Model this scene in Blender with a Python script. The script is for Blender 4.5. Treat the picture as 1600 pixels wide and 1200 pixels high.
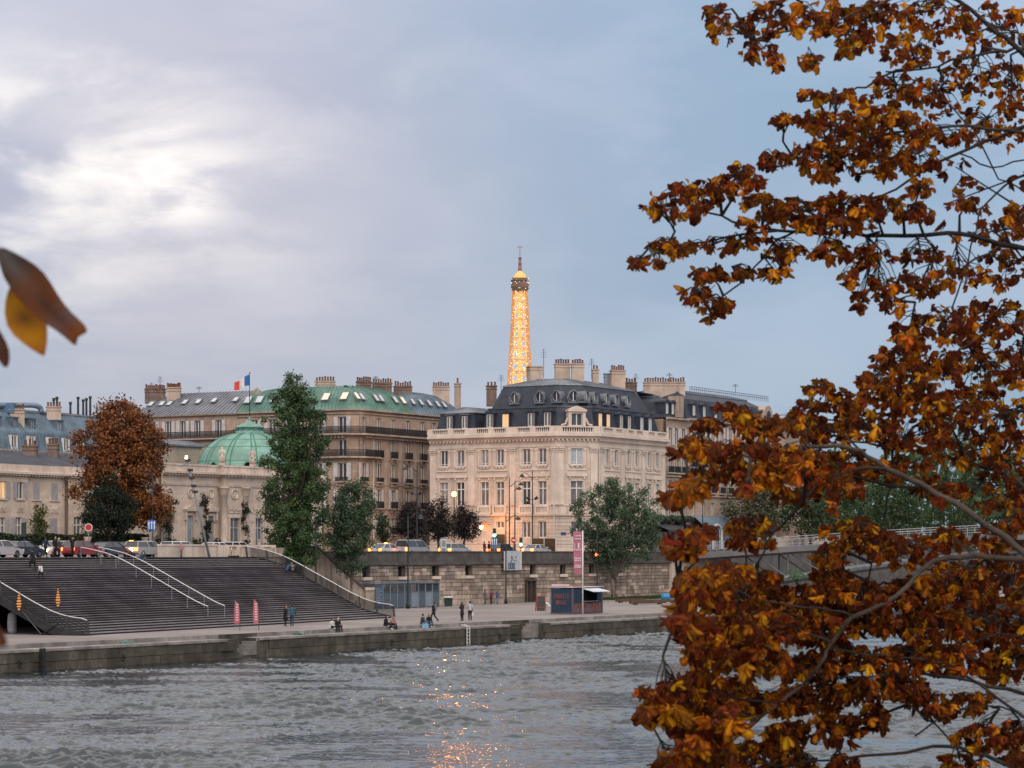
import bpy, math, random
import numpy as np
from mathutils import Vector, Matrix
random.seed(11)
RNG = np.random.default_rng(11)
sc = bpy.context.scene
COL = sc.collection
for _o in list(bpy.data.objects):
 bpy.data.objects.remove(_o)
R = math.radians
PI = math.pi
# ------------------------------------------------------------------ camera
EYE, FOC, HOR = 6.1, 3780.0, 862.0          # eye height above the lower quay, focal length in photo pixels, horizon row
cam_data = bpy.data.cameras.new('camera')
cam = bpy.data.objects.new('camera', cam_data)
COL.objects.link(cam)
cam.location = (0, 0, EYE)
cam.rotation_euler = (R(90), 0, 0)
cam_data.sensor_width = 36.0
cam_data.lens = 36.0 * FOC / 1600.0
cam_data.shift_y = (HOR - 600.0) / 1600.0
cam_data.clip_start = 0.2
cam_data.clip_end = 12000
cam_data.dof.use_dof = True
cam_data.dof.focus_distance = 150.0
cam_data.dof.aperture_fstop = 8.5
sc.camera = cam
# ------------------------------------------------------------------ sky, sun, exposure
FILLV = Vector((0.08, -0.74, 0.60)).normalized()       # broad fill lamp behind the camera, added to brighten the facades
GLOW = Vector((math.sin(R(-7.9)) * math.cos(R(8.2)), math.cos(R(-7.9)) * math.cos(R(8.2)), math.sin(R(8.2))))
world = bpy.data.worlds.new('World')
sc.world = world
world.use_nodes = True
wn, wl = world.node_tree.nodes, world.node_tree.links
wn.clear()
def N(tree, typ, **kw):
 n = tree.nodes.new(typ)
 for k, v in kw.items():
  if k in ('inp',):
   for a, b in v.items():
    n.inputs[a].default_value = b
  else:
   setattr(n, k, v)
 return n
def math_node(tree, op, a, b=None, c=None, clamp=False):
 n = tree.nodes.new('ShaderNodeMath')
 n.operation = op
 n.use_clamp = clamp
 for i, x in enumerate((a, b, c)):
  if x is None:
   continue
  if isinstance(x, (int, float)):
   n.inputs[i].default_value = x
  else:
   tree.links.new(x, n.inputs[i])
 return n.outputs[0]
def mix_col(tree, fac, a, b, blend='MIX'):
 n = tree.nodes.new('ShaderNodeMix')
 n.data_type = 'RGBA'
 n.blend_type = blend
 n.clamp_factor = True
 for sock, x in ((n.inputs[0], fac), (n.inputs[6], a), (n.inputs[7], b)):
  if isinstance(x, (int, float)):
   sock.default_value = x
  elif isinstance(x, tuple):
   sock.default_value = (x[0], x[1], x[2], 1)
  else:
   tree.links.new(x, sock)
 return n.outputs[2]
def map_range(tree, v, a, b, c, d, smooth=True):
 n = tree.nodes.new('ShaderNodeMapRange')
 n.interpolation_type = 'SMOOTHSTEP' if smooth else 'LINEAR'
 n.clamp = True
 tree.links.new(v, n.inputs[0])
 for i, x in enumerate((a, b, c, d)):
  n.inputs[i + 1].default_value = x
 return n.outputs[0]
def build_world():
 T = world.node_tree
 sky = N(T, 'ShaderNodeTexSky', sky_type='NISHITA', sun_disc=False)
 sky.sun_elevation = math.asin(FILLV.z)
 sky.sun_rotation = math.atan2(FILLV.x, FILLV.y)
 tc = N(T, 'ShaderNodeTexCoord')
 d = tc.outputs['Generated']
 dp = N(T, 'ShaderNodeVectorMath', operation='DOT_PRODUCT')
 T.links.new(d, dp.inputs[0])
 dp.inputs[1].default_value = GLOW
 dot = math_node(T, 'MAXIMUM', dp.outputs['Value'], 0.0)
 g1 = math_node(T, 'POWER', dot, 85.0)
 def halo(az, el, sig, flat):
  c = Vector((math.sin(R(az)) * math.cos(R(el)), math.cos(R(az)) * math.cos(R(el)), math.sin(R(el))))
  a = N(T, 'ShaderNodeVectorMath', operation='SUBTRACT')
  T.links.new(d, a.inputs[0])
  a.inputs[1].default_value = c
  m = N(T, 'ShaderNodeVectorMath', operation='MULTIPLY')
  T.links.new(a.outputs[0], m.inputs[0])
  m.inputs[1].default_value = (1, 1, flat)
  q = N(T, 'ShaderNodeVectorMath', operation='DOT_PRODUCT')
  T.links.new(m.outputs[0], q.inputs[0])
  T.links.new(m.outputs[0], q.inputs[1])
  return math_node(T, 'POWER', 2.71828, math_node(T, 'MULTIPLY', q.outputs['Value'], -1.0 / sig ** 2))
 g2 = halo(-10.5, 8.6, 0.085, 1.9)
 g3 = halo(-7.8, 8.3, 0.020, 1.5)
 sep = N(T, 'ShaderNodeSeparateXYZ')
 T.links.new(d, sep.inputs[0])
 z = math_node(T, 'MAXIMUM', sep.outputs['Z'], 0.0)
 def noise(scale, stretch, detail, rough, off, dist=0.0):
  mp = N(T, 'ShaderNodeMapping')
  mp.inputs['Scale'].default_value = (1, 1, stretch)
  mp.inputs['Location'].default_value = off
  T.links.new(d, mp.inputs['Vector'])
  n = N(T, 'ShaderNodeTexNoise')
  n.inputs['Scale'].default_value = scale
  n.inputs['Detail'].default_value = detail
  n.inputs['Roughness'].default_value = rough
  n.inputs['Distortion'].default_value = dist
  T.links.new(mp.outputs[0], n.inputs['Vector'])
  return n.outputs[0]
 nA = noise(5.0, 2.2, 4.0, 0.5, (3.1, 0.4, 1.3), 0.3)
 nB = noise(11.0, 2.6, 6.0, 0.55, (0.2, 5.3, 0.7), 0.4)
 nC = noise(26.0, 3.2, 6.0, 0.6, (7.2, 1.7, 2.2), 0.2)
 pale = map_range(T, nA, 0.38, 0.68, 0.0, 1.0)
 wisp = map_range(T, nB, 0.42, 0.66, 0.0, 1.0)
 fine = map_range(T, nC, 0.35, 0.7, 0.0, 1.0)
 base = mix_col(T, g1, (0.236, 0.338, 0.462), (0.430, 0.420, 0.500))
 light = mix_col(T, g1, (0.370, 0.445, 0.570), (0.555, 0.515, 0.560))
 c = mix_col(T, math_node(T, 'MULTIPLY', pale, 0.75), base, light)
 c = mix_col(T, math_node(T, 'MULTIPLY', wisp, 0.34), c, light)
 gm = math_node(T, 'MULTIPLY', g2, math_node(T, 'ADD', math_node(T, 'MULTIPLY', wisp, 0.65), math_node(T, 'MULTIPLY', pale, 0.35)))
 gm = math_node(T, 'MULTIPLY', gm, math_node(T, 'ADD', 0.75, math_node(T, 'MULTIPLY', fine, 0.4)))
 c = mix_col(T, math_node(T, 'MULTIPLY', gm, 1.05), c, (1.0, 0.93, 0.86))
 c = mix_col(T, math_node(T, 'MULTIPLY', math_node(T, 'MULTIPLY', g3, math_node(T, 'ADD', 0.3, fine)), 0.5), c, (1.25, 1.14, 1.02))
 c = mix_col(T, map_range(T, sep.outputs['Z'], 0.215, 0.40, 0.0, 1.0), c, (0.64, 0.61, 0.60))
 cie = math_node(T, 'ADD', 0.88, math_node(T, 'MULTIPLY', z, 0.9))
 sc_ = N(T, 'ShaderNodeVectorMath', operation='SCALE')
 T.links.new(c, sc_.inputs[0])
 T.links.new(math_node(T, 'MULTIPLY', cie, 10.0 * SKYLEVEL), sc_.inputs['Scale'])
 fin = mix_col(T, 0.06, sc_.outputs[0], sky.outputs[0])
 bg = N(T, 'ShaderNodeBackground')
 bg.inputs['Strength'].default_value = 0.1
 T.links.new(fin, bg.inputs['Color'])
 out = N(T, 'ShaderNodeOutputWorld')
 T.links.new(bg.outputs[0], out.inputs[0])
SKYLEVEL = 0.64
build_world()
fill_data = bpy.data.lights.new('fill_sun', 'SUN')
fill_data.energy = 1.3
fill_data.angle = R(70)
fill_data.color = (1.0, 0.87, 0.78)
fill_sun = bpy.data.objects.new('fill_sun', fill_data)
COL.objects.link(fill_sun)
fill_sun.location = FILLV * 100
fill_sun.rotation_euler = FILLV.to_track_quat('Z', 'Y').to_euler()
vs = sc.view_settings
vs.view_transform = 'Standard'
vs.look = 'None'
vs.exposure = 0.90
vs.gamma = 1.0
vs.use_curve_mapping = False
sc.cycles.max_bounces = 6
sc.cycles.diffuse_bounces = 3
sc.cycles.transparent_max_bounces = 6
sc.cycles.use_denoising = True
sc.cycles.sample_clamp_indirect = 4.0
# ------------------------------------------------------------------ the place: river axis coordinates
UX, UY = 0.50702, 0.86193                    # along the river; n = (-UY, UX) points away from it, into the far bank
OX, OY = -33.0, 155.8                        # a point on the far quay's edge
ZW, ZS = -1.75, 5.6                          # water level, street level (lower quay = 0)
def W(s, t, z=0.0):
 return Vector((OX + s * UX - t * UY, OY + s * UY + t * UX, z))
def S_at(px, t):
 k = (px - 800.0) / FOC
 return (-OX + UY * t + k * OY + k * UX * t) / (UX - UY * k)
def Z_at(py, p):
 return EYE + (HOR - py) / FOC * p.y
def T_at(px, s):
 """t of the point on the plane s = const seen in column px"""
 k = (px - 800.0) / FOC
 return (OX + s * UX - k * (OY + s * UY)) / (UY + k * UX)
def G_at(px, py, z=0.0):
 """point of the level z seen at a pixel (below the horizon)"""
 Y = (EYE - z) * FOC / (py - HOR)
 return Vector(((px - 800.0) / FOC * Y, Y, z))
def to_st(p):
 a, b = p.x - OX, p.y - OY
 return a * UX + b * UY, -a * UY + b * UX
ANG_U = math.atan2(UY, UX)
# ------------------------------------------------------------------ materials
MATS = {}
def mat(name, col, rough=0.75, var=0.18, scale=0.6, metal=0.0, bump=0.0, bscale=12.0, col2=None, streak=0.0,
  emit=None, estr=0.0, spec=0.3, coat=0.0, attr=None, rand=0.0, grime=None, courses=None, trans=0.0):
 """procedural surface: two noises vary the colour, an optional vertical streak noise stains it"""
 if name in MATS:
  return MATS[name]
 m = bpy.data.materials.new(name)
 m.use_nodes = True
 T = m.node_tree
 bs = T.nodes['Principled BSDF']
 bs.inputs['Roughness'].default_value = rough
 bs.inputs['Metallic'].default_value = metal
 bs.inputs['Specular IOR Level'].default_value = spec
 bs.inputs['Coat Weight'].default_value = coat
 geo = N(T, 'ShaderNodeNewGeometry')
 pos = geo.outputs['Position']
 def nz(sc_, det=4.0, stretch=(1, 1, 1), rough_=0.55):
  mp = N(T, 'ShaderNodeMapping')
  mp.inputs['Scale'].default_value = stretch
  T.links.new(pos, mp.inputs['Vector'])
  n = N(T, 'ShaderNodeTexNoise')
  n.inputs['Scale'].default_value = sc_
  n.inputs['Detail'].default_value = det
  n.inputs['Roughness'].default_value = rough_
  T.links.new(mp.outputs[0], n.inputs['Vector'])
  return n.outputs[0]
 if attr:
  a = N(T, 'ShaderNodeAttribute', attribute_name=attr)
  c = a.outputs['Color']
 else:
  c = col
 dark = tuple(x * (1 - var) for x in col[:3]) if col2 is None else col2
 if attr:
  c = mix_col(T, math_node(T, 'MULTIPLY', nz(scale * 3), var), c, (0.02, 0.015, 0.01))
 else:
  big = map_range(T, nz(scale), 0.3, 0.7, 0.0, 1.0)
  c = mix_col(T, big, tuple(min(1, x * (1 + var * 0.5)) for x in col[:3]), dark)
  fine = map_range(T, nz(scale * 9, 5.0), 0.35, 0.7, 0.0, 1.0)
  c = mix_col(T, math_node(T, 'MULTIPLY', fine, var * 1.3), c, tuple(x * 0.55 for x in col[:3]))
 if rand > 0:
  oi = N(T, 'ShaderNodeObjectInfo')
  hs = N(T, 'ShaderNodeHueSaturation')
  hs.inputs['Fac'].default_value = 1.0
  T.links.new(map_range(T, oi.outputs['Random'], 0, 1, 1 - rand, 1 + rand, False), hs.inputs['Value'])
  T.links.new(c, hs.inputs['Color'])
  rr = math_node(T, 'FRACT', math_node(T, 'MULTIPLY', oi.outputs['Random'], 7.31))
  T.links.new(map_range(T, rr, 0, 1, 0.5 - rand * 0.06, 0.5 + rand * 0.06, False), hs.inputs['Hue'])
  c = hs.outputs['Color']
 bump_h = None
 if courses:
  h, wd, dep, jc = courses
  sx = N(T, 'ShaderNodeSeparateXYZ')
  T.links.new(pos, sx.inputs[0])
  al = math_node(T, 'ADD', math_node(T, 'MULTIPLY', sx.outputs['X'], UX - 1.3 * UY), math_node(T, 'MULTIPLY', sx.outputs['Y'], UY + 1.3 * UX))
  cx = N(T, 'ShaderNodeCombineXYZ')
  T.links.new(al, cx.inputs[0])
  T.links.new(sx.outputs['Z'], cx.inputs[1])
  br = N(T, 'ShaderNodeTexBrick')
  br.inputs['Scale'].default_value = 1.0
  br.inputs['Brick Width'].default_value = wd
  br.inputs['Row Height'].default_value = h
  br.inputs['Mortar Size'].default_value = dep
  br.inputs['Mortar Smooth'].default_value = 0.3
  br.inputs['Color1'].default_value = (1, 1, 1, 1)
  br.inputs['Color2'].default_value = (0.82, 0.80, 0.78, 1)
  br.inputs['Mortar'].default_value = (jc, jc, jc, 1)
  T.links.new(cx.outputs[0], br.inputs['Vector'])
  c = mix_col(T, 0.8, c, br.outputs['Color'], 'MULTIPLY')
 if streak > 0:
  st_ = map_range(T, nz(1.0, 5.0, (2.2, 2.2, 0.12)), 0.48, 0.72, 0.0, streak)
  c = mix_col(T, st_, c, grime or tuple(x * 0.3 for x in col[:3]))
 if isinstance(c, tuple):
  bs.inputs['Base Color'].default_value = (*c[:3], 1)
 else:
  T.links.new(c, bs.inputs['Base Color'])
 if bump > 0:
  b = N(T, 'ShaderNodeBump')
  b.inputs['Strength'].default_value = bump
  b.inputs['Distance'].default_value = 0.05
  T.links.new(nz(bscale, 5.0), b.inputs['Height'])
  T.links.new(b.outputs[0], bs.inputs['Normal'])
 if emit:
  bs.inputs['Emission Color'].default_value = (*emit, 1)
  bs.inputs['Emission Strength'].default_value = estr
 if trans > 0:
  tr = N(T, 'ShaderNodeBsdfTranslucent')
  if isinstance(c, tuple):
   tr.inputs[0].default_value = (*c[:3], 1)
  else:
   T.links.new(c, tr.inputs[0])
  ms = N(T, 'ShaderNodeMixShader')
  ms.inputs[0].default_value = trans
  T.links.new(bs.outputs[0], ms.inputs[1])
  T.links.new(tr.outputs[0], ms.inputs[2])
  T.links.new(ms.outputs[0], T.nodes['Material Output'].inputs['Surface'])
 MATS[name] = m
 return m
M_LIME = mat('pale_limestone', (0.60, 0.50, 0.425), 0.85, 0.16, 0.25, courses=(0.42, 1.1, 0.014, 0.66), streak=0.6, grime=(0.34, 0.265, 0.215), bump=0.25, bscale=9)
M_TRIM = mat('limestone_trim', (0.62, 0.52, 0.445), 0.85, 0.16, 0.5, streak=0.3, grime=(0.38, 0.31, 0.26), bump=0.2)
M_HAUS = mat('weathered_limestone', (0.43, 0.315, 0.245), 0.88, 0.25, 0.3, courses=(0.4, 1.0, 0.014, 0.66), streak=0.55, grime=(0.17, 0.13, 0.11), bump=0.25)
M_HAUST = mat('weathered_trim', (0.40, 0.31, 0.25), 0.88, 0.25, 0.6, streak=0.6, grime=(0.15, 0.12, 0.10), bump=0.2)
M_PAL = mat('palace_stone', (0.62, 0.515, 0.435), 0.86, 0.16, 0.3, courses=(0.38, 1.3, 0.010, 0.76), streak=0.3, grime=(0.32, 0.26, 0.22), bump=0.2)
M_PALT = mat('palace_trim', (0.59, 0.49, 0.415), 0.86, 0.2, 0.6, streak=0.4, grime=(0.25, 0.2, 0.17), bump=0.2)
M_GREYST = mat('grey_stone', (0.44, 0.37, 0.31), 0.88, 0.22, 0.3, courses=(0.4, 1.0, 0.012, 0.7), streak=0.4, grime=(0.22, 0.18, 0.15))
M_CHIM = mat('chimney_render', (0.47, 0.37, 0.295), 0.9, 0.2, 0.6, streak=0.45, grime=(0.22, 0.17, 0.14), bump=0.2)
M_CHIMB = mat('chimney_brick', (0.20, 0.14, 0.115), 0.9, 0.35, 1.2, streak=0.5)
M_POT = mat('terracotta_pot', (0.17, 0.075, 0.052), 0.85, 0.4, 3.0)
M_SLATE = mat('dark_slate', (0.034, 0.043, 0.064), 0.6, 0.35, 0.9, courses=(0.22, 0.32, 0.012, 0.55), bump=0.3, bscale=6, spec=0.4)
M_ZINC = mat('zinc_sheet', (0.20, 0.215, 0.25), 0.45, 0.3, 0.5, metal=0.25, streak=0.4, grime=(0.10, 0.10, 0.11), spec=0.5)
M_SEAM = mat('zinc_seam', (0.085, 0.09, 0.11), 0.5, 0.3, 0.5, metal=0.2)
M_ZINCB = mat('blue_zinc', (0.14, 0.20, 0.255), 0.45, 0.3, 0.5, metal=0.25, streak=0.45, grime=(0.07, 0.09, 0.11), spec=0.5)
M_COPR = mat('green_copper_roof', (0.115, 0.225, 0.185), 0.6, 0.3, 0.5, streak=0.5, grime=(0.06, 0.12, 0.10), spec=0.4)
M_DOME = mat('verdigris_copper', (0.185, 0.335, 0.275), 0.6, 0.3, 0.7, streak=0.75, grime=(0.13, 0.30, 0.25), spec=0.4)
M_DOMED = mat('verdigris_rib', (0.08, 0.22, 0.175), 0.6, 0.25, 1.0)
M_WHITE = mat('white_joinery', (0.66, 0.63, 0.60), 0.6, 0.12, 1.5)
M_SHUT = mat('grey_shutter', (0.36, 0.345, 0.36), 0.7, 0.15, 1.5)
M_SHUTW = mat('white_shutter', (0.55, 0.51, 0.50), 0.7, 0.15, 1.5)
M_IRON = mat('black_iron', (0.018, 0.019, 0.022), 0.5, 0.3, 2.0, spec=0.4)
M_STEEL = mat('dark_steel', (0.045, 0.045, 0.05), 0.5, 0.3, 2.0, metal=0.3)
M_ALU = mat('bright_handrail', (0.62, 0.61, 0.60), 0.35, 0.08, 2.0, metal=0.2)
M_LAMPG = mat('dark_green_paint', (0.02, 0.035, 0.035), 0.45, 0.3, 2.0)
M_GREYP = mat('grey_paint', (0.20, 0.22, 0.24), 0.5, 0.2, 2.0)
M_GLASS = mat('window_glass', (0.055, 0.06, 0.07), 0.12, 0.4, 0.35, spec=0.8)
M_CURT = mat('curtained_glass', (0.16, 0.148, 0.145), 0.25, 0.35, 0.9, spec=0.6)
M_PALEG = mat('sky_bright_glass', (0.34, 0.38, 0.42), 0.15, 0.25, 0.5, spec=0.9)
M_LIT = mat('lit_window', (0.5, 0.35, 0.15), 0.4, 0.3, 1.2, emit=(1.0, 0.50, 0.17), estr=0.42)
M_LITO = mat('lit_window_orange', (0.5, 0.25, 0.1), 0.4, 0.3, 1.2, emit=(1.0, 0.30, 0.06), estr=0.55)
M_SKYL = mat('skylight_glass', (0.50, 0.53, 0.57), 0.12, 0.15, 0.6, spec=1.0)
M_SKYW = mat('skylight_glass_lit', (0.5, 0.4, 0.3), 0.2, 0.15, 0.6, emit=(1.0, 0.72, 0.5), estr=0.45)
M_WALLST = mat('embankment_stone', (0.40, 0.32, 0.26), 0.9, 0.35, 0.8, rand=0.45, streak=0.75, grime=(0.13, 0.10, 0.085), bump=0.4, bscale=8)
M_MORT = mat('mortar', (0.20, 0.165, 0.145), 0.95, 0.35, 1.0, streak=0.5, grime=(0.07, 0.06, 0.05))
M_PARA = mat('sooty_parapet', (0.105, 0.095, 0.09), 0.9, 0.35, 0.8, streak=0.6, grime=(0.035, 0.03, 0.03), bump=0.3)
M_QUAY = mat('algae_quay_stone', (0.092, 0.079, 0.062), 0.85, 0.6, 0.6, rand=0.18, streak=0.6, grime=(0.03, 0.033, 0.022), bump=0.5, bscale=6)
M_COPE = mat('quay_coping', (0.235, 0.215, 0.20), 0.85, 0.35, 1.0, rand=0.2, bump=0.3)
M_PROM = mat('promenade_paving', (0.24, 0.212, 0.202), 0.85, 0.25, 0.12, bump=0.1)
M_ASPH = mat('asphalt', (0.05, 0.05, 0.055), 0.85, 0.25, 0.5, bump=0.2, bscale=40)
M_PAVE = mat('pale_pavement', (0.30, 0.27, 0.25), 0.85, 0.2, 0.6)
M_STEP = mat('dark_timber_step', (0.17, 0.15, 0.165), 0.75, 0.5, 0.35, rand=0.3, streak=0.25)  # treads paler than risers: light caught on top put into the colour
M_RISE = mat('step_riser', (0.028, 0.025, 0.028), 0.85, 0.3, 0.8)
M_NOSE = mat('step_nosing', (0.26, 0.235, 0.24), 0.7, 0.2, 1.5)  # pale edge line, light on the treads put into the colour
M_DIRT = mat('bank_ground', (0.12, 0.105, 0.085), 0.95, 0.35, 0.3, bump=0.4)
M_BLACK = mat('unlit_interior', (0.012, 0.012, 0.013), 0.9, 0.2, 1.0)  # near-black colour stands for the shade inside openings and under the steps
M_BARK = mat('tree_bark', (0.075, 0.058, 0.045), 0.95, 0.4, 3.0, bump=0.6, bscale=14)
M_BARKL = mat('grey_bark', (0.19, 0.16, 0.135), 0.95, 0.35, 3.0, bump=0.5, bscale=14)
M_BARKD = mat('near_black_bark', (0.032, 0.026, 0.024), 0.9, 0.4, 6.0, bump=0.6, bscale=30)  # darker bark tone for most branches and twigs
M_LEAF = mat('autumn_leaf', (0.3, 0.1, 0.03), 0.75, 0.35, 14.0, attr='col', rand=0.30, trans=0.5, spec=0.1)
M_LEAFM = mat('autumn_leaf_mass', (0.3, 0.1, 0.03), 0.75, 0.35, 14.0, attr='col', trans=0.5, spec=0.1)
M_FOL = mat('tree_leaves', (0.05, 0.08, 0.03), 0.6, 0.2, 1.0, attr='col', trans=0.22, spec=0.25)
M_RUB = mat('rubber', (0.015, 0.015, 0.016), 0.8, 0.2, 3.0)
M_RIM = mat('wheel_rim', (0.35, 0.35, 0.37), 0.35, 0.2, 3.0, metal=0.7)
M_CARG = mat('car_glass', (0.035, 0.04, 0.05), 0.08, 0.2, 1.0, spec=0.9)
M_TAIL = mat('tail_light', (0.5, 0.02, 0.01), 0.3, 0.1, 1.0, emit=(1.0, 0.13, 0.025), estr=5.5)
M_HEAD = mat('head_light', (0.9, 0.8, 0.6), 0.2, 0.1, 1.0, emit=(1.0, 0.72, 0.38), estr=20.0)
M_AMB = mat('amber_light', (0.9, 0.4, 0.1), 0.2, 0.1, 1.0, emit=(1.0, 0.30, 0.04), estr=4.0)
M_GRN = mat('green_signal', (0.1, 0.6, 0.4), 0.2, 0.1, 1.0, emit=(0.12, 1.0, 0.45), estr=7.0)
M_LAMPO = mat('sodium_globe', (0.9, 0.5, 0.2), 0.2, 0.1, 1.0, emit=(1.0, 0.40, 0.07), estr=4.5)
M_LAMPW = mat('white_lamp', (0.9, 0.85, 0.75), 0.2, 0.1, 1.0, emit=(1.0, 0.78, 0.5), estr=6.0)
M_LENS = mat('unlit_lens', (0.55, 0.53, 0.5), 0.3, 0.1, 2.0)
def paint(name, col, rough=0.4, **kw):
 return mat(name, col, rough, 0.12, 2.0, **kw)
# ------------------------------------------------------------------ mesh builder
class MB:
 def __init__(s):
  s.v, s.f, s.m = [], [], []
 def add(s, vs_, fs, mi=0, M=None):
  o = len(s.v)
  s.v.extend([(M @ Vector(p)) if M is not None else Vector(p) for p in vs_])
  s.f.extend([tuple(i + o for i in f) for f in fs])
  s.m.extend([mi] * len(fs))
 def quad(s, a, b, c, d, mi=0, M=None):
  s.add((a, b, c, d), ((0, 1, 2, 3),), mi, M)
 def box(s, x0, x1, y0, y1, z0, z1, mi=0, M=None):
  s.add(((x0, y0, z0), (x1, y0, z0), (x1, y1, z0), (x0, y1, z0), (x0, y0, z1), (x1, y0, z1), (x1, y1, z1), (x0, y1, z1)),
    ((3, 2, 1, 0), (4, 5, 6, 7), (0, 1, 5, 4), (1, 2, 6, 5), (2, 3, 7, 6), (3, 0, 4, 7)), mi, M)
 def taper(s, x0, x1, y0, y1, z0, z1, ins, mi=0, M=None):
  i = ins
  s.add(((x0, y0, z0), (x1, y0, z0), (x1, y1, z0), (x0, y1, z0), (x0 + i, y0 + i, z1), (x1 - i, y0 + i, z1), (x1 - i, y1 - i, z1), (x0 + i, y1 - i, z1)),
    ((3, 2, 1, 0), (4, 5, 6, 7), (0, 1, 5, 4), (1, 2, 6, 5), (2, 3, 7, 6), (3, 0, 4, 7)), mi, M)
 def prism(s, poly, z0, z1, mi=0, M=None):
  n = len(poly)
  vs_ = [(p[0], p[1], z0) for p in poly] + [(p[0], p[1], z1) for p in poly]
  fs = [tuple(range(n - 1, -1, -1)), tuple(range(n, 2 * n))] + [(i, (i + 1) % n, n + (i + 1) % n, n + i) for i in range(n)]
  s.add(vs_, fs, mi, M)
 def tube(s, pts, rad, n=6, mi=0, M=None, cap=True, flat=1.0):
  pts = [Vector(p) for p in pts]
  if not isinstance(rad, (list, tuple)):
   rad = [rad] * len(pts)
  vs_, fs = [], []
  up = None
  for i, p in enumerate(pts):
   a = pts[max(i - 1, 0)]
   b = pts[min(i + 1, len(pts) - 1)]
   d = (b - a)
   d = d.normalized() if d.length > 1e-9 else Vector((0, 0, 1))
   if up is None:
    up = Vector((0, 0, 1)) if abs(d.z) < 0.9 else Vector((1, 0, 0))
   x = d.cross(up)
   x = x.normalized() if x.length > 1e-6 else d.orthogonal().normalized()
   y = x.cross(d).normalized()
   up = y
   for k in range(n):
    an = 2 * PI * k / n
    vs_.append(p + x * (math.cos(an) * rad[i]) + y * (math.sin(an) * rad[i] * flat))
  for i in range(len(pts) - 1):
   for k in range(n):
    k2 = (k + 1) % n
    fs.append((i * n + k, i * n + k2, (i + 1) * n + k2, (i + 1) * n + k))
  if cap:
   fs.append(tuple(range(n - 1, -1, -1)))
   fs.append(tuple(range((len(pts) - 1) * n, len(pts) * n)))
  s.add(vs_, fs, mi, M)
 def lathe(s, prof, n=12, c=(0, 0, 0), mi=0, M=None, a0=0.0, a1=2 * PI, sx=1.0, sy=1.0, cap=True):
  full = abs(a1 - a0 - 2 * PI) < 1e-6
  m = n if full else n + 1
  vs_, fs = [], []
  for r, z in prof:
   for k in range(m):
    a = a0 + (a1 - a0) * k / n
    vs_.append((c[0] + r * sx * math.cos(a), c[1] + r * sy * math.sin(a), c[2] + z))
  for i in range(len(prof) - 1):
   for k in range(n):
    k2 = (k + 1) % m
    fs.append((i * m + k, i * m + k2, (i + 1) * m + k2, (i + 1) * m + k))
  if full and cap:
   if prof[0][0] > 1e-4:
    fs.append(tuple(range(n - 1, -1, -1)))
   if prof[-1][0] > 1e-4:
    fs.append(tuple(range((len(prof) - 1) * m, len(prof) * m)))
  s.add(vs_, fs, mi, M)
 def ball(s, c, r, n=8, rings=5, mi=0, M=None, sx=1, sy=1, sz=1):
  prof = [(max(1e-5, r * math.sin(PI * i / rings)), -r * sz * math.cos(PI * i / rings)) for i in range(rings + 1)]
  s.lathe(prof, n, c, mi, M, sx=sx, sy=sy)
 def sweep(s, path, prof, mi=0, closed=False):
  """profile (outward, z) carried along a plan path; outward = right-hand side of the walking direction"""
  path = [Vector((p[0], p[1])) for p in path]
  n, k = len(path), len(prof)
  off = []
  for i in range(n):
   if closed:
    a, b, c = path[i - 1], path[i], path[(i + 1) % n]
   else:
    a, b, c = path[max(i - 1, 0)], path[i], path[min(i + 1, n - 1)]
   d1 = (b - a) if (b - a).length > 1e-6 else (c - b)
   d2 = (c - b) if (c - b).length > 1e-6 else (b - a)
   d1, d2 = d1.normalized(), d2.normalized()
   n1, n2 = Vector((d1.y, -d1.x)), Vector((d2.y, -d2.x))
   mt = (n1 + n2)
   mt = mt / max(0.3, (1 + n1.dot(n2)))
   off.append(mt)
  vs_, fs = [], []
  for i in range(n):
   for o, z in prof:
    q = path[i] + off[i] * o
    vs_.append((q.x, q.y, z))
  for i in range(n if closed else n - 1):
   i2 = (i + 1) % n
   for j in range(k):
    j2 = (j + 1) % k
    fs.append((i * k + j, i2 * k + j, i2 * k + j2, i * k + j2))
  if not closed:
   fs.append(tuple(range(k - 1, -1, -1)))
   fs.append(tuple(range((n - 1) * k, n * k)))
  s.add(vs_, fs, mi)
 def mesh(s, name, mats, smooth=False):
  me = bpy.data.meshes.new(name)
  me.from_pydata([tuple(p) for p in s.v], [], s.f)
  for m in mats:
   me.materials.append(m)
  if len(mats) > 1:
   me.polygons.foreach_set('material_index', s.m)
  if smooth:
   me.polygons.foreach_set('use_smooth', [True] * len(me.polygons))
  me.update()
  return me
 def build(s, name, mats, parent=None, smooth=False, origin=None):
  if not isinstance(mats, (list, tuple)):
   mats = [mats]
  if origin is not None:
   o = Vector(origin)
   s.v = [p - o for p in s.v]
  ob = bpy.data.objects.new(name, s.mesh(name, mats, smooth))
  COL.objects.link(ob)
  if parent is not None:
   ob.parent = parent
  elif origin is not None:
   ob.location = origin
  return ob
def place(name, me, parent=None, loc=(0, 0, 0), rz=0.0):
 ob = bpy.data.objects.new(name, me)
 COL.objects.link(ob)
 ob.parent = parent
 ob.location = loc
 ob.rotation_euler = (0, 0, rz)
 return ob
def tag(o, label=None, cat=None, group=None, kind=None):
 if label:
  o['label'] = label
 if cat:
  o['category'] = cat
 if group:
  o['group'] = group
 if kind:
  o['kind'] = kind
 return o
def thing(name, label, cat, loc=(0, 0, 0), rz=0.0, group=None):
 o = bpy.data.objects.new(name, None)
 o.empty_display_size = 0.3
 COL.objects.link(o)
 o.location = loc
 o.rotation_euler = (0, 0, rz)
 return tag(o, label, cat, group)
def structure(name, mb, mats, smooth=False):
 o = mb.build(name, mats, smooth=smooth)
 o['kind'] = 'structure'
 return o
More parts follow.
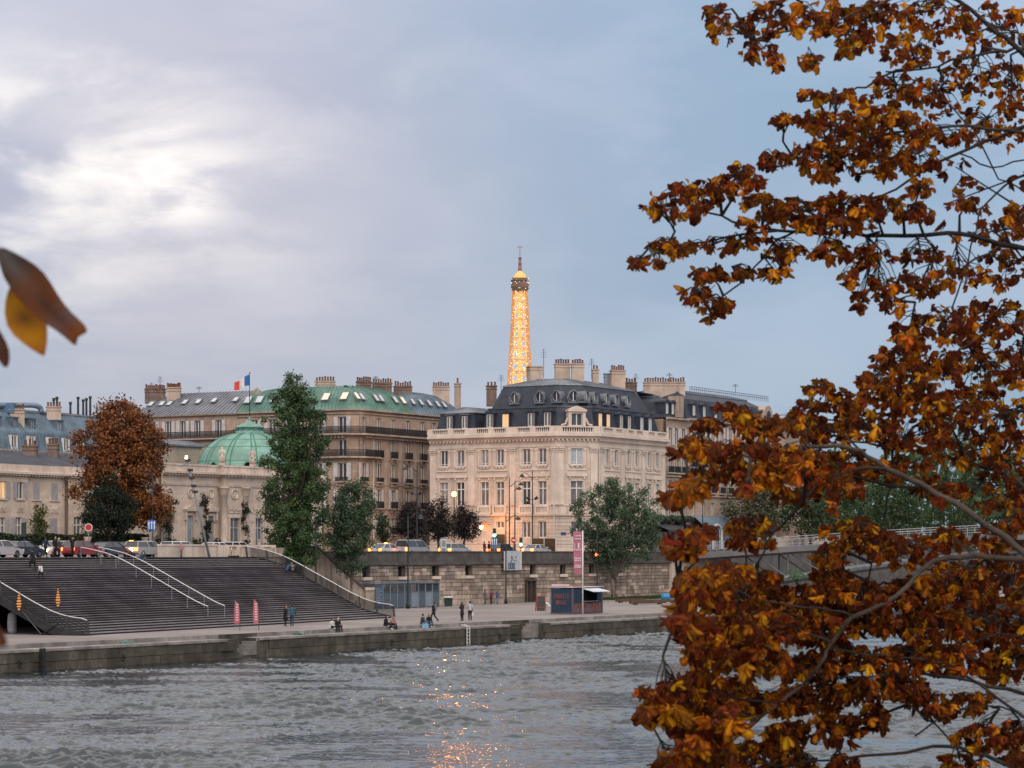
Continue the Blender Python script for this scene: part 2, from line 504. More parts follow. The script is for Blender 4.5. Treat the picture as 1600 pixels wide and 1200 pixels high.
def copy_thing(o, loc, rz, label):
 c = o.copy()
 COL.objects.link(c)
 c.location = loc
 c.rotation_euler = (0, 0, rz)
 c['label'] = label
 for ch in list(o.children):
  d = ch.copy()
  COL.objects.link(d)
  d.parent = c
  for g in list(ch.children):
   e = g.copy()
   COL.objects.link(e)
   e.parent = d
 return c
def np_mesh(name, verts, quads, cols, mats):
 """mesh from arrays; cols is one RGB per vertex stored as the leaf colour"""
 me = bpy.data.meshes.new(name)
 nv, nf = len(verts), len(quads)
 k = quads.shape[1]
 me.vertices.add(nv)
 me.vertices.foreach_set('co', np.ascontiguousarray(verts, dtype=np.float32).ravel())
 me.loops.add(nf * k)
 me.loops.foreach_set('vertex_index', np.ascontiguousarray(quads, dtype=np.int32).ravel())
 me.polygons.add(nf)
 me.polygons.foreach_set('loop_start', np.arange(0, nf * k, k, dtype=np.int32))
 me.update(calc_edges=True)
 if cols is not None:
  at = me.color_attributes.new('col', 'FLOAT_COLOR', 'POINT')
  c4 = np.ones((nv, 4), dtype=np.float32)
  c4[:, :3] = cols
  at.data.foreach_set('color', c4.ravel())
 for m in mats:
  me.materials.append(m)
 me.validate()
 return me
# ------------------------------------------------------------------ river
def build_water():
 m = bpy.data.materials.new('river_surface')
 m.use_nodes = True
 T = m.node_tree
 b = T.nodes['Principled BSDF']
 b.inputs['Base Color'].default_value = (0.010, 0.017, 0.021, 1)
 b.inputs['Roughness'].default_value = 0.03
 b.inputs['IOR'].default_value = 1.66
 b.inputs['Specular IOR Level'].default_value = 0.5
 geo = N(T, 'ShaderNodeNewGeometry')
 mp = N(T, 'ShaderNodeMapping')
 mp.inputs['Rotation'].default_value = (0, 0, -0.3)
 mp.inputs['Scale'].default_value = (1.5, 0.85, 1.0)
 T.links.new(geo.outputs['Position'], mp.inputs['Vector'])
 n1 = N(T, 'ShaderNodeTexNoise')
 n1.inputs['Scale'].default_value = 2.2
 n1.inputs['Detail'].default_value = 4
 n1.inputs['Distortion'].default_value = 0.6
 T.links.new(mp.outputs[0], n1.inputs['Vector'])
 bp = N(T, 'ShaderNodeBump')
 bp.inputs['Strength'].default_value = 1.0
 bp.inputs['Distance'].default_value = 0.055
 T.links.new(n1.outputs[0], bp.inputs['Height'])
 T.links.new(bp.outputs[0], b.inputs['Normal'])
 r = np.random.default_rng(3)
 ys = 80.0 * (262.0 / 80.0) ** np.linspace(0, 1, 1000)
 U, Y = np.meshgrid(np.linspace(-0.27, 0.27, 760), ys)
 X = U * Y
 H = np.zeros_like(X)
 wx = X + 0.9 * np.sin(Y * 0.31 + 0.4) + 0.5 * np.sin(X * 0.43 + Y * 0.27)
 wy = Y + 0.8 * np.sin(X * 0.29 + 1.2) + 0.6 * np.sin(Y * 0.37 - X * 0.21)
 for i in range(64):
  lam = 0.40 * (2.1 / 0.40) ** (r.random() ** 1.1)
  th = r.normal(1.35, 0.55)
  k = 2 * np.pi / lam
  arg = k * (np.cos(th) * wx + np.sin(th) * wy) + r.random() * 6.28
  H += 0.0150 * lam ** 0.8 * (.5 + .5 * np.sin(arg)) ** 3
 mod = 0.85 + 0.5 * np.sin(X * 0.13 + Y * 0.071 + 0.7) * np.sin(Y * 0.105 - X * 0.05 + 1.0) + 0.5 * np.sin(X * 0.21 - Y * 0.26 + 2 * np.sin(X * .11)) * np.sin(Y * 0.43 + X * .08 + 1.5 * np.sin(X * .17 + Y * .05))
 H = (H - H.mean()) * np.clip(mod * 2.2 - 1.05, 0.15, 2.5)
 V = np.stack([X, Y, ZW + H], -1).reshape(-1, 3)
 ny, nx = X.shape
 idx = np.arange(ny * nx).reshape(ny, nx)
 Q = np.stack([idx[:-1, :-1], idx[:-1, 1:], idx[1:, 1:], idx[1:, :-1]], -1).reshape(-1, 4)
 me = np_mesh('river_water', V, Q, None, [m])
 me.polygons.foreach_set('use_smooth', [True] * len(me.polygons))
 o = place('river_water', me)
 o['kind'] = 'structure'
 mb = MB()
 mb.quad((-400, -60, ZW - 0.28), (900, -60, ZW - 0.28), (900, 900, ZW - 0.28), (-400, 900, ZW - 0.28))
 structure('far_water', mb, [m])
build_water()
# ------------------------------------------------------------------ ground sheets
def poly_sheet(name, pts, z, m):
 mb = MB()
 mb.add([(p[0], p[1], z) for p in pts], [tuple(range(len(pts)))])
 return structure(name, mb, [m])
ST_S0, ST_S1 = 18.0, 69.0
def st_base(s):
 return 8.4 + (s - ST_S0) * 0.135
TREADS = [0.95, 0.80, 0.70, 0.55] + [0.335] * 24 + [0.5, 0.6, 0.7, 0.8, 0.9]
NST = len(TREADS) + 1
RISE = ZS / NST
RUN = sum(TREADS)
def st_top(s):
 return st_base(s) + RUN
street_edge = [W(-160, 21.5), W(ST_S0 - 0.02, 21.5), W(ST_S0 - 0.02, st_top(ST_S0)), W(ST_S1 + 0.02, st_top(ST_S1)), W(ST_S1 + 0.02, 33.0),
    W(86, 37.4), W(86, 39.2), W(430, 39.2)]
street_poly = street_edge + [Vector((3000, 3200)), Vector((3000, 5200)), Vector((-3500, 5200)), Vector((-3500, 150))]
poly_sheet('street_ground', street_poly, ZS, M_ASPH)
mb = MB()
mb.add([W(-160, 46.5, ZS + 0.12), W(430, 46.5, ZS + 0.12), W(430, 50.4, ZS + 0.12), W(-160, 50.4, ZS + 0.12)], [(0, 1, 2, 3)])
mb.quad(W(-160, 46.5, ZS), W(430, 46.5, ZS), W(430, 46.5, ZS + 0.12), W(-160, 46.5, ZS + 0.12))
structure('far_pavement', mb, [M_PAVE])
mb = MB()
mb.add([W(70, 33.4, ZS + 0.12), W(86.2, 37.8, ZS + 0.12), W(86.2, 39.4, ZS + 0.12), W(70, 39.4, ZS + 0.12)], [(0, 1, 2, 3)])
structure('tree_terrace', mb, [M_DIRT])
mb = MB()
for t in (43.0,):
 for k in range(60):
  a = -60 + k * 5.0
  mb.quad(W(a, t, ZS + 0.005), W(a + 2.4, t, ZS + 0.005), W(a + 2.4, t + 0.14, ZS + 0.005), W(a, t + 0.14, ZS + 0.005))
structure('road_markings', mb, [M_WHITE])
poly_sheet('quay_promenade', [W(-160, 1.25), W(430, 1.25), W(430, 39.4), W(-160, 39.4)], 0.0, M_PROM)
poly_sheet('foundation_ground', [W(-160, 1.6), W(430, 1.6), W(430, 60), W(-160, 60)], -0.6, M_DIRT)
mb = MB()
nb = [W(-300, -104.2), W(600, -104.2), W(600, -230), W(-300, -230)]
mb.add([(p.x, p.y, 4.4) for p in reversed(nb)] + [(p.x, p.y, -3.0) for p in nb[:2]], [(0, 1, 2, 3), (3, 2, 5, 4)])
structure('near_bank', mb, [M_PAVE])
# ------------------------------------------------------------------ quay wall (river side) built of blocks
NOTCH = [(S_at(372, 0), S_at(402, 0)), (S_at(817, 0), S_at(842, 0))]
def in_notch(s0, s1):
 for a, b in NOTCH:
  if s0 < b and s1 > a:
   return True
 return False
quay = thing('quay_wall', 'low algae-stained stone river wall along the water below the promenade', 'quay wall', W(40, 0, ZW))
def qpart(name, mb, mats):
 return mb.build(name, mats, quay, origin=quay.location)
mb = MB()
cuts = [-160] + [x for ab in NOTCH for x in ab] + [430]
for i in range(0, len(cuts), 2):
 a, b = cuts[i], cuts[i + 1]
 mb.prism([W(a, 0.12), W(b, 0.12), W(b, 1.24), W(a, 1.24)], -3.2, -0.32)
 mb.prism([W(a, 1.24), W(b, 1.24), W(b, 1.9), W(a, 1.9)], -3.2, -0.02)
for a, b in NOTCH:
 mb.prism([W(a, 1.3), W(b, 1.3), W(b, 1.9), W(a, 1.9)], -3.2, -0.02)
 mb.prism([W(a, 0.1), W(b, 0.1), W(b, 1.3), W(a, 1.3)], -3.2, -1.55)
qpart('core', mb, M_QUAY)
mb = MB()
for a, b in NOTCH:
 for k in range(5):
  mb.prism([W(a + 0.9 + k * 0.42, 0.06), W(b, 0.06), W(b, 1.28), W(a + 0.9 + k * 0.42, 1.28)], -1.55 + k * 0.25, -1.55 + (k + 1) * 0.25 if k < 4 else -0.31)
qpart('landing_steps', mb, M_COPE)
stone_cache = {}
def stone_mesh(L, h, dpt, m, seed):
 """one dressed block, local x along, y into the wall, slightly uneven"""
 key = (round(L, 1), round(h, 2), round(dpt, 2), m.name, seed)
 if key not in stone_cache:
  r = random.Random(hash((round(L * 10), seed)) & 0xffff)
  q = MB()
  j = lambda a: (r.random() - 0.5) * a
  b = 0.03
  q.add(((0, dpt, 0), (L, dpt, 0), (L, dpt, h), (0, dpt, h), (0, b, 0), (L, b, 0), (L, b, h), (0, b, h),
    (b, j(.02), b), (L - b, j(.02), b), (L - b, j(.02), h - b), (b, j(.02), h - b)),
    ((4, 5, 9, 8), (5, 6, 10, 9), (6, 7, 11, 10), (7, 4, 8, 11), (8, 9, 10, 11), (0, 1, 5, 4), (1, 2, 6, 5), (2, 3, 7, 6), (3, 0, 4, 7)))
  stone_cache[key] = q.mesh('stone', [m])
 return stone_cache[key]
r_ = random.Random(5)
for row, (z0, h, L0, mm, t0) in enumerate(((-0.50, 0.22, 2.0, M_COPE, -0.05), (-1.18, 0.66, 1.7, M_QUAY, 0.0), (-1.98, 0.78, 1.7, M_QUAY, 0.0))):
 s = -9.0 - r_.random()
 while s < 122:
  L = round(L0 * r_.choice((0.8, 1.0, 1.2, 1.3)), 1)
  if not in_notch(s, s + L):
   me = stone_mesh(L - 0.03, h, 1.30 if row == 0 else 0.14, mm, r_.randint(0, 3))
   place('stone' if row else 'coping_stone', me, quay, W(s, t0 + r_.uniform(-.012, .012), z0) - quay.location, ANG_U)
  s += L
mb = MB()
ks = -9.0
kerb_me = {}
while ks < 122:
 L = 2.4
 if not in_notch(ks, ks + L):
  if 'k' not in kerb_me:
   q = MB()
   q.box(0, 2.37, 0, 0.5, 0, 0.29)
   kerb_me['k'] = q.mesh('kerb_stone', [M_COPE])
  place('kerb_stone', kerb_me['k'], quay, W(ks, 1.20, -0.28) - quay.location, ANG_U)
 ks += L
ringm = MB()
for k in range(12):
 a0, a1 = 2 * PI * k / 12, 2 * PI * (k + 1) / 12
 ringm.tube([(0.16 * math.cos(a0), -0.05, 0.16 * math.sin(a0)), (0.16 * math.cos(a1), -0.05, 0.16 * math.sin(a1))], 0.035, 5, cap=False)
ringm.box(-0.1, 0.1, -0.03, 0.02, 0.08, 0.28)
ring_mesh = ringm.mesh('mooring_ring', [M_IRON])
for px in (30, 192, 612, 780, 925):
 place('mooring_ring', ring_mesh, quay, W(S_at(px, 0), -0.03, -1.25) - quay.location, ANG_U)
def local_frame(s, t, z=0.0):
 return W(s, t, z)
fend = MB()
fend.box(-0.16, 0.16, -0.28, -0.02, -2.3, 0.0)
fend.box(-0.2, 0.2, -0.32, -0.02, -0.5, -0.38)
fend.box(-0.2, 0.2, -0.32, -0.02, -1.2, -1.08)
f = place('fender_post', fend.mesh('fender_post', [M_IRON]), None, W(S_at(63, 0), -0.05, -0.25), ANG_U)
tag(f, 'black timber fender post fixed upright on the quay wall at its left end', 'fender')
lad = thing('quay_ladder', 'pale steel ladder hanging down the quay wall into the water', 'ladder', W(S_at(729, 0), -0.1, ZW - .4), ANG_U)
for x in (-0.22, 0.22):
 q = MB()
 q.tube([(x, -0.08, 0), (x, -0.08, 1.9), (x, 0.5, 2.05)], 0.045, 5)
 q.build('rail', M_LENS, lad)
for k in range(6):
 q = MB()
 q.tube([(-0.22, -0.08, 0.25 + k * 0.29), (0.22, -0.08, 0.25 + k * 0.29)], 0.03, 5)
 q.build('rung', M_LENS, lad)
# ------------------------------------------------------------------ grand staircase
stair = thing('staircase', 'very wide dark flight of steps from the promenade up to the street', 'staircase', W(43, st_base(43), 0))
sm_cache = None
acc = 0.0
p0, p1 = W(ST_S0, st_base(ST_S0)), W(ST_S1, st_base(ST_S1))
STD = (p1 - p0).normalized()                         # direction along the steps
ST_L = (p1 - p0).length
STA = math.atan2(STD.y, STD.x)
STN = Vector((-STD.y, STD.x, 0))
for i in range(NST):
 d = TREADS[i] if i < len(TREADS) else 0.6
 q = MB()
 L = ST_L
 q.box(-L / 2, L / 2, 0, d + 0.06, -0.05, 0.0)               # tread
 q.box(-L / 2, L / 2, -0.012, 0.03, -0.052, 0.006, 1)        # nosing
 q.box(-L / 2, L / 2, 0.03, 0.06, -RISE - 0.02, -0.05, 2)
 b = W(43.5, st_base(43.5), 0) + STN * acc + Vector((0, 0, (i + 1) * RISE - (0.004 if i == NST - 1 else 0)))
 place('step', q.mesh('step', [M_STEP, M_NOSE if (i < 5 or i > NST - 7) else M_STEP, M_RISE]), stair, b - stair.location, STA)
 acc += d
prof = []
acc = 0.0
for i in range(NST):
 prof.append((acc, (i + 1) * RISE))
 acc += TREADS[i] if i < len(TREADS) else 0.6
def st_pt(side, a, z):
 """a = run from the bottom riser, side 0 = left end, 1 = right end"""
 base = (p0 if side == 0 else p1)
 q = base + STN * a
 return Vector((q.x, q.y, z))
def st_z(a):
 z = 0
 for x, h in prof:
  if a >= x - 1e-6:
   z = h
 return z
for side in (0, 1):
 q = MB()
 e = -0.09 if side == 0 else 0.09
 D = STD * e
 pr = [(x, z) for x, z in prof]
 vs_ = []
 for x, z in pr:
  for w_, zz in ((0, z + 0.06), (1, z + 0.06), (0, max(-0.01, z - 0.62)), (1, max(-0.01, z - 0.62))):
   b = st_pt(side, x, zz) + D * (0.15 if w_ == 0 else 1.8)
   vs_.append(b)
 fs = []
 for i in range(len(pr) - 1):
  a, b = i * 4, i * 4 + 4
  fs += [(a, b, b + 1, a + 1), (a + 2, a + 3, b + 3, b + 2), (a, a + 2, b + 2, b), (a + 1, b + 1, b + 3, a + 3)]
 q.add(vs_, fs)
 q.build('stringer', M_STEEL, stair, origin=stair.location)
for a, z in ((3.2, 1.2), (6.5, 3.2)):
 for k in range(9):
  c = st_pt(0, a, 0) + STD * (1.0 + k * 6.2)
  q = MB()
  q.tube([(c.x, c.y, 0), (c.x, c.y, st_z(a) - RISE - 0.2)], 0.1, 5)
  q.build('support_column', M_STEEL, stair, origin=stair.location)
q = MB()
c0, c1, c2 = st_pt(0, 3.6, 0.0), st_pt(0, 1.2, 0.0), st_pt(0, 5.2, 2.0)
off = -STD * 0.25
q.tube([st_pt(0, 5.4, 2.05) + off, st_pt(0, 3.4, 0.03) + off, st_pt(0, 2.0, 0.9) + off], 0.06, 5)
q.build('understructure', M_STEEL, stair, origin=stair.location)
def rail_h(a):
 return 1.05
def side_railing(side, label):
 rl = thing('stair_railing', label, 'railing', st_pt(side, 6.0, 0))
 o = rl.location
 off = STD * (0.05 if side == 0 else -0.05)
 ext = 0.8
 pts = []
 for k in range(36):
  a = -0.3 + (RUN + 0.9) * k / 35
  z = sum(st_z(min(max(a + e, 0), RUN)) for e in [-1.5 + .15 * i_ for i_ in range(21)]) / 21 + 1.05
  if a < 0:
   z = 1.12
  pts.append(st_pt(side, a, z) + off)
 q = MB()
 q.tube(pts, 0.036, 6)
 q.build('handrail', M_ALU, rl, origin=o)
 for k in range(9):
  i = min(35, int(k * 35 / 8))
  top = pts[i]
  a = -0.3 + (RUN + 0.9) * i / 35
  zb = st_z(min(max(a, 0), RUN)) if a > 0 else 0.0
  lean = STN * 0.38
  q = MB()
  q.tube([Vector((top.x, top.y, zb - 0.3)) - lean * 0.4 + Vector((0, 0, 0.02)), top], 0.1, 5)
  q.build('post', M_STEEL, rl, origin=o)
 q = MB()
 for wz in range(1, 10):
  q.tube([p - Vector((0, 0, wz * 0.108)) for p in pts[::2]], 0.026, 3, cap=False)
 for i in range(0, 35):
  for jj in range(4):
   f = jj / 4
   a_, b_ = pts[i].lerp(pts[i + 1], f), pts[i].lerp(pts[i + 1], f)
   q.tube([a_, b_ - Vector((0, 0, 1.0))], 0.012, 3, cap=False)
 q.build('wire_mesh', M_STEEL, rl, origin=o)
 return rl
side_railing(0, 'dark mesh railing with pale handrail down the left end of the wide steps')
side_railing(1, 'dark mesh railing with pale handrail between the wide steps and the stone wall')
def centre_rail(sx, label):
 base = p0 + STD * sx
 rl = thing('centre_handrail', label, 'handrail', (base.x, base.y, 0), group='handrails in the middle of the steps')
 o = rl.location
 pts = []
 for k in range(26):
  a = 2.6 + (RUN - 2.4) * k / 25
  z = sum(st_z(min(max(a + e, 0), RUN)) for e in [-1.5 + .15 * i_ for i_ in range(21)]) / 21 + 0.95
  c = base + STN * a
  pts.append(Vector((c.x, c.y, z)))
 q = MB()
 q.tube(pts, 0.036, 6)
 q.build('rail', M_ALU, rl, origin=o)
 for k in range(8):
  i = min(25, int(round(k * 25 / 7)))
  a = 2.6 + (RUN - 2.4) * i / 25
  q = MB()
  q.tube([Vector((pts[i].x, pts[i].y, st_z(min(a, RUN)))), pts[i]], 0.026, 5)
  q.build('post', M_GREYP, rl, origin=o)
for px, lb in ((326, 'white centre handrail on the wide steps, nearer the left one of the pair'), (352, 'white centre handrail on the wide steps, nearer the pink flags')):
 best = min((abs(((p0 + STD * k * 0.25 + STN * 2.6).x / (p0 + STD * k * 0.25 + STN * 2.6).y) * FOC + 800 - px), k * 0.25) for k in range(200))
 centre_rail(best[1], lb)
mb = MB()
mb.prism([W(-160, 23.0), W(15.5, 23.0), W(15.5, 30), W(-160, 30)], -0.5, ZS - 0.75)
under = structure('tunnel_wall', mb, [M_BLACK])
mb = MB()
mb.prism([W(-160, 21.55), W(ST_S0 + 2, 21.55), W(ST_S0 + 2, 24), W(-160, 24)], ZS - 0.7, ZS - 0.02)
tag(mb.build('street_edge_beam', [M_PARA]), 'dark concrete edge of the street over the underpass left of the steps', 'beam')
mb = MB()
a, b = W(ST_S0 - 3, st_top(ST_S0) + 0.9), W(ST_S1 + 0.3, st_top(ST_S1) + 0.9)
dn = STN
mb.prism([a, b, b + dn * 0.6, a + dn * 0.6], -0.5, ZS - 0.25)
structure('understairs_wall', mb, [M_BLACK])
# ------------------------------------------------------------------ embankment retaining wall of stones
RT = 39.0
emb = thing('embankment_wall', 'tall stained stone embankment wall with small niches and a sooty parapet', 'wall', W(130, RT, 0))
eo = emb.location
SE0, SE1 = 92.0, S_at(1047, RT)
niches = []
for px in (573, 628, 681, 733, 833, 880, 925, 967):
 c = S_at(px, RT)
 p = W(c, RT)
 niches.append((c - 0.75, c + 0.75, 3.35, 4.45))
gate_c = S_at(828, RT)
gate_op = (gate_c - 1.15, gate_c + 1.15, 0.0, 2.6)
ops = niches + [gate_op]
mb = MB()
M_emb = Matrix.Translation(W(0, RT + 0.10)) @ Matrix.Rotation(ANG_U, 4, 'Z')
def wall_cells(mb, M, x0, x1, z0, z1, ops, rev=0.3, mi=0, y=0.0, back=None):
 xs = sorted({x0, x1, *[v for o in ops for v in o[:2] if x0 < v < x1]})
 zs = sorted({z0, z1, *[v for o in ops for v in o[2:4] if z0 < v < z1]})
 for zi in range(len(zs) - 1):
  run = None
  for xi in range(len(xs)):
   solid = False
   if xi < len(xs) - 1:
    cx, cz = (xs[xi] + xs[xi + 1]) / 2, (zs[zi] + zs[zi + 1]) / 2
    solid = not any(o[0] < cx < o[1] and o[2] < cz < o[3] for o in ops)
   if solid and run is None:
    run = xs[xi]
   if not solid and run is not None:
    mb.quad((run, y, zs[zi]), (xs[xi], y, zs[zi]), (xs[xi], y, zs[zi + 1]), (run, y, zs[zi + 1]), mi, M)
    run = None
 for a, b, c, d in [o[:4] for o in ops]:
  yb = y + rev
  mb.quad((a, y, c), (a, yb, c), (a, yb, d), (a, y, d), mi, M)
  mb.quad((b, yb, c), (b, y, c), (b, y, d), (b, yb, d), mi, M)
  mb.quad((a, yb, d), (b, yb, d), (b, y, d), (a, y, d), mi, M)
  mb.quad((a, y, c), (b, y, c), (b, yb, c), (a, yb, c), mi, M)
  if back is not None:
   mb.quad((a, yb, c), (b, yb, c), (b, yb, d), (a, yb, d), back, M)
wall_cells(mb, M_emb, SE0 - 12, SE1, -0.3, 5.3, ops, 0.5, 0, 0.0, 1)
mb.box(SE0 - 12, SE1, 0.7, 1.2, -0.3, 5.3, 0, M_emb)
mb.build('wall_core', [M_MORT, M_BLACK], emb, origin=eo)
r_ = random.Random(9)
stones = []
row, z = 0, 0.0
hs = [0.62, 0.52, 0.5, 0.46, 0.44, 0.42, 0.46, 0.42, 0.40, 0.36]
for h in hs:
 s = SE0 - r_.random()
 while s < SE1 - 0.3:
  L = round(r_.choice((0.6, 0.8, 0.9, 1.1, 1.3, 1.6)) * (1.2 if h > 0.5 else 1.0), 1)
  if s + L > SE1:
   L = SE1 - s
  blocked = [o for o in ops if s < o[1] and s + L > o[0] and z < o[3] - 0.05 and z + h > o[2] + 0.05]
  if blocked:
   o = blocked[0]
   if o[0] - s > 0.3:
    stones.append((s, o[0] - s, z, h))
   s = o[1]
   continue
  if L > 0.25:
   stones.append((s, L, z, h))
  s += L
 z += h
stones.sort(key=lambda a: -a[1] * a[3] / W(a[0], RT).length ** 2)
rest = MB()
for i, (s, L, z, h) in enumerate(stones):
 y = r_.uniform(-0.03, 0.02)
 if i < 299:
  me = stone_mesh(L - 0.025, h - 0.025, 0.12, M_WALLST, r_.randint(0, 4))
  place('stone', me, emb, W(s, RT + y, z) - eo, ANG_U)
 else:
  M = Matrix.Translation(W(s, RT + y, z)) @ Matrix.Rotation(ANG_U, 4, 'Z')
  b, L2, h2 = 0.03, L - 0.025, h - 0.025
  rest.add(((0, .12, 0), (L2, .12, 0), (L2, .12, h2), (0, .12, h2), (b, 0, b), (L2 - b, 0, b), (L2 - b, 0, h2 - b), (b, 0, h2 - b)),
     ((4, 5, 6, 7), (0, 1, 5, 4), (1, 2, 6, 5), (2, 3, 7, 6), (3, 0, 4, 7)), 0, M)
rs = rest.build('small_stones', [M_WALLST], emb, origin=eo)
rs['kind'] = 'stuff'
for a, b, c, d in niches:
 q = MB()
 q.box(a - 0.1, b + 0.1, -0.3, 0.15, c - 0.36, c - 0.02, 0, M_emb)
 q.build('niche_sill', M_TRIM, emb, origin=eo)
q = MB()
q.box(SE0 - 6, SE1 + 1, -0.45, 0.2, 4.62, 4.98, 0, M_emb)
q.build('ledge', M_PARA, emb, origin=eo)
gap = (S_at(783, RT), S_at(815, RT))
s = SE0 - 6
while s < SE1:
 e = min(s + 2.9, SE1 + 0.8)
 q = MB()
 q.box(s, e - 0.04, -0.2, 0.3, 4.98, 6.04, 0, M_emb)
 q.box(s, e - 0.04, -0.28, 0.36, 6.04, 6.16, 0, M_emb)
 q.build('parapet_block', M_PARA, emb, origin=eo)
 s = e
q = MB()
for k in range(12):
 q.box(SE1 - 0.2, SE1 + 1.6, -0.5, 0.3, k * 0.42, k * 0.42 + 0.39, 0, M_emb)
q.box(SE1 - 0.15, SE1 + 1.55, -0.44, 0.3, 0, 5.2, 0, M_emb)
q.build('corner_pier', M_TRIM, emb, origin=eo)
ab = MB()
ab.prism([W(SE1 + 1.6, 38.6), W(SE1 + 9.5, 34.5), W(SE1 + 10, 42), W(SE1 + 1.6, 42)], -0.2, 5.25)
tag(ab.build('bridge_abutment', [mat('abutment_render', (0.36, 0.31, 0.28), 0.9, 0.2, 0.4, streak=0.4, grime=(0.2, 0.16, 0.14))]), 'plain pale abutment wall carrying the end of the footbridge', 'abutment')
gt = thing('wall_gate', 'dark timber gate leaf and frame in the embankment wall', 'gate', W(gate_c, RT, 0), ANG_U)
for x in (-1.1, -0.05, 1.0):
 q = MB()
 q.box(x, x + 0.14, -0.25, 0.1, 0, 2.65)
 q.build('post', M_BARK, gt)
q = MB()
q.box(-1.15, 1.2, -0.28, 0.1, 2.55, 2.75)
q.build('lintel', M_BARK, gt)
for k in range(5):
 q = MB()
 q.box(-0.94 + k * 0.18, -0.78 + k * 0.18, 0.2, 0.26, 0.05, 2.5)
 q.build('plank', M_CHIMB, gt)
pn = thing('poster_panel', 'pale grey panel with scribbled graffiti hung over the sooty parapet', 'panel', W(S_at(800, RT - 0.5), RT - 0.5, 3.9), ANG_U)
q = MB()
q.box(-1.45, 1.75, -0.05, 0.05, 0.0, 2.3)
q.build('board', mat('pale_panel', (0.42, 0.45, 0.49), 0.6, 0.12, 1.2, streak=0.3), pn)
for a_, c_ in ((-1.75, -1.5), (1.8, 2.1)):
 q = MB()
 q.box(a_, c_, -0.12, 0.1, 0, 2.25)
 q.build('side_post', M_LENS, pn)
q = MB()
rg = random.Random(2)
for k in range(3):
 x = -0.9 + k * 0.55
 q.tube([(x, -.06, 0.2), (x, -.06, 0.85), (x + 0.32, -.06, 0.85), (x + 0.32, -.06, 0.2), (x, -.06, 0.2)], 0.07, 4)
for k in range(14):
 x, z = rg.uniform(-1.0, 0.9), rg.uniform(0.95, 1.6)
 q.tube([(x, -.06, z), (x + rg.uniform(-.2, .2), -.06, z + rg.uniform(-.2, .2)), (x + rg.uniform(-.2, .3), -.06, z + rg.uniform(-.2, .2))], 0.03, 4)
q.build('graffiti', mat('graffiti_ink', (0.03, 0.06, 0.09), 0.6), pn)
# ------------------------------------------------------------------ stone side stair beside the steps
def T_top(px, py, t):
 s = S_at(px, t)
 p = W(s, t)
 return s, Z_at(py, p)
ss = thing('stone_stair', 'narrow stone stair with sloping parapet descending along the embankment wall', 'stair', W(92, 37, 0))
so = ss.location
sa, za = T_top(492, 866, 36.4)
sb, zb = T_top(573, 932, 36.4)
q = MB()
for t0, t1, dz in ((36.2, 36.7, 0.0), (38.5, 38.95, 0.25)):
 pts = [(sa - 2, ZS + 0.9), (sa, ZS + 0.9), (sb, zb + 0.3), (sb + 0.8, zb + 0.3), (sb + 0.8, -0.2), (sa - 2, -0.2)]
 A = [W(s, t0, z + (dz if z > 0 else 0)) for s, z in pts]
 B = [W(s, t1, z + (dz if z > 0 else 0)) for s, z in pts]
 n = len(pts)
 q.add(A + B, [tuple(range(n)), tuple(range(2 * n - 1, n - 1, -1))] + [(i, i + n, (i + 1) % n + n, (i + 1) % n) for i in range(n)])
q.build('side_wall', M_WALLST, ss, origin=so)
q = MB()
for t0, t1 in ((36.05, 36.85),):
 pts = [(sa - 2, ZS + 0.9), (sa, ZS + 0.9), (sb, zb + 0.3), (sb + 0.9, zb + 0.3)]
 for i in range(3):
  (s0, z0), (s1, z1) = pts[i], pts[i + 1]
  q.add([W(s0, t0, z0), W(s1, t0, z1), W(s1, t1, z1), W(s0, t1, z0), W(s0, t0, z0 + .22), W(s1, t0, z1 + .22), W(s1, t1, z1 + .22), W(s0, t1, z0 + .22)],
    ((3, 2, 1, 0), (4, 5, 6, 7), (0, 1, 5, 4), (1, 2, 6, 5), (2, 3, 7, 6), (3, 0, 4, 7)))
q.build('coping', M_PARA, ss, origin=so)
for k in range(22):
 q = MB()
 f = k / 22
 s0, s1 = sa + (sb + .5 - sa) * f, sa + (sb + .5 - sa) * (k + 1) / 22
 q.prism([W(s0, 36.7), W(s1, 36.7), W(s1, 38.5), W(s0, 38.5)], -0.1, ZS * (1 - f))
 q.build('step', M_COPE, ss, origin=so)
q = MB()
q.box(S_at(573, 36) - 0.2, S_at(573, 36) + 1.5, 0, 1.4, 0, 2.0, 0, Matrix.Translation(W(0, 36)) @ Matrix.Rotation(ANG_U, 4, 'Z'))
q.taper(S_at(573, 36) - 0.35, S_at(573, 36) + 1.65, -.15, 1.55, 2.0, 2.3, 0.15, 0, Matrix.Translation(W(0, 36)) @ Matrix.Rotation(ANG_U, 4, 'Z'))
q.build('newel_pier', M_WALLST, ss, origin=so)
lw = MB()
lw.prism([W(ST_S1 + 0.4, 32.6), W(sa - 2, 37.0), W(sa - 2, 38), W(ST_S1 + 0.4, 34)], -0.3, ZS - 0.02)
lw.prism([W(ST_S1 + 0.4, 32.4), W(sa - 2, 36.8), W(sa - 2, 37.2), W(ST_S1 + 0.4, 32.9)], ZS - 0.02, ZS + 0.9)
lw.prism([W(ST_S1 + 0.25, 19), W(ST_S1 + 0.7, 19), W(ST_S1 + 0.7, 33), W(ST_S1 + 0.25, 33)], -0.2, 1.6)
tag(lw.build('terrace_wall', [M_WALLST]), 'stone terrace wall under the tall poplar beside the steps', 'wall')
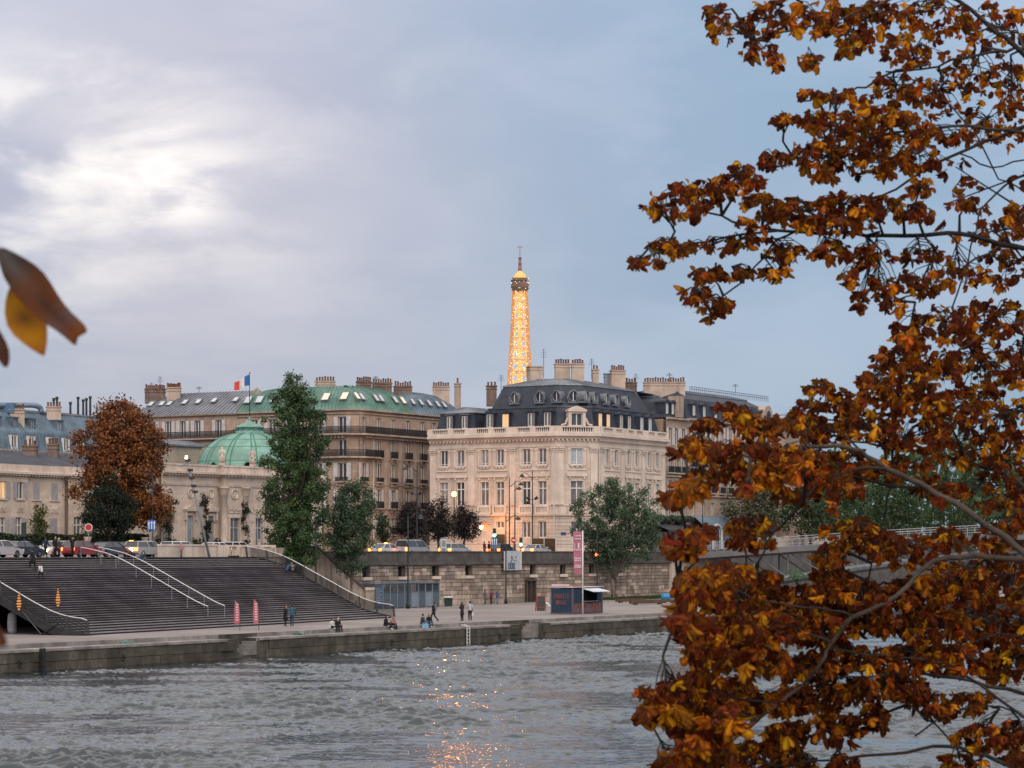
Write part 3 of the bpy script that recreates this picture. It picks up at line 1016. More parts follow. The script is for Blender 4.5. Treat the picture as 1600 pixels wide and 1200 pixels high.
# ------------------------------------------------------------------ head of the steps: plain wall and stone balustrade
def street_pt(px, t, z=ZS):
 return W(S_at(px, t), t, z)
tb = 35.0
pw = thing('parapet_wall', 'plain buff stone wall at the head of the steps', 'wall', street_pt(290, tb), ANG_U)
x0, x1 = S_at(249, tb) - S_at(290, tb), S_at(336, tb) - S_at(290, tb)
q = MB()
q.box(x0, x1, -0.2, 0.2, 0, 1.05)
q.build('wall_body', M_PALT, pw)
q = MB()
q.box(x0 - .06, x1 + .06, -0.27, 0.27, 1.05, 1.2)
q.build('coping', M_TRIM, pw)
q = MB()
q.box(x1 + .1, x1 + 1.2, -0.3, 0.3, 0, 1.15)
q.build('end_block', M_TRIM, pw)
bl = thing('stone_balustrade', 'stone balustrade at the head of the steps under the tall poplar', 'balustrade', street_pt(380, tb), ANG_U)
x0, x1 = S_at(352, tb) - S_at(380, tb), S_at(425, tb) - S_at(380, tb)
q = MB()
q.box(x0, x1, -0.2, 0.2, 0, 0.2)
q.build('plinth', M_TRIM, bl)
q = MB()
q.box(x0, x1, -0.22, 0.22, 0.98, 1.15)
q.build('rail', M_TRIM, bl)
n = 4
balm = MB()
balm.lathe([(0.06, 0), (0.11, .05), (0.05, .2), (0.10, .38), (0.05, .6), (0.10, .74), (0.06, .78)], 8)
bal_me = balm.mesh('baluster', [M_TRIM], True)
for k in range(n + 1):
 x = x0 + (x1 - x0) * k / n
 q = MB()
 q.box(x - 0.32, x + 0.32, -0.24, 0.24, 0.0, 1.16)
 q.build('pedestal', M_TRIM, bl)
 if k < n:
  m_ = int((x1 - x0) / n / 0.34) - 1
  for j in range(m_):
   place('baluster', bal_me, bl, (x + 0.5 + j * 0.34, 0, 0.2))
# ------------------------------------------------------------------ footbridge on the right, behind the autumn tree
br = thing('footbridge', 'grey arched footbridge with steel railings behind the autumn leaves', 'bridge', W(SE1 + 8, 39, ZS))
bo = br.location
SB0, SB1 = SE1 + 2.0, SE1 + 13.0
tt = [42 - k * 5 for k in range(0, 30)]
def deck_z(t):
 u = (42 - t) / 145.0
 return ZS - 0.1 + 3.2 * math.sin(PI * min(max(u, 0), 1))
q = MB()
rl, rr, lo = [], [], []
for a, b in zip(tt[:-1], tt[1:]):
 za_, zb_ = deck_z(a), deck_z(b)
 A = [W(SB0, a, za_), W(SB1, a, za_), W(SB1, b, zb_), W(SB0, b, zb_)]
 q.add(A + [p - Vector((0, 0, 0.75)) for p in A], ((0, 1, 2, 3), (7, 6, 5, 4), (0, 4, 5, 1), (1, 5, 6, 2), (2, 6, 7, 3), (3, 7, 4, 0)))
q.build('deck', mat('bridge_deck', (0.16, 0.16, 0.17), 0.7, 0.2, 0.5), br, origin=bo)
for sx in (SB0, SB1):
 q = MB()
 for hz in (0.35, 0.65, 1.0, 1.25):
  q.tube([W(sx, t, deck_z(t) + hz) for t in tt], 0.045 if hz > 1.2 else 0.02, 4)
 for k in range(0, 145):
  t = 42 - k
  q.tube([W(sx, t, deck_z(t)), W(sx, t, deck_z(t) + 1.25)], 0.028, 4)
 q.build('railing', mat('bridge_rail', (0.34, 0.34, 0.35), 0.5, 0.15, 1.0), br, origin=bo)
for sx in (SB0 + 1.5, SB1 - 1.5):
 q = MB()
 arch = []
 for k in range(28):
  t = 38 - k * 4.9
  u = k / 27
  arch.append(W(sx, t, 0.4 + (6.6) * math.sin(PI * u)))
 q.tube(arch, 0.4, 6)
 for k in range(1, 27):
  a = arch[k]
  st_ = to_st(a)
  zt = deck_z(st_[1]) - 0.7
  if zt > a.z + 0.3:
   q.tube([a, Vector((a.x, a.y, zt))], 0.12, 4)
   b = arch[k + 1]
   q.tube([Vector((a.x, a.y, zt)), b], 0.08, 4)
 q.build('steel_arch', M_GREYP, br, origin=bo)
mb = MB()
mb.prism([W(SE1 + 10, 39.0), W(430, 39.0), W(430, 40), W(SE1 + 10, 40)], -0.3, ZS + 0.9)
mb.prism([W(430, -104), W(430, 40), W(440, 40), W(440, -104)], -3, ZS + 0.9)
tag(mb.build('far_embankment', [M_PARA]), 'dark embankment wall continuing beyond the footbridge', 'wall')
# ------------------------------------------------------------------ building kit
win_cache = {}
def window_meshes(w, h, style, gm, fm):
 key = (round(w, 2), round(h, 2), style, gm.name, fm.name)
 if key in win_cache:
  return win_cache[key]
 q = MB()
 b = 0.085
 q.box(-w / 2, -w / 2 + b, -0.05, 0.05, 0, h)
 q.box(w / 2 - b, w / 2, -0.05, 0.05, 0, h)
 q.box(-w / 2 + b, w / 2 - b, -0.05, 0.05, 0, 0.12)
 q.box(-w / 2 + b, w / 2 - b, -0.05, 0.05, h - b, h)
 q.box(-0.07, 0.07, -0.065, 0.05, 0.12, h - b)
 if style == 'transom':
  z = h * 0.70
  q.box(-w / 2 + b, -0.07, -0.06, 0.05, z - 0.07, z + 0.07)
  q.box(0.07, w / 2 - b, -0.06, 0.05, z - 0.07, z + 0.07)
 elif style == 'low':
  z = 0.34
  q.box(-w / 2 + b, -0.07, -0.055, 0.05, z - 0.04, z + 0.04)
  q.box(0.07, w / 2 - b, -0.055, 0.05, z - 0.04, z + 0.04)
 g = MB()
 g.quad((-w / 2 + b, 0.02, 0.12), (-0.07, 0.02, 0.12), (-0.07, 0.02, h - b), (-w / 2 + b, 0.02, h - b))
 g.quad((0.07, 0.02, 0.12), (w / 2 - b, 0.02, 0.12), (w / 2 - b, 0.02, h - b), (0.07, 0.02, h - b))
 win_cache[key] = (q.mesh('window', [fm]), g.mesh('glass', [gm]))
 return win_cache[key]
shut_cache = {}
def shutter_mesh(w, h, m):
 key = (round(w, 2), round(h, 2), m.name)
 if key not in shut_cache:
  q = MB()
  q.box(0, w, -0.04, 0, 0, h)
  n = max(3, int(h / 0.22))
  for k in range(n):
   z = 0.08 + (h - 0.16) * k / n
   q.box(0.06, w - 0.06, -0.06, -0.04, z, z + (h - 0.16) / n * 0.6)
  shut_cache[key] = q.mesh('shutter', [m])
 return shut_cache[key]
def rail_mesh(L, h=0.95, ret=0.0, m=None, solid=0.5):
 """wrought-iron railing panel: top and bottom rails with dense bars and a patterned lower band"""
 q = MB()
 q.box(0, L, -0.03, 0.03, h - 0.06, h)
 q.box(0, L, -0.02, 0.02, 0.04, 0.09)
 q.box(0, L, -0.015, 0.015, h * 0.62, h * 0.62 + 0.03)
 n = max(2, int(L / 0.10))
 for k in range(n + 1):
  x = L * k / n
  q.box(x - 0.022, x + 0.022, -0.015, 0.015, 0.05, h - 0.04)
 n = max(1, int(L / 0.26))
 for k in range(n):
  x = L * (k + 0.5) / n
  q.lathe([(0.045, -.01), (0.085, 0), (0.045, .01)], 6, (0, 0, 0), 0, Matrix.Translation((x, 0, h * 0.38)) @ Matrix.Rotation(PI / 2, 4, 'X'))
 if ret > 0:
  for x in (0, L):
   q.box(x - .02, x + .02, 0, ret, h - 0.06, h)
   q.box(x - .02, x + .02, 0, ret, 0.04, 0.09)
   for k in range(int(ret / 0.13)):
    q.box(x - .015, x + .015, k * .13, k * .13 + .03, 0.05, h - .04)
 return q
class Building:
 def __init__(s, name, label, cat, s0, t0, z=ZS):
  s.root = thing(name, label, cat, W(s0, t0, z))
  s.o = s.root.location.copy()
 def part(s, name, mb, mats, smooth=False, parent=None):
  return mb.build(name, mats, s.root, smooth, origin=s.o)
 def facade(s, p0, p1):
  """frame along a facade walked left to right seen from outside; x along, y inward, z up (world height)"""
  a, b = W(*p0), W(*p1)
  d = (b - a)
  L = d.length
  ang = math.atan2(d.y, d.x)
  M = Matrix.Translation(a) @ Matrix.Rotation(ang, 4, 'Z')
  return M, L, ang
 def window(s, F, x, z0, w, h, gm, style='plain', fm=None, depth=0.28):
  M, L, ang = F
  fr, gl = window_meshes(w, h, style, gm, fm or M_WHITE)
  o = place('window', fr, s.root, M @ Vector((x, depth - 0.06, z0)) - s.o, ang)
  place('glass', gl, o)
  return o
 def at(s, name, me, F, x, y, z, rz=0.0):
  M, L, ang = F
  return place(name, me, s.root, M @ Vector((x, y, z)) - s.o, ang + rz)
 def px_x(s, F, px, y=0.0):
  """facade coordinate of the photo column px"""
  M, L, ang = F
  a = M @ Vector((0, y, 0))
  d = Vector((math.cos(ang), math.sin(ang)))
  k = (px - 800.0) / FOC
  return (k * a.y - a.x) / (d.x - k * d.y)
 def py_z(s, F, x, py):
  M, L, ang = F
  return Z_at(py, M @ Vector((x, 0, 0)))
def inset_poly(poly, d):
 n = len(poly)
 out = []
 P = [Vector((p[0], p[1])) for p in poly]
 for i in range(n):
  a, b, c = P[i - 1], P[i], P[(i + 1) % n]
  d1, d2 = (b - a).normalized(), (c - b).normalized()
  n1, n2 = Vector((-d1.y, d1.x)), Vector((-d2.y, d2.x))
  m = (n1 + n2) / max(0.25, 1 + n1.dot(n2))
  dd = d[i] if isinstance(d, (list, tuple)) else d
  out.append(b + m * dd)
 return out
def roof_bands(poly_st, levels, seam=0.0, seam_h=0.05):
 """roof over a footprint walked so that outside is on the right; levels = (inset, z); ribs every `seam` metres"""
 q = MB()
 base = [W(s_, t_) for s_, t_ in poly_st]
 rings = [[Vector((p.x, p.y, z)) for p in inset_poly([(v.x, v.y) for v in base], ins)] for ins, z in levels]
 n = len(base)
 for a, b in zip(rings[:-1], rings[1:]):
  for i in range(n):
   j = (i + 1) % n
   q.quad(a[i], a[j], b[j], b[i])
   if seam > 0:
    e = (a[j] - a[i])
    L = e.length
    if L < seam:
     continue
    ed = e / L
    up = ((b[i] + b[j]) / 2 - (a[i] + a[j]) / 2)
    nn = ed.cross(up).normalized()
    k = int(L / seam)
    for m in range(k + 1):
     f = m / k if k else 0
     p, r = a[i].lerp(a[j], f), b[i].lerp(b[j], f)
     w_ = ed * 0.03
     h_ = nn * seam_h
     q.add([p - w_, p + w_, p + w_ + h_, p - w_ + h_, r - w_, r + w_, r + w_ + h_, r - w_ + h_],
       ((0, 1, 2, 3), (7, 6, 5, 4), (0, 4, 5, 1), (1, 5, 6, 2), (2, 6, 7, 3), (3, 7, 4, 0)))
 q.add(rings[-1], [tuple(range(n))])
 return q
def chimney(b, c, along, w, d, z0, z1, pots=4, m=None, ang=ANG_U, potm=None, cap=True):
 """c = world point; stack of plan size w (along) x d"""
 q = MB()
 M = Matrix.Translation((c.x, c.y, 0)) @ Matrix.Rotation(ang, 4, 'Z')
 q.box(-w / 2, w / 2, -d / 2, d / 2, z0, z1, 0, M)
 if cap:
  q.box(-w / 2 - .08, w / 2 + .08, -d / 2 - .08, d / 2 + .08, z1 - 0.42, z1 - 0.30, 0, M)
  q.box(-w / 2 - .12, w / 2 + .12, -d / 2 - .12, d / 2 + .12, z1, z1 + 0.14, 0, M)
 o = b.part('chimney', q, m or M_CHIM)
 if pots:
  for k in range(pots):
   x = -w / 2 + w * (k + 0.5) / pots
   q = MB()
   hh = 0.55 + 0.25 * random.random()
   q.lathe([(0.17, 0.14), (0.13, hh * 0.6), (0.13, hh), (0.17, hh), (0.17, hh + .08)], 7, (x, 0, z1), 0, M)
   q.build('chimney_pot', potm or M_POT, o, origin=b.o)
 return o
def antenna(b, p, h):
 q = MB()
 q.tube([p, p + Vector((0, 0, h))], 0.035, 4)
 for k in range(4):
  z = h * (0.72 + 0.08 * k)
  L = 0.5 - 0.07 * k
  q.tube([p + Vector((-L, 0.1, z)), p + Vector((L, -0.1, z))], 0.022, 3)
 b.part('antenna', q, M_IRON)
def dormer(b, F, x, z0, w, h, y0, dep, gm, body, face=None, style='flat', fm=None):
 """box dormer standing out of a mansard: front at y0, running back dep"""
 M, L, ang = F
 q = MB()
 fr = 0.16
 f = face or body
 q.box(x - w / 2 - fr, x - w / 2, y0, y0 + dep, z0 - .15, z0 + h + fr, 0, M)
 q.box(x + w / 2, x + w / 2 + fr, y0, y0 + dep, z0 - .15, z0 + h + fr, 0, M)
 q.box(x - w / 2, x + w / 2, y0 + .02, y0 + dep, z0 + h, z0 + h + fr, 0, M)
 if style == 'arch':
  pts = [(x - w / 2 - .3, z0 + h + .1)] + [(x + (w / 2 + .3) * math.sin(a), z0 + h + .1 + .45 * math.cos(a)) for a in [-PI / 2 + PI * k / 6 for k in range(7)]] + [(x + w / 2 + .3, z0 + h + .1)]
  n = len(pts)
  q.add([(px_, y0 - .15, pz) for px_, pz in pts] + [(px_, y0 + dep + .5, pz) for px_, pz in pts],
    [tuple(range(n)), tuple(range(2 * n - 1, n - 1, -1))] + [(i, i + n, (i + 1) % n + n, (i + 1) % n) for i in range(n)], 1, M)
 else:
  q.box(x - w / 2 - fr - .08, x + w / 2 + fr + .08, y0 - .12, y0 + dep + .4, z0 + h + fr, z0 + h + fr + .12, 1, M)
 b.part('dormer', q, [f, body])
 fr_, gl = window_meshes(w, h, 'plain', gm, fm or M_WHITE)
 o = place('window', fr_, b.root, M @ Vector((x, y0 + 0.12, z0)) - b.o, ang)
 place('glass', gl, o)
def oeil(b, F, x, z, r, y0, gm, ring):
 """round dormer with hood"""
 M, L, ang = F
 R90 = M @ Matrix.Translation((x, y0, z)) @ Matrix.Rotation(PI / 2, 4, 'X')
 q = MB()
 q.lathe([(r, -1.4), (r * 1.28, -1.4), (r * 1.28, 0.05), (r * 1.12, 0.12), (r, 0.05), (r, -0.2)], 14, (0, 0, 0), 0, R90, sy=1.2)
 q.box(x - r * 1.5, x + r * 1.5, y0 - .1, y0 + 1.0, z - r * 1.75, z - r * 1.35, 0, M)
 q.box(x - r * .45, x + r * .45, y0 - .16, y0 + .3, z + r * 1.35, z + r * 1.7, 0, M)
 for sx in (-1, 1):
  q.tube([(x + sx * r * 1.2, y0 - .05, z - r * 1.4), (x + sx * r * 1.55, y0 - .05, z - r * .6), (x + sx * r * 1.3, y0 - .05, z + r * .6)], 0.12, 5, 0, M)
 q2 = b.part('round_dormer', q, ring)
 g = MB()
 g.lathe([(1e-4, -0.12), (r, -0.12)], 14, (0, 0, 0), 0, R90, sy=1.2)
 g.box(x - .05, x + .05, y0 + .05, y0 + .12, z - r * 1.2, z + r * 1.2, 1, M)
 g.build('glass', [gm, M_WHITE], q2, origin=b.o)
def skylight(b, p0, ed, up, w, h, gm):
 """tilted roof light lying on a slope: centre p0, edge dir ed, up-slope dir up"""
 n = ed.cross(up).normalized()
 q = MB()
 c = p0 + n * 0.08
 a, e = ed * w / 2, up * h / 2
 fr = []
 for (x0, x1, y0, y1) in ((-1, 1, -1, -.82), (-1, 1, .82, 1), (-1, -.82, -.82, .82), (.82, 1, -.82, .82)):
  P = [c + a * x0 + e * y0, c + a * x1 + e * y0, c + a * x1 + e * y1, c + a * x0 + e * y1]
  q.add(P + [p + n * 0.12 for p in P], ((4, 5, 6, 7), (0, 1, 5, 4), (1, 2, 6, 5), (2, 3, 7, 6), (3, 0, 4, 7)))
 o = b.part('skylight', q, M_GREYP)
 g = MB()
 g.quad(*[c + n * .05 + a * x * .9 + e * y * .9 for x, y in ((-1, -1), (1, -1), (1, 1), (-1, 1))])
 g.build('glass', gm, o, origin=b.o)
def pilaster(mb, M, x, w, z0, z1, out=0.14, cap=0.7, mi=0):
 mb.box(x - w / 2, x + w / 2, -out, 0.02, z0, z1 - cap, mi, M)
 mb.box(x - w / 2 - .08, x + w / 2 + .08, -out - .06, 0.02, z0, z0 + .3, mi, M)
 for k in range(3):
  e = 0.04 + 0.06 * k
  zz = z1 - cap + cap * k / 3
  mb.box(x - w / 2 - e, x + w / 2 + e, -out - e, 0.02, zz, zz + cap / 3 - .05, mi, M)
  for j in range(3):
   cx_ = x - w / 2 + w * (j + .5) / 3
   mb.box(cx_ - w * .12, cx_ + w * .12, -out - e - .07, -out - e, zz + .02, zz + cap / 3 - .07, mi, M)
 mb.box(x - w / 2 - .2, x + w / 2 + .2, -out - .2, 0.02, z1 - .1, z1, mi, M)
def surround(mb, M, x, w, z0, h, b=0.16, out=0.06, head=0.0, mi=0):
 mb.box(x - w / 2 - b, x - w / 2, -out, 0.02, z0, z0 + h, mi, M)
 mb.box(x + w / 2, x + w / 2 + b, -out, 0.02, z0, z0 + h, mi, M)
 mb.box(x - w / 2 - b, x + w / 2 + b, -out, 0.02, z0 + h, z0 + h + b, mi, M)
 if head:
  mb.box(x - w / 2 - b - .12, x + w / 2 + b + .12, -out - head, 0.02, z0 + h + b + .25, z0 + h + b + .45, mi, M)
def sill(mb, M, x, w, z, out=0.22, h=0.16, mi=0, brackets=False):
 mb.box(x - w / 2 - .22, x + w / 2 + .22, -out, 0.1, z - h, z, mi, M)
 if brackets:
  for e in (-w * .42, 0, w * .42):
   mb.box(x + e - .14, x + e + .14, -out + .04, 0.02, z - h - .22, z - h, mi, M)
# ================================================================== central mansion on the corner
M_CURTP = mat('pale_curtained_glass', (0.30, 0.275, 0.26), 0.25, 0.3, 0.9, spec=0.6)
b1 = Building('corner_mansion', 'pale limestone corner mansion with a dark slate mansard roof and balustrade', 'mansion', 176, 56)
C1 = (173.2, 50.0)
C2 = (169.0, 54.2)
DL = (169.0, T_at(671.5, 169.0))
AR = (S_at(1040, 50.0), 50.0)
FL, FC, FR = b1.facade(DL, C2), b1.facade(C2, C1), b1.facade(C1, AR)
zB = ZS
Z1b, Z1t, Z2b, Z2t = 12.45, 15.75, 17.95, 20.2
ZG0, ZG1 = 8.0, 10.2
r1 = random.Random(4)
trim, walls = MB(), MB()
wins = []      # (facade, x, z0, w, h, style, glass)
left_px = [694, 719.5, 757.5, 781.5, 822.5, 847.5]
left_x = [b1.px_x(FL, p) for p in left_px]
right_px = [949, 962.5, 982, 995, 1014, 1027]
right_x = [b1.px_x(FR, p) for p in right_px]
chx = [FC[1] * 0.5]
for F, xs, nm in ((FL, left_x, 'L'), (FC, chx, 'C'), (FR, right_x, 'R')):
 ops = []
 w = {'L': 1.22, 'C': 1.65, 'R': 1.2}[nm]
 for i, x in enumerate(xs):
  ops.append((x - w / 2, x + w / 2, Z2b, Z2t))
  wins.append((F, x, Z2b, w, Z2t - Z2b, 'low', M_PALEG if nm == 'C' else r1.choice([M_CURT, M_GLASS, M_CURT, M_CURTP])))
  ops.append((x - w / 2 - .06, x + w / 2 + .06, Z1b, Z1t))
  wins.append((F, x, Z1b, w + .12, Z1t - Z1b, 'transom', r1.choice([M_CURT, M_CURT, M_CURTP, M_GLASS])))
  g0 = ZG0
  gh = ZG1
  if nm == 'L' and i == 3:
   g0, gh = 9.3, 10.3
  if nm == 'L' and i == 2:
   g0 = 9.0
  ops.append((x - w / 2, x + w / 2, g0, gh))
  gm_ = M_CURT
  if nm == 'L' and i == 2:
   gm_ = M_LITO
  if nm == 'L' and i in (0, 1):
   gm_ = M_GLASS
  wins.append((F, x, g0, w, gh - g0, 'plain', gm_))
 wall_cells(walls, F[0], 0, F[1], zB - .3, 22.3, ops, 0.28)
 for x in xs:
  sill(trim, F[0], x, w, Z2b, brackets=True)
  surround(trim, F[0], x, w, Z2b, Z2t - Z2b, .14, .05)
  surround(trim, F[0], x, w + .12, Z1b, Z1t - Z1b, .18, .07)
  for e in (-1, 1):                                   # little ionic colonnettes beside the upper windows
   trim.box(x + e * (w / 2 + .3) - .12, x + e * (w / 2 + .3) + .12, -.1, .02, Z2b, Z2t - .1, 0, F[0])
   trim.box(x + e * (w / 2 + .3) - .2, x + e * (w / 2 + .3) + .2, -.17, .02, Z2t - .25, Z2t + .08, 0, F[0])
   trim.box(x + e * (w / 2 + .18) - .1, x + e * (w / 2 + .18) + .1, -.25, .02, 16.0, 16.3, 0, F[0])
  for k in range(5):
   a = -0.9 + 1.8 * k / 4
   trim.box(x + w * .62 * math.sin(a) - .17, x + w * .62 * math.sin(a) + .17, -.05, .02, ZG1 - .12 + .42 * math.cos(a) - .1, ZG1 + .42 * math.cos(a) + .32, 0, F[0])
 pr = list(zip(xs[0::2], xs[1::2])) if len(xs) > 1 else [(xs[0], xs[0])]
 for a, c in pr:
  q = MB()
  q.box(a - w / 2 - .6, c + w / 2 + .6, -.22, .02, 16.35, 16.75, 0, F[0])
  q.box(a - w / 2 - .5, c + w / 2 + .5, -.12, .02, 17.2, 17.4, 0, F[0])
  b1.part('window_head', q, M_TRIM)
  for xx in sorted({a, c}):
   q = MB()
   q.box(xx - w / 2 - .45, xx + w / 2 + .45, -.32, .02, 11.25, 11.5, 0, F[0])
   q.box(xx - w / 2 - .45, xx + w / 2 + .45, -.30, -.05, 12.2, 12.4, 0, F[0])
   for k in range(7):
    bx = xx - w / 2 + w * k / 6
    q.box(bx - .06, bx + .06, -.24, -.1, 11.5, 12.2, 0, F[0])
   for e in (-1, 1):
    q.box(xx + e * (w / 2 + .35) - .15, xx + e * (w / 2 + .35) + .15, -.31, .02, 11.5, 12.2, 0, F[0])
   b1.part('balcony', q, M_TRIM)
for F, pp in ((FL, [b1.px_x(FL, p) for p in (677, 737, 801.5, 867)]), (FC, [0.55, FC[1] - 0.55]), (FR, [b1.px_x(FR, p) for p in (940.5, 972.5, 1005, 1036)])):
 for x in pp:
  q = MB()
  pilaster(q, F[0], x, 0.95, 12.5, 20.35)
  b1.part('pilaster', q, M_TRIM)
for F in (FL, FC, FR):
 pass
path1 = [W(*DL), W(*C2), W(*C1), W(*AR)]
for z in [ZS + 1.1 + 0.5 * k for k in range(12)]:
 pass
trim.sweep(path1, [(0, ZS - .2), (0.14, ZS - .2), (0.14, ZS + .9), (0, ZS + .98)])
trim.sweep(path1, [(0, 11.0), (0.3, 11.0), (0.36, 11.25), (0, 11.25)])
trim.sweep(path1, [(0, 12.38), (0.1, 12.38), (0.1, 12.5), (0, 12.5)])
trim.sweep(path1, [(0, 20.4), (0.1, 20.4), (0.16, 20.75), (0, 20.75)])
trim.sweep(path1, [(0, 21.45), (0.25, 21.45), (0.42, 21.75), (0.75, 21.85), (0.75, 22.2), (0, 22.3)])
b1.part('wall', walls, M_LIME)
b1.part('stone_trim', trim, M_TRIM)
q = MB()
for F in (FL, FC, FR):
 n = int(F[1] / 0.55)
 for k in range(n):
  x = F[1] * (k + .5) / n
  q.box(x - .11, x + .11, -.4, 0, 21.22, 21.45, 0, F[0])
b1.part('modillions', q, M_TRIM)['kind'] = 'stuff'
for F, xs in ((FL, left_x), (FC, chx), (FR, right_x)):
 w = 1.9 if F is FC else 1.5
 q = MB()
 for k in range(10):
  z0 = ZS + 0.98 + k * 0.5
  if z0 > 10.6:
   break
  edges = [0.0]
  if z0 + .25 > 7.6 and z0 < 10.4:
   for x in xs:
    edges += [x - w / 2 + .1, x + w / 2 - .1]
  edges.append(F[1])
  for a, c in zip(edges[0::2], edges[1::2]):
   q.box(a, c, -.07, .01, z0 + .03, z0 + .47, 0, F[0])
 b1.part('rustication', q, M_LIME)
for F, x, z0, w, h, stl, g in wins:
 b1.window(F, x, z0, w, h, g, stl)
for px in (874, 934.5):
 F = FL if px < 900 else FR
 q = MB()
 x = (F[1] - .15) if F is FL else 0.15
 q.tube([F[0] @ Vector((x, -.22, ZS)), F[0] @ Vector((x, -.22, 20.6))], 0.075, 6)
 b1.part('drain_pipe', q, M_LENS)
q = MB()
q.sweep(path1, [(0.5, 22.25), (0.5, 22.45), (0.12, 22.45), (0.12, 22.25)])
q.sweep(path1, [(0.46, 23.02), (0.46, 23.22), (0.14, 23.22), (0.14, 23.02)])
for F, xs in ((FL, left_x), (FC, chx), (FR, right_x)):
 solids = [0.3, F[1] - .3]
 if len(xs) > 1:
  for a, c in zip(xs[:-1], xs[1:]):
   solids.append((a + c) / 2)
 for x in solids:
  wd = 0.95 if len(xs) > 1 and x in solids[3::2] else 0.45
  q.box(x - wd, x + wd, -.48, -.12, 22.45, 23.03, 0, F[0])
 n = int(F[1] / 0.32)
 for k in range(n):
  x = F[1] * (k + .5) / n
  q.taper(x - .085, x + .085, -.38, -.21, 22.45, 22.75, .02, 0, F[0])
  q.box(x - .05, x + .05, -.34, -.25, 22.75, 23.02, 0, F[0])
b1.part('balustrade', q, M_TRIM)
tH = T_at(757, 171.0)
backL = (AR[0], 66.0)
main_poly = [(169.0, tH), C2, C1, AR, (AR[0], 68.0), (182.0, max(tH, 68.0) + 2)]
q = roof_bands(main_poly, [(0.55, 22.3), (1.35, 25.85), (1.7, 25.95), (3.1, 29.0)])
b1.part('slate_roof', q, M_SLATE)
q = roof_bands(main_poly, [(3.0, 29.0), (3.05, 29.12), (7.0, 30.2)], 0.7)
b1.part('zinc_top', q, M_ZINC)
q = roof_bands(main_poly, [(1.25, 25.84), (1.18, 25.98), (1.75, 25.99)])
b1.part('roof_moulding', q, M_ZINC)
low_poly = [(169.0, DL[1]), (169.0, tH + .02), (180.0, tH + .02), (180.0, DL[1])]
q = roof_bands(low_poly, [(0.55, 22.3), (1.1, 25.4)])
b1.part('low_slate_roof', q, M_SLATE)
q = roof_bands(low_poly, [(0.95, 25.4), (0.95, 25.52), (3.4, 26.4)], 0.7)
b1.part('low_zinc_roof', q, M_ZINC)
for i, px in enumerate((699, 722.5)):
 dormer(b1, FL, b1.px_x(FL, px), 23.25, .95, 1.75, .55, 1.2, M_CURT, M_ZINC, M_SLATE)
for i, px in enumerate((762.5, 787, 827, 852.5)):
 dormer(b1, FL, b1.px_x(FL, px), 23.25, 1.05, 1.85, .45, 1.3, (M_CURT, M_LIT, M_CURT, M_CURT)[i], M_SLATE, M_SLATE, 'arch')
for i, px in enumerate((943, 955.5, 975.5, 988, 1007.5, 1020.5)):
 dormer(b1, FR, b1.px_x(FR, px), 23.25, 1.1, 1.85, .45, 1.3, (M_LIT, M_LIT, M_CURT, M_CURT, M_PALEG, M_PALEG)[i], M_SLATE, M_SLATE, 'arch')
ringm_ = mat('zinc_ornament', (0.17, 0.19, 0.215), 0.5, 0.3, 2.0, metal=0.2, streak=.3)
for px in (793.5, 833, 859.5):
 oeil(b1, FL, b1.px_x(FL, px), 27.35, .52, 1.75, M_GLASS if px > 800 else M_CURT, ringm_)
oeil(b1, FC, FC[1] * .5, 27.4, .55, 1.75, M_GLASS, ringm_)
for px in (934.5, 947, 965.5, 980, 998):
 oeil(b1, FR, b1.px_x(FR, px), 27.35, .5, 1.75, M_PALEG, ringm_)
q = MB()
x = FC[1] * .5
M = FC[0]
for e in (-1, 1):
 q.box(x + e * 1.0 - .22, x + e * 1.0 + .22, -.15, 1.6, 23.2, 25.2, 0, M)
 q.tube([(x + e * 1.25, .1, 24.3), (x + e * 1.5, .1, 23.8), (x + e * 1.6, .1, 23.5), (x + e * 2.2, .1, 23.3)], .16, 6, 0, M)
q.box(x - .8, x + .8, -.1, 1.6, 24.95, 25.2, 0, M)
q.box(x - 1.35, x + 1.35, -.35, 1.7, 25.2, 25.42, 0, M)
q.add([(x - 1.4, -.37, 25.42), (x + 1.4, -.37, 25.42), (x, -.37, 25.98), (x - 1.4, 1.7, 25.42), (x + 1.4, 1.7, 25.42), (x, 1.7, 25.98)],
  ((0, 1, 2), (5, 4, 3), (0, 2, 5, 3), (1, 4, 5, 2), (0, 3, 4, 1)), 0, M)
b1.part('pedimented_dormer', q, M_TRIM)
b1.window(FC, x, 23.25, 1.56, 1.7, M_GLASS, 'plain', depth=.3)
def chim_px(b, x0, x1, ytop, ybot, s, pots, d=1.1, m=None, ang=ANG_U):
 """stack between photo columns x0, x1 standing in the plane s = const (street-perpendicular wall) or facing the river"""
 t = T_at((x0 + x1) / 2, s)
 c = W(s, t)
 k = FOC / c.y
 w = (x1 - x0) / k
 zt = Z_at(ytop, c)
 zb_ = Z_at(ybot, c) - 1.2
 chimney(b, c, 'x', w * 1.0, d, zb_, zt, pots, m, ang)
chim_px(b1, 825, 846, 574, 600, 176.5, 0, 1.6, ang=0.35)
chim_px(b1, 867, 890, 570, 596, 181.0, 6, 1.2, ang=0.1)
chim_px(b1, 893, 912, 570, 598, 180.0, 5, 1.2, ang=0.1)
chim_px(b1, 925.5, 935, 578.5, 600, 184.0, 2, 1.0, ang=0.1)
chim_px(b1, 944, 952, 585, 600, 188.0, 0, 1.0, M_ZINC, ang=0.1)
chim_px(b1, 954, 976, 580, 603, 188.0, 6, 1.2, ang=0.2)
chim_px(b1, 977, 994, 599, 606, 190.0, 4, 1.0, M_CHIMB, ang=0.2)
chim_px(b1, 760, 776, 604, 622, 181.0, 3, 1.0, M_CHIMB, ang=0.0)
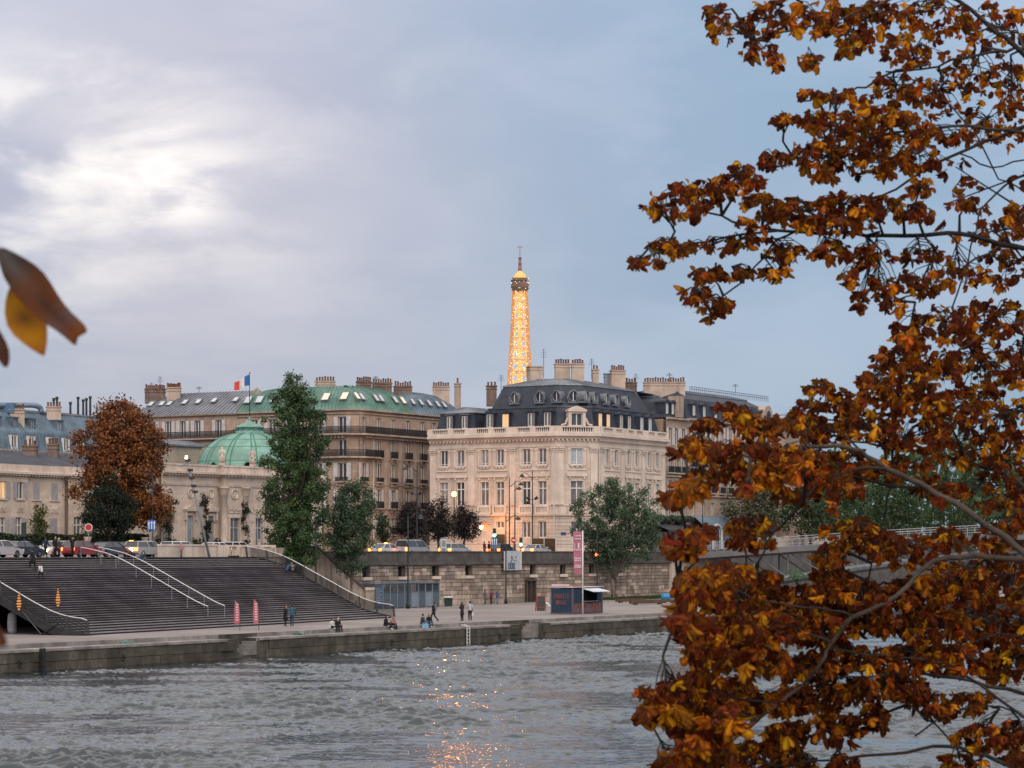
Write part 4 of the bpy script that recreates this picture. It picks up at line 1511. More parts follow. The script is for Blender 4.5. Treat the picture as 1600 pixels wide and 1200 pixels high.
for px, yt, yb, s in ((849.5, 545, 580, 182.0), (924.5, 560, 582, 184.0), (783, 586, 604, 178.0), (993.5, 584, 602, 189.0)):
 t = T_at(px, s)
 c = W(s, t)
 zb_ = Z_at(yb, c) - 1.0
 antenna(b1, Vector((c.x, c.y, zb_)), Z_at(yt, c) - zb_)
q = MB()
q.add([W(*AR, ZS), W(AR[0], 68, ZS), W(AR[0], 68, 22.4), W(*AR, 22.4)], [(0, 1, 2, 3)])
q.add([W(AR[0], 68, ZS), W(180, DL[1], ZS), W(180, DL[1], 22.4), W(AR[0], 68, 22.4)], [(0, 1, 2, 3)])
q.add([W(180, DL[1], ZS), W(*DL, ZS), W(*DL, 22.4), W(180, DL[1], 22.4)], [(0, 1, 2, 3)])
q.add([W(*DL, 22.31), W(*C2, 22.31), W(*C1, 22.31), W(*AR, 22.31), W(AR[0], 68, 22.31), W(180, DL[1], 22.31)], [(0, 1, 2, 3, 4, 5)])
b1.part('back_wall', q, M_HAUS)
q = MB()
x = b1.px_x(FL, 780)
q.box(x - .95, x + .95, -.13, -.08, ZS, ZS + 2.9, 0, FL[0])
b1.part('door', q, M_IRON)
q = MB()
x = b1.px_x(FC, 880)
q.box(x - .35, x + .35, -.2, -.12, 8.4, 8.75, 0, FC[0])
b1.part('street_plate', q, paint('enamel_blue', (0.04, 0.05, 0.2)))
# ================================================================== Haussmann block with green roof behind
GC = (S_at(556, 82.0), 82.0)
GE = (S_at(720, 82.0), 82.0)
tG1 = T_at(371, GC[0])
tG2 = T_at(204, GC[0])
b2 = Building('haussmann_building', 'tall buff Haussmann block with green copper mansard roof and black balconies', 'apartment building', GC[0] + 8, 90)
ch = 1.6
gA, gB = (GC[0], 82.0 + ch), (GC[0] + ch, 82.0)
FGL, FGC, FGR = b2.facade((GC[0], tG1), gA), b2.facade(gA, gB), b2.facade(gB, GE)
ZE = 25.9
F5, F4, F3, F2 = (22.65, 24.95), (19.4, 21.75), (16.0, 18.5), (12.3, 14.85)
F1_ = (8.6, 10.9)
r2 = random.Random(8)
walls, trim = MB(), MB()
gr_px = [567.5, 591.5, 614, 637, 660, 678]
gr_x = [b2.px_x(FGR, p) for p in gr_px]
gl_px = [397, 425, 460, 497, 535]
gl_x = [b2.px_x(FGL, p) for p in gl_px]
for F, xs, wide in ((FGL, gl_x, 1.5), (FGC, [], 1), (FGR, gr_x, 1.2)):
 ops = []
 for i, x in enumerate(xs):
  for j, (a, c) in enumerate((F5, F4, F3, F2, F1_)):
   w = wide * (1.0 if j else .95)
   ops.append((x - w / 2, x + w / 2, a, c))
   g = r2.choice([M_GLASS, M_GLASS, M_CURT])
   if F is FGR and i == 5 and j == 2:
    g = M_LITO
   if F is FGR and i >= 4 and j == 0:
    g = M_CURT
   b2.window(F, x, a, w, c - a, g, 'plain', None if j else M_WHITE)
   surround(trim, F[0], x, w, a, c - a, .15, .06, .1 if j in (2, 3) else 0)
   if j >= 1 and not (F is FGL and j == 1) and not (F is FGR and i == 0 and j == 1):
    q = rail_mesh(w + .5, .95 if j != 2 else .6, .3)
    o = b2.at('balcony_rail', q.mesh('balcony_rail', [M_IRON]), F, x - w / 2 - .25, -.34, a - .05)
    trim.box(x - w / 2 - .4, x + w / 2 + .4, -.42, .02, a - .25, a - .06, 0, F[0])
    for e in (-1, 1):
     trim.box(x + e * (w / 2) - .12, x + e * (w / 2) + .12, -.3, .02, a - .65, a - .25, 0, F[0])
   if (F is FGL and j in (0, 3)) or (r2.random() < .35 and j in (2, 3, 4)):
    sw = w * .48
    for e in (-1, 1):
     b2.at('shutter', shutter_mesh(sw, c - a, M_SHUTW), F, x - w / 2 - sw if e < 0 else x + w / 2, -.07, a)
 wall_cells(walls, F[0], 0, F[1], ZS - .2, ZE, ops, .3)
for i in range(len(gr_x) - 1):
 x = (gr_x[i] + gr_x[i + 1]) / 2
 q = MB()
 q.box(x - .5, x + .5, -.09, .02, ZS + 5.5, 21.9, 0, FGR[0])
 b2.part('pilaster', q, M_HAUST)
pathG = [W(GC[0], tG1), W(*gA), W(*gB), W(*GE)]
for z, o_, h in ((ZE - .15, .45, .3), (ZE - .6, .2, .2), (15.4, .16, .22), (12.0, .25, .3), (18.95, .12, .15)):
 trim.sweep(pathG, [(0, z), (o_, z + h * .3), (o_, z + h), (0, z + h)])
trim.sweep(pathG, [(0, 22.2), (.7, 22.35), (.95, 22.4), (.95, 22.62), (0, 22.62)])
for F in (FGL, FGR):
 n = int(F[1] / .6)
 for k in range(n):
  x = F[1] * (k + .5) / n
  trim.box(x - .12, x + .12, -.6, 0, 21.98, 22.3, 0, F[0])
p4 = [W(GC[0], tG1), W(*gA), W(*gB), W(gB[0] + 3.6, 82)]
trim.sweep(p4, [(0, 19.0), (.6, 19.15), (.85, 19.2), (.85, 19.4), (0, 19.4)])
b2.part('wall', walls, M_HAUS)
b2.part('stone_trim', trim, M_HAUST)
def long_rail(b, path, out, z, h=1.0):
 P = inset_poly([(p.x, p.y) for p in path] + [(path[-1].x - 20 * (path[-1] - path[-2]).normalized().y, path[-1].y + 20 * (path[-1] - path[-2]).normalized().x), (path[0].x - 30, path[0].y + 30)], -out)[:len(path)]
 for a, c in zip(P[:-1], P[1:]):
  d = c - a
  q = rail_mesh(d.length, h)
  ob = place('balcony_railing', q.mesh('balcony_railing', [M_IRON]), b.root, Vector((a.x, a.y, z)) - b.o, math.atan2(d.y, d.x))
long_rail(b2, pathG, .85, 22.62)
long_rail(b2, p4, .75, 19.4)
q = MB()
x = b2.px_x(FGR, 582)
q.tube([FGR[0] @ Vector((x, -.2, ZS)), FGR[0] @ Vector((x, -.2, 21.9))], .07, 6)
b2.part('drain_pipe', q, M_LENS)
xb = b2.px_x(FGR, 645)
sB = gB[0] + xb
polyG = [(GC[0], tG1), gA, gB, (sB, 82), (sB, 95), (GC[0] + 13, 95), (GC[0] + 13, tG1)]
LV = [(-.25, ZE + .1), (0.15, ZE + .6), (0.75, ZE + 1.7), (1.6, ZE + 2.6), (2.8, ZE + 3.3), (4.2, ZE + 3.7)]
b2.part('copper_roof', roof_bands(polyG, LV, .62, .07), M_COPR)
polyGb = [(sB + .02, 82), GE, (GE[0], 95), (sB + .02, 95)]
b2.part('blue_zinc_roof', roof_bands(polyGb, LV, .6, .06), M_ZINCB)
def sky_row(b, F, pxs, zs, gms, w=1.15, h=1.5, y0=0.85, yslope=.62, zslope=.78):
 M, L, ang = F
 ed = Vector((math.cos(ang), math.sin(ang), 0))
 inw = Vector((-math.sin(ang), math.cos(ang), 0))
 up = (inw * yslope + Vector((0, 0, zslope))).normalized()
 for px, z, g in zip(pxs, zs, gms):
  x = b.px_x(F, px)
  c = M @ Vector((x, y0, z))
  skylight(b, c, ed, up, w, h, g)
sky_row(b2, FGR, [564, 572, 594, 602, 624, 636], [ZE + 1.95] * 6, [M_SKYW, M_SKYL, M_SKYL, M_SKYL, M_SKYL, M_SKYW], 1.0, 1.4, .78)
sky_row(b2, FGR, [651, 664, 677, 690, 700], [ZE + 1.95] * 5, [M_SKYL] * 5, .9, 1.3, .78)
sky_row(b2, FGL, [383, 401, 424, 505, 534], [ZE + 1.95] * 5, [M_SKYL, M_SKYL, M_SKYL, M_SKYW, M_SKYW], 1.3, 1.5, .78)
for x0, x1, yt, yb, s, n_, an in ((493, 523, 597, 618, GC[0] + 6, 7, .0), (557, 580, 598, 614, GC[0] + 8, 7, .1), (582, 612, 600, 612, GC[0] + 12, 8, .1), (616, 643, 605, 618, GC[0] + 18, 7, .2), (676, 702, 605, 622, GC[0] + 26, 7, .0)):
 chim_px(b2, x0, x1, yt, yb, s, n_, 1.0, M_CHIM if x0 > 640 or x0 == 493 else M_CHIMB, an)
chim_px(b2, 712, 718, 600, 640, GC[0] + 28, 1, .8)
for px, yt, yb, s in ((587, 588, 600, GC[0] + 10),):
 c = W(s, T_at(px, s))
 antenna(b2, Vector((c.x, c.y, Z_at(yb, c))), Z_at(yt, c) - Z_at(yb, c))
q = MB()
q.add([W(*GE, ZS), W(GE[0], 95, ZS), W(GE[0], 95, ZE), W(*GE, ZE)], [(0, 1, 2, 3)])
q.add([W(GE[0], 95, ZS), W(GC[0] + 13, 95, ZS), W(GC[0] + 13, 95, ZE), W(GE[0], 95, ZE)], [(0, 1, 2, 3)])
b2.part('back_wall', q, M_HAUS)
b2b = Building('grey_roofed_building', 'buff apartment block with grey zinc roof and white shuttered top-floor windows', 'apartment building', GC[0] + 6, (tG1 + tG2) / 2)
FN = b2b.facade((GC[0], tG2), (GC[0], tG1 + .03))
nx = [b2b.px_x(FN, p) for p in (216, 239, 263.5, 286, 309, 342)]
walls, trim = MB(), MB()
ops = []
for i, x in enumerate(nx):
 for j, (a, c) in enumerate(((22.6, 25.1), (18.6, 21.0), (14.6, 17.0), (10.8, 13.2))):
  ops.append((x - .55, x + .55, a, c))
  g = M_GLASS
  if j == 1 and i in (2, 3, 4):
   g = M_LIT
  b2b.window(FN, x, a, 1.1, c - a, g, 'plain')
  surround(trim, FN[0], x, 1.1, a, c - a, .14, .05)
  if j == 0:
   for e in (-1, 1):
    b2b.at('shutter', shutter_mesh(.6, c - a, M_SHUTW), FN, x - 1.17 if e < 0 else x + .57, -.07, a)
wall_cells(walls, FN[0], 0, FN[1], ZS - .2, ZE, ops, .3)
b2b.part('wall', walls, M_HAUS)
pN = [W(GC[0], tG2), W(GC[0], tG1 + .03)]
trim.sweep(pN, [(0, ZE - .2), (.4, ZE - .1), (.45, ZE + .1), (0, ZE + .1)])
trim.sweep(pN, [(0, 22.1), (.8, 22.3), (.8, 22.5), (0, 22.5)])
trim.sweep(pN, [(0, 21.5), (.25, 21.55), (.25, 21.75), (0, 21.75)])
b2b.part('stone_trim', trim, M_HAUST)
M_, L_, a_ = FN
q = rail_mesh(L_, 1.0)
b2b.at('balcony_railing', q.mesh('balcony_railing', [M_IRON]), FN, 0, -.72, 22.5)
polyN = [(GC[0], tG2), (GC[0], tG1 + .03), (GC[0] + 13, tG1 + .03), (GC[0] + 13, tG2)]
base = [W(*p) for p in polyN]
q = MB()
e0, e1, k0, k1 = base[0], base[1], base[3], base[2]
def zz(p, z):
 return Vector((p.x, p.y, z))
inn = (k1 - e1).normalized()
al = (e1 - e0).normalized()
ridge0, ridge1 = e0 + inn * 4.6 + al * 4.2, e1 + inn * 4.6
q.quad(zz(e0 - inn * .4, ZE + .1), zz(e1 - inn * .4, ZE + .1), zz(ridge1, ZE + 3.6), zz(ridge0, ZE + 3.6))
q.add([zz(e0 - inn * .4, ZE + .1), zz(ridge0, ZE + 3.6), zz(k0, ZE + .1)], [(0, 1, 2)])
q.quad(zz(ridge0, ZE + 3.6), zz(ridge1, ZE + 3.6), zz(k1, ZE + .1), zz(k0, ZE + .1))
n = int(L_ / .75)
for k in range(n + 1):
 f = k / n
 p, r = zz(e0 - inn * .4, ZE + .1).lerp(zz(e1 - inn * .4, ZE + .1), f), zz(ridge0, ZE + 3.6).lerp(zz(ridge1, ZE + 3.6), f)
 q.tube([p + Vector((0, 0, .03)), r + Vector((0, 0, .03))], .055, 4, 1)
b2b.part('zinc_roof', q, [M_ZINC, M_SEAM])
q = MB()
q.add([zz(e1, ZE - .5), zz(k1, ZE - .5), zz(k1, ZE + .3), zz(ridge1, ZE + 4.1), zz(e1 - inn * .3, ZE + .5)], [(0, 1, 2, 3, 4)])
b2b.part('party_wall', q, M_CHIM)
sky_row(b2b, FN, [221, 238, 250, 274, 295, 320, 354], [ZE + 2.0, ZE + 2.0, ZE + 2.0, ZE + 2.1, ZE + 2.1, ZE + 2.2, ZE + 2.2], [M_SKYL] * 7, 1.0, 1.3, 2.3, .8, .6)
chim_px(b2b, 227, 258, 609, 618, GC[0] + 5, 10, 1.0, M_CHIMB, 0)
chim_px(b2b, 261, 282, 607, 632, GC[0] + 3.4, 9, 1.0, M_CHIM, 0)
for px, yt, s in ((250, 588, GC[0] + 5), (237, 598, GC[0] + 5), (311, 604, GC[0] + 5)):
 c = W(s, T_at(px, s))
 antenna(b2b, Vector((c.x, c.y, ZE + 3.4)), Z_at(yt, c) - ZE - 3.4)
# ================================================================== palace with the green dome
b3 = Building('domed_palace', 'low pale stone palace with a verdigris dome, statues and round medallions', 'palace', 97, 58)
tP = 52.0
sW0, sBow0, sBow1, sW1 = S_at(252, tP), S_at(343.5, tP), S_at(437, tP), S_at(503, tP)
ZP, ZC = 15.4, 14.25
bow = []
cs, hw = (sBow0 + sBow1) / 2, (sBow1 - sBow0) / 2
cut = 1.25
bow = [(sBow0, tP), (sBow0, tP - .55), (sBow0 + hw * .55, tP - 1.15), (sBow1 - hw * .55, tP - 1.15), (sBow1, tP - .55), (sBow1, tP)]
pathP = [(sW0, tP)] + bow + [(sW1, tP)]
Fa = b3.facade((sW0, tP), bow[0])
Fb = [b3.facade(bow[i], bow[i + 1]) for i in range(5)]
Fz = b3.facade(bow[-1], (sW1, tP))
walls, trim = MB(), MB()
def doorway(F, px, w, z0, z1, gm, pediment=True):
 x = b3.px_x(F, px)
 b3.window(F, x, z0, w, z1 - z0, gm, 'transom', M_PALEG, .3)
 surround(trim, F[0], x, w, z0, z1 - z0, .22, .1)
 if pediment:
  trim.box(x - w / 2 - .55, x + w / 2 + .55, -.4, .02, z1 + .45, z1 + .62, 0, F[0])
  trim.add([(x - w / 2 - .65, -.42, z1 + .62), (x + w / 2 + .65, -.42, z1 + .62), (x, -.42, z1 + 1.25), (x - w / 2 - .65, .02, z1 + .62), (x + w / 2 + .65, .02, z1 + .62), (x, .02, z1 + 1.25)],
     ((0, 1, 2), (5, 4, 3), (0, 2, 5, 3), (1, 4, 5, 2), (0, 3, 4, 1)), 0, F[0])
  for e in (-1, 1):
   trim.box(x + e * (w / 2 + .38) - .11, x + e * (w / 2 + .38) + .11, -.3, .02, z1 - .5, z1 + .45, 0, F[0])
 return (x - w / 2, x + w / 2, z0, z1)
def medallion(F, x, z, r=.42):
 Mm = F[0] @ Matrix.Translation((x, 0, z)) @ Matrix.Rotation(PI / 2, 4, 'X')
 q = MB()
 q.lathe([(r * 1.25, -.05), (r * 1.25, .1), (r * 1.1, .16), (r * .95, .1), (r * .95, .02), (1e-4, .02)], 16, (0, 0, 0), 0, Mm)
 o = b3.part('medallion', q, M_PALT, True)
 q = MB()
 q.ball((0, r * .1, .03), r * .36, 8, 5, 0, Mm, sz=.5)
 q.ball((0, r * .55, .03), r * .24, 8, 5, 0, Mm, sz=.5)
 q.ball((0, -r * .42, .03), r * .5, 8, 5, 0, Mm, sz=.35)
 q.build('bust', M_PALT, o, True, origin=b3.o)
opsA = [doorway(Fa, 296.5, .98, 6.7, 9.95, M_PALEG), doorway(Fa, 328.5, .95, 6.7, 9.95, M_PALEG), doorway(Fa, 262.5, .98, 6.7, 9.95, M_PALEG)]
wall_cells(walls, Fa[0], 0, Fa[1], ZS - .2, ZC, opsA, .32)
for px in (264, 297.5, 329):
 medallion(Fa, b3.px_x(Fa, px), 12.3)
ops2 = {i: [] for i in range(5)}
for px, i in ((366.5, 1), (390, 2), (414, 3)):
 pass
Lb = [f[1] for f in Fb]
for i in (1, 2, 3):
 F = Fb[i]
 w = min(1.35, F[1] * .62)
 x = F[1] / 2
 o = (x - w / 2, x + w / 2, 6.2, 9.75)
 ops2[i].append(o)
 b3.window(F, x, 6.2, w, 3.55, M_CURT, 'transom', M_PALEG, .3)
 surround(trim, F[0], x, w, 6.2, 3.55, .2, .08)
 trim.box(x - w / 2 - .3, x + w / 2 + .3, -.08, .02, 10.25, 11.1, 0, F[0])
 for k in range(7):
  a = -w / 2 + w * k / 6
  trim.ball((x + a, -.09, 10.65 + .12 * math.sin(k * 2.1)), .13, 6, 4, 0, F[0])
 medallion(F, x, 12.3, .45)
for i in range(5):
 wall_cells(walls, Fb[i][0], 0, Fb[i][1], ZS - .2, ZC, ops2[i], .32)
wall_cells(walls, Fz[0], 0, Fz[1], ZS - .2, ZC, [doorway(Fz, 470, .98, 6.7, 9.95, M_PALEG)], .32)
pp = [W(*p) for p in pathP]
trim.sweep(pp, [(0, ZC - 1.15), (.1, ZC - 1.15), (.14, ZC - .9), (0, ZC - .85)])
trim.sweep(pp, [(0, ZC - .15), (.2, ZC - .1), (.3, ZC + .05), (.62, ZC + .12), (.62, ZC + .34), (0, ZC + .4)])
trim.sweep(pp, [(0, ZS - .2), (.12, ZS - .2), (.12, ZS + .6), (0, ZS + .66)])
par = MB()
par.sweep(pp, [(.12, ZC + .38), (.12, ZP - .2), (.2, ZP - .18), (.2, ZP), (-.3, ZP), (-.3, ZC + .38)])
b3.part('wall', walls, M_PAL)
b3.part('stone_trim', trim, M_PALT)
b3.part('parapet', par, M_PALT)
q = MB()
for F in [Fa] + Fb + [Fz]:
 n = max(1, int(F[1] / .5))
 for k in range(n):
  x = F[1] * (k + .5) / n
  q.box(x - .12, x + .12, -.48, 0, ZC - .08, ZC + .12, 0, F[0])
b3.part('dentils', q, M_PALT)['kind'] = 'stuff'
for i, (s_, t_) in enumerate(bow[1:5]):
 c = W(s_, t_)
 q = MB()
 q.lathe([(.5, 5.6), (.5, 6.0), (.4, 6.15), (.38, 9.5), (.335, 12.15), (.42, 12.2)], 14, (c.x, c.y, 0), 0)
 cp = b3.part('column', q, M_PALT, True)
 q = MB()
 for j in range(3):
  for k in range(9):
   a = 2 * PI * (k + .5 * (j % 2)) / 9
   r0 = .36 + .05 * j
   q.tube([(c.x + r0 * math.cos(a), c.y + r0 * math.sin(a), 12.2 + .24 * j), (c.x + (r0 + .1) * math.cos(a), c.y + (r0 + .1) * math.sin(a), 12.4 + .24 * j), (c.x + (r0 + .16) * math.cos(a), c.y + (r0 + .16) * math.sin(a), 12.38 + .24 * j)], .055, 4)
 q.lathe([(.34, 12.15), (.4, 12.7), (.5, 12.95), (.62, 12.95), (.62, 13.1)], 10, (c.x, c.y, 0))
 q.build('capital', M_PALT, cp, origin=b3.o)
dc = W(S_at(390, 58.5), 58.5)
RD = 82 / FOC * dc.y
def zd(py):
 return Z_at(py, dc)
z0, z1 = zd(731) - .5, zd(676)
prof = []
for k in range(13):
 a = PI / 2 * k / 12
 r = RD * math.cos(a) ** 0.9
 if r < RD * .30:
  r = RD * .30
  prof.append((r, z0 + (z1 - z0) * math.sin(a)))
  break
 prof.append((r, z0 + (z1 - z0) * math.sin(a)))
q = MB()
q.lathe([(RD * 1.02, z0 - 2.5)] + prof, 48, (dc.x, dc.y, 0))
b3.part('dome', q, M_DOME, True)
for k in range(24):
 a = 2 * PI * (k // 2) / 12 + (.05 if k % 2 else -.05) + .2
 q = MB()
 q.tube([(dc.x + (r + .02) * math.cos(a), dc.y + (r + .02) * math.sin(a), z) for r, z in prof], .085, 5)
 b3.part('dome_rib', q, M_DOMED)
q = MB()
for fr in (.25, .5, .72):
 k = int(fr * (len(prof) - 1))
 r, z = prof[k]
 q.tube([(dc.x + (r + .01) * math.cos(2 * PI * i / 36), dc.y + (r + .01) * math.sin(2 * PI * i / 36), z) for i in range(37)], .035, 4, cap=False)
b3.part('dome_seams', q, M_DOMED)
rl_ = 20.5 / FOC * dc.y
q = MB()
q.lathe([(rl_ * 1.02, z1 - .7), (rl_ * 1.08, zd(674.5)), (rl_ * .92, zd(673)), (rl_ * .92, zd(669.5)), (rl_ * 1.12, zd(668.5)), (rl_ * 1.12, zd(667.5)), (rl_ * .85, zd(665)), (rl_ * .35, zd(660)), (rl_ * .12, zd(657)), (rl_ * .16, zd(655.5)), (rl_ * .05, zd(652)), (1e-3, zd(648))], 24, (dc.x, dc.y, 0))
b3.part('lantern', q, M_DOME, True)
q = MB()
for k in range(12):
 a = 2 * PI * k / 12
 q.box(-.12, .12, -.12, .12, zd(673), zd(669.5), 0, Matrix.Translation((dc.x + rl_ * .96 * math.cos(a), dc.y + rl_ * .96 * math.sin(a), 0)) @ Matrix.Rotation(a, 4, 'Z'))
b3.part('lantern_posts', q, M_DOMED)
for px in (342, 396, 436):
 a = math.asin(max(-.98, min(.98, (px - 390) / 82))) - PI / 2
 rr_ = RD * 1.0
 Mm = Matrix.Translation((dc.x + rr_ * math.cos(a) * .99, dc.y + rr_ * math.sin(a) * .99, zd(730))) @ Matrix.Rotation(a - PI / 2, 4, 'Z') @ Matrix.Rotation(-PI / 2, 4, 'X')
 q = MB()
 q.lathe([(.34, -.6), (.34, .12), (.46, .12), (.46, -.6)], 12, (0, 0, 0), 0, Mm)
 q.lathe([(1e-4, .02), (.34, .02)], 12, (0, 0, 0), 1, Mm)
 b3.part('lucarne', q, [M_DOMED, M_BLACK])
def statue(label, px, h_px, loc):
 st_ = thing('roof_statue', label, 'statue', loc, math.atan2(-loc.y, -loc.x) + PI / 2, group='statues on the palace parapet')
 h = h_px / FOC * loc.y
 q = MB()
 q.box(-.32, .32, -.3, .3, 0, .25)
 q.build('plinth', M_PALT, st_)
 q = MB()
 k = (h - .25) / 1.75
 z = .25
 q.lathe([(.30 * k, z), (.27 * k, z + .35 * k), (.22 * k, z + .8 * k), (.19 * k, z + 1.0 * k), (.24 * k, z + 1.25 * k), (.21 * k, z + 1.40 * k), (.08 * k, z + 1.47 * k), (.075 * k, z + 1.52 * k), (.11 * k, z + 1.6 * k), (.11 * k, z + 1.68 * k), (.05 * k, z + 1.76 * k)], 10, sx=1.0, sy=.75)
 for e in (-1, 1):
  q.tube([(e * .2 * k, 0, z + 1.36 * k), (e * .34 * k, -.05, z + 1.08 * k), (e * .2 * k, -.2, z + .92 * k)], [.085 * k, .07 * k, .055 * k], 6)
 for j in range(9):
  a = 2 * PI * j / 9
  q.tube([(.2 * k * math.cos(a), .15 * k * math.sin(a), z + .95 * k), (.31 * k * math.cos(a + .2), .24 * k * math.sin(a + .2), z + .02)], .045 * k, 4)
 q.build('figure', M_PALT, st_, True)
 return st_
for px, lb in ((347, 'draped stone statue on the palace parapet, left of the dome centre'), (394.5, 'draped stone statue on the palace parapet beside the tall poplar')):
 c = W(S_at(px, tP - .35 if px < 350 else tP - .9), tP - .35 if px < 350 else tP - .9, ZP)
 statue(lb, px, 29, c)
q = MB()
q.prism([W(sW0 + .02, tP + .6), W(sW1, tP + .6), W(sW1, 59.5), W(sW0 + .02, 59.5)], ZS, ZP - .5)
b3.part('body', q, M_PAL)
sA_, sB_ = S_at(250, 66), S_at(318, 66)
q = MB()
q.prism([W(sA_, 66.2), W(sB_, 66.2), W(sB_, 74), W(sA_, 74)], ZS, 18.2)
b3.part('rear_block', q, M_GREYST)
q = roof_bands([(sA_, 66.2), (sB_, 66.2), (sB_, 74), (sA_, 74)], [(-.3, 18.2), (-.3, 18.4), (1.0, 18.9)], .7)
b3.part('rear_roof', q, M_ZINC)
fl = thing('tricolour_flag', 'blue white and red flag flying from a tall pole on the green dome', 'flag', (dc.x, dc.y, zd(651)))
q = MB()
zt = zd(583) - fl.location.z
q.tube([(0, 0, 0), (0, 0, zt)], [.06, .03], 6)
q.ball((0, 0, zt), .09, 6, 4)
q.build('pole', M_IRON, fl)
fw, fh = 24 / FOC * dc.y, 17 / FOC * dc.y
for k, (nm, cc) in enumerate((('blue_band', (0.03, 0.13, 0.36)), ('white_band', (0.62, 0.58, 0.60)), ('red_band', (0.55, 0.07, 0.06)))):
 q = MB()
 m_ = 5
 G = []
 for i in range(m_ + 1):
  u = (k + i / m_) / 3
  for j in range(4):
   v = j / 3
   G.append((-u * fw, .18 * math.sin(u * 9 + v), zt - .15 - u * fh * .75 - v * fh * (1 - .25 * u) + .08 * math.sin(u * 7)))
 q.add(G, [(i * 4 + j, i * 4 + j + 1, (i + 1) * 4 + j + 1, (i + 1) * 4 + j) for i in range(m_) for j in range(3)])
 q.build(nm, mat('flag_' + nm, cc, .8, .1, 2.0), fl, True)
# ------------------------------------------------------------------ palace wing with shutters on the left
tV = 68.0
b4 = Building('palace_wing', 'two-storey cream palace wing with grey shutters and zinc roof behind the hedge', 'palace wing', S_at(60, tV), tV + 4)
sv0, sv1, sv2, sv3 = S_at(-90, tV), S_at(40, tV), S_at(101, tV), S_at(262, tV)
F0 = b4.facade((sv0, tV - .35), (sv1, tV - .35))
F1 = b4.facade((sv1, tV), (sv2, tV))
F2_ = b4.facade((sv2, tV - .5), (sv3, tV - .5))
walls, trim = MB(), MB()
ZV = 14.35
def wing_win(F, px, z0, z1, w, gm, sh):
 x = b4.px_x(F, px)
 b4.window(F, x, z0, w, z1 - z0, gm, 'transom' if z1 - z0 > 2.3 else 'plain')
 if sh == 'open':
  for e in (-1, 1):
   b4.at('shutter', shutter_mesh(w * .52, z1 - z0, M_SHUT), F, x - w / 2 - w * .52 if e < 0 else x + w / 2, -.05, z0)
 elif sh == 'shut':
  for e in (-1, 1):
   b4.at('shutter', shutter_mesh(w * .5, z1 - z0, M_SHUT), F, x - w / 2 if e < 0 else x + .01, .04, z0)
 sill(trim, F[0], x, w, z0, .14, .12)
 return (x - w / 2, x + w / 2, z0, z1)
o0 = [wing_win(F0, 4, 11.65, 13.5, 1.1, M_LIT, 'open'), wing_win(F0, 31.5, 11.65, 13.5, 1.05, M_GLASS, 'open'), wing_win(F0, 3, 6.9, 9.7, 1.05, M_CURT, 'open'), wing_win(F0, 29, 6.9, 9.75, 1.05, M_CURT, 'open'),
  wing_win(F0, -30, 11.65, 13.5, 1.1, M_GLASS, 'open')]
o1 = [wing_win(F1, 57, 11.65, 13.5, 1.1, M_GLASS, 'shut'), wing_win(F1, 85, 11.65, 13.5, 1.1, M_GLASS, 'shut'), wing_win(F1, 57, 6.9, 9.75, 1.1, M_GLASS, 'shut'), wing_win(F1, 84, 6.9, 9.75, 1.1, M_GLASS, 'shut')]
o2 = [wing_win(F2_, 121.5, 6.9, 9.9, 1.25, M_CURT, ''), wing_win(F2_, 235, 6.9, 9.9, 1.25, M_CURT, '')]
for F, o_ in ((F0, o0), (F1, o1), (F2_, o2)):
 wall_cells(walls, F[0], 0, F[1], ZS - .2, ZV, o_, .25)
for F, px in ((F0, 4), (F0, 31.5), (F1, 57), (F1, 85)):
 x = b4.px_x(F, px)
 trim.box(x - .62, x + .62, -.04, .02, 10.25, 11.15, 0, F[0])
 trim.box(x - .5, x + .5, -.07, -.04, 10.35, 11.05, 0, F[0])
 for k in range(5):
  trim.ball((x - .32 + k * .16, -.08, 10.7 + .12 * math.sin(k * 1.9)), .1, 6, 4, 0, F[0])
pv = [W(sv0, tV - .35), W(sv1, tV - .35), W(sv1, tV), W(sv2, tV), W(sv2, tV - .5), W(sv3, tV - .5)]
trim.sweep(pv, [(0, ZV - .25), (.25, ZV - .15), (.55, ZV - .02), (.55, ZV + .22), (0, ZV + .3)])
trim.sweep(pv, [(0, ZV + .28), (.1, ZV + .28), (.1, ZV + 1.0), (-.3, ZV + 1.0), (-.3, ZV + .28)])
b4.part('wall', walls, M_PAL)
b4.part('stone_trim', trim, M_PALT)
q = MB()
for F in (F0, F1, F2_):
 n = int(F[1] / .48)
 for k in range(n):
  x = F[1] * (k + .5) / n
  q.box(x - .12, x + .12, -.42, 0, ZV - .22, ZV + .0, 0, F[0])
b4.part('dentils', q, M_PALT)['kind'] = 'stuff'
q = MB()
p_ = [W(sv0, tV + .1, ZV + .95), W(sv3, tV + .1, ZV + .95), W(sv3 - 6, tV + 8.5, 17.3), W(sv0, tV + 8.5, 17.3)]
q.quad(*p_)
q.add([W(sv3, tV + .1, ZV + .95), W(sv3, tV + 17, ZV + .95), W(sv3 - 6, tV + 8.5, 17.3)], [(0, 1, 2)])
nr = int((sv3 - sv0) / .65)
for k in range(nr + 1):
 f = k / nr
 a, c = p_[0].lerp(p_[1], f), p_[0].lerp(p_[1], f) + (p_[3] - p_[0])
 if f > .9:
  continue
 q.tube([a + Vector((0, 0, .04)), c + Vector((0, 0, .04))], .075, 4, 1)
b4.part('zinc_roof', q, [M_ZINC, M_SEAM])
q = MB()
q.prism([W(sv0, tV + .3), W(sv3, tV + .3), W(sv3, tV + 16), W(sv0, tV + 16)], ZS, ZV + .9)
b4.part('body', q, M_PAL)
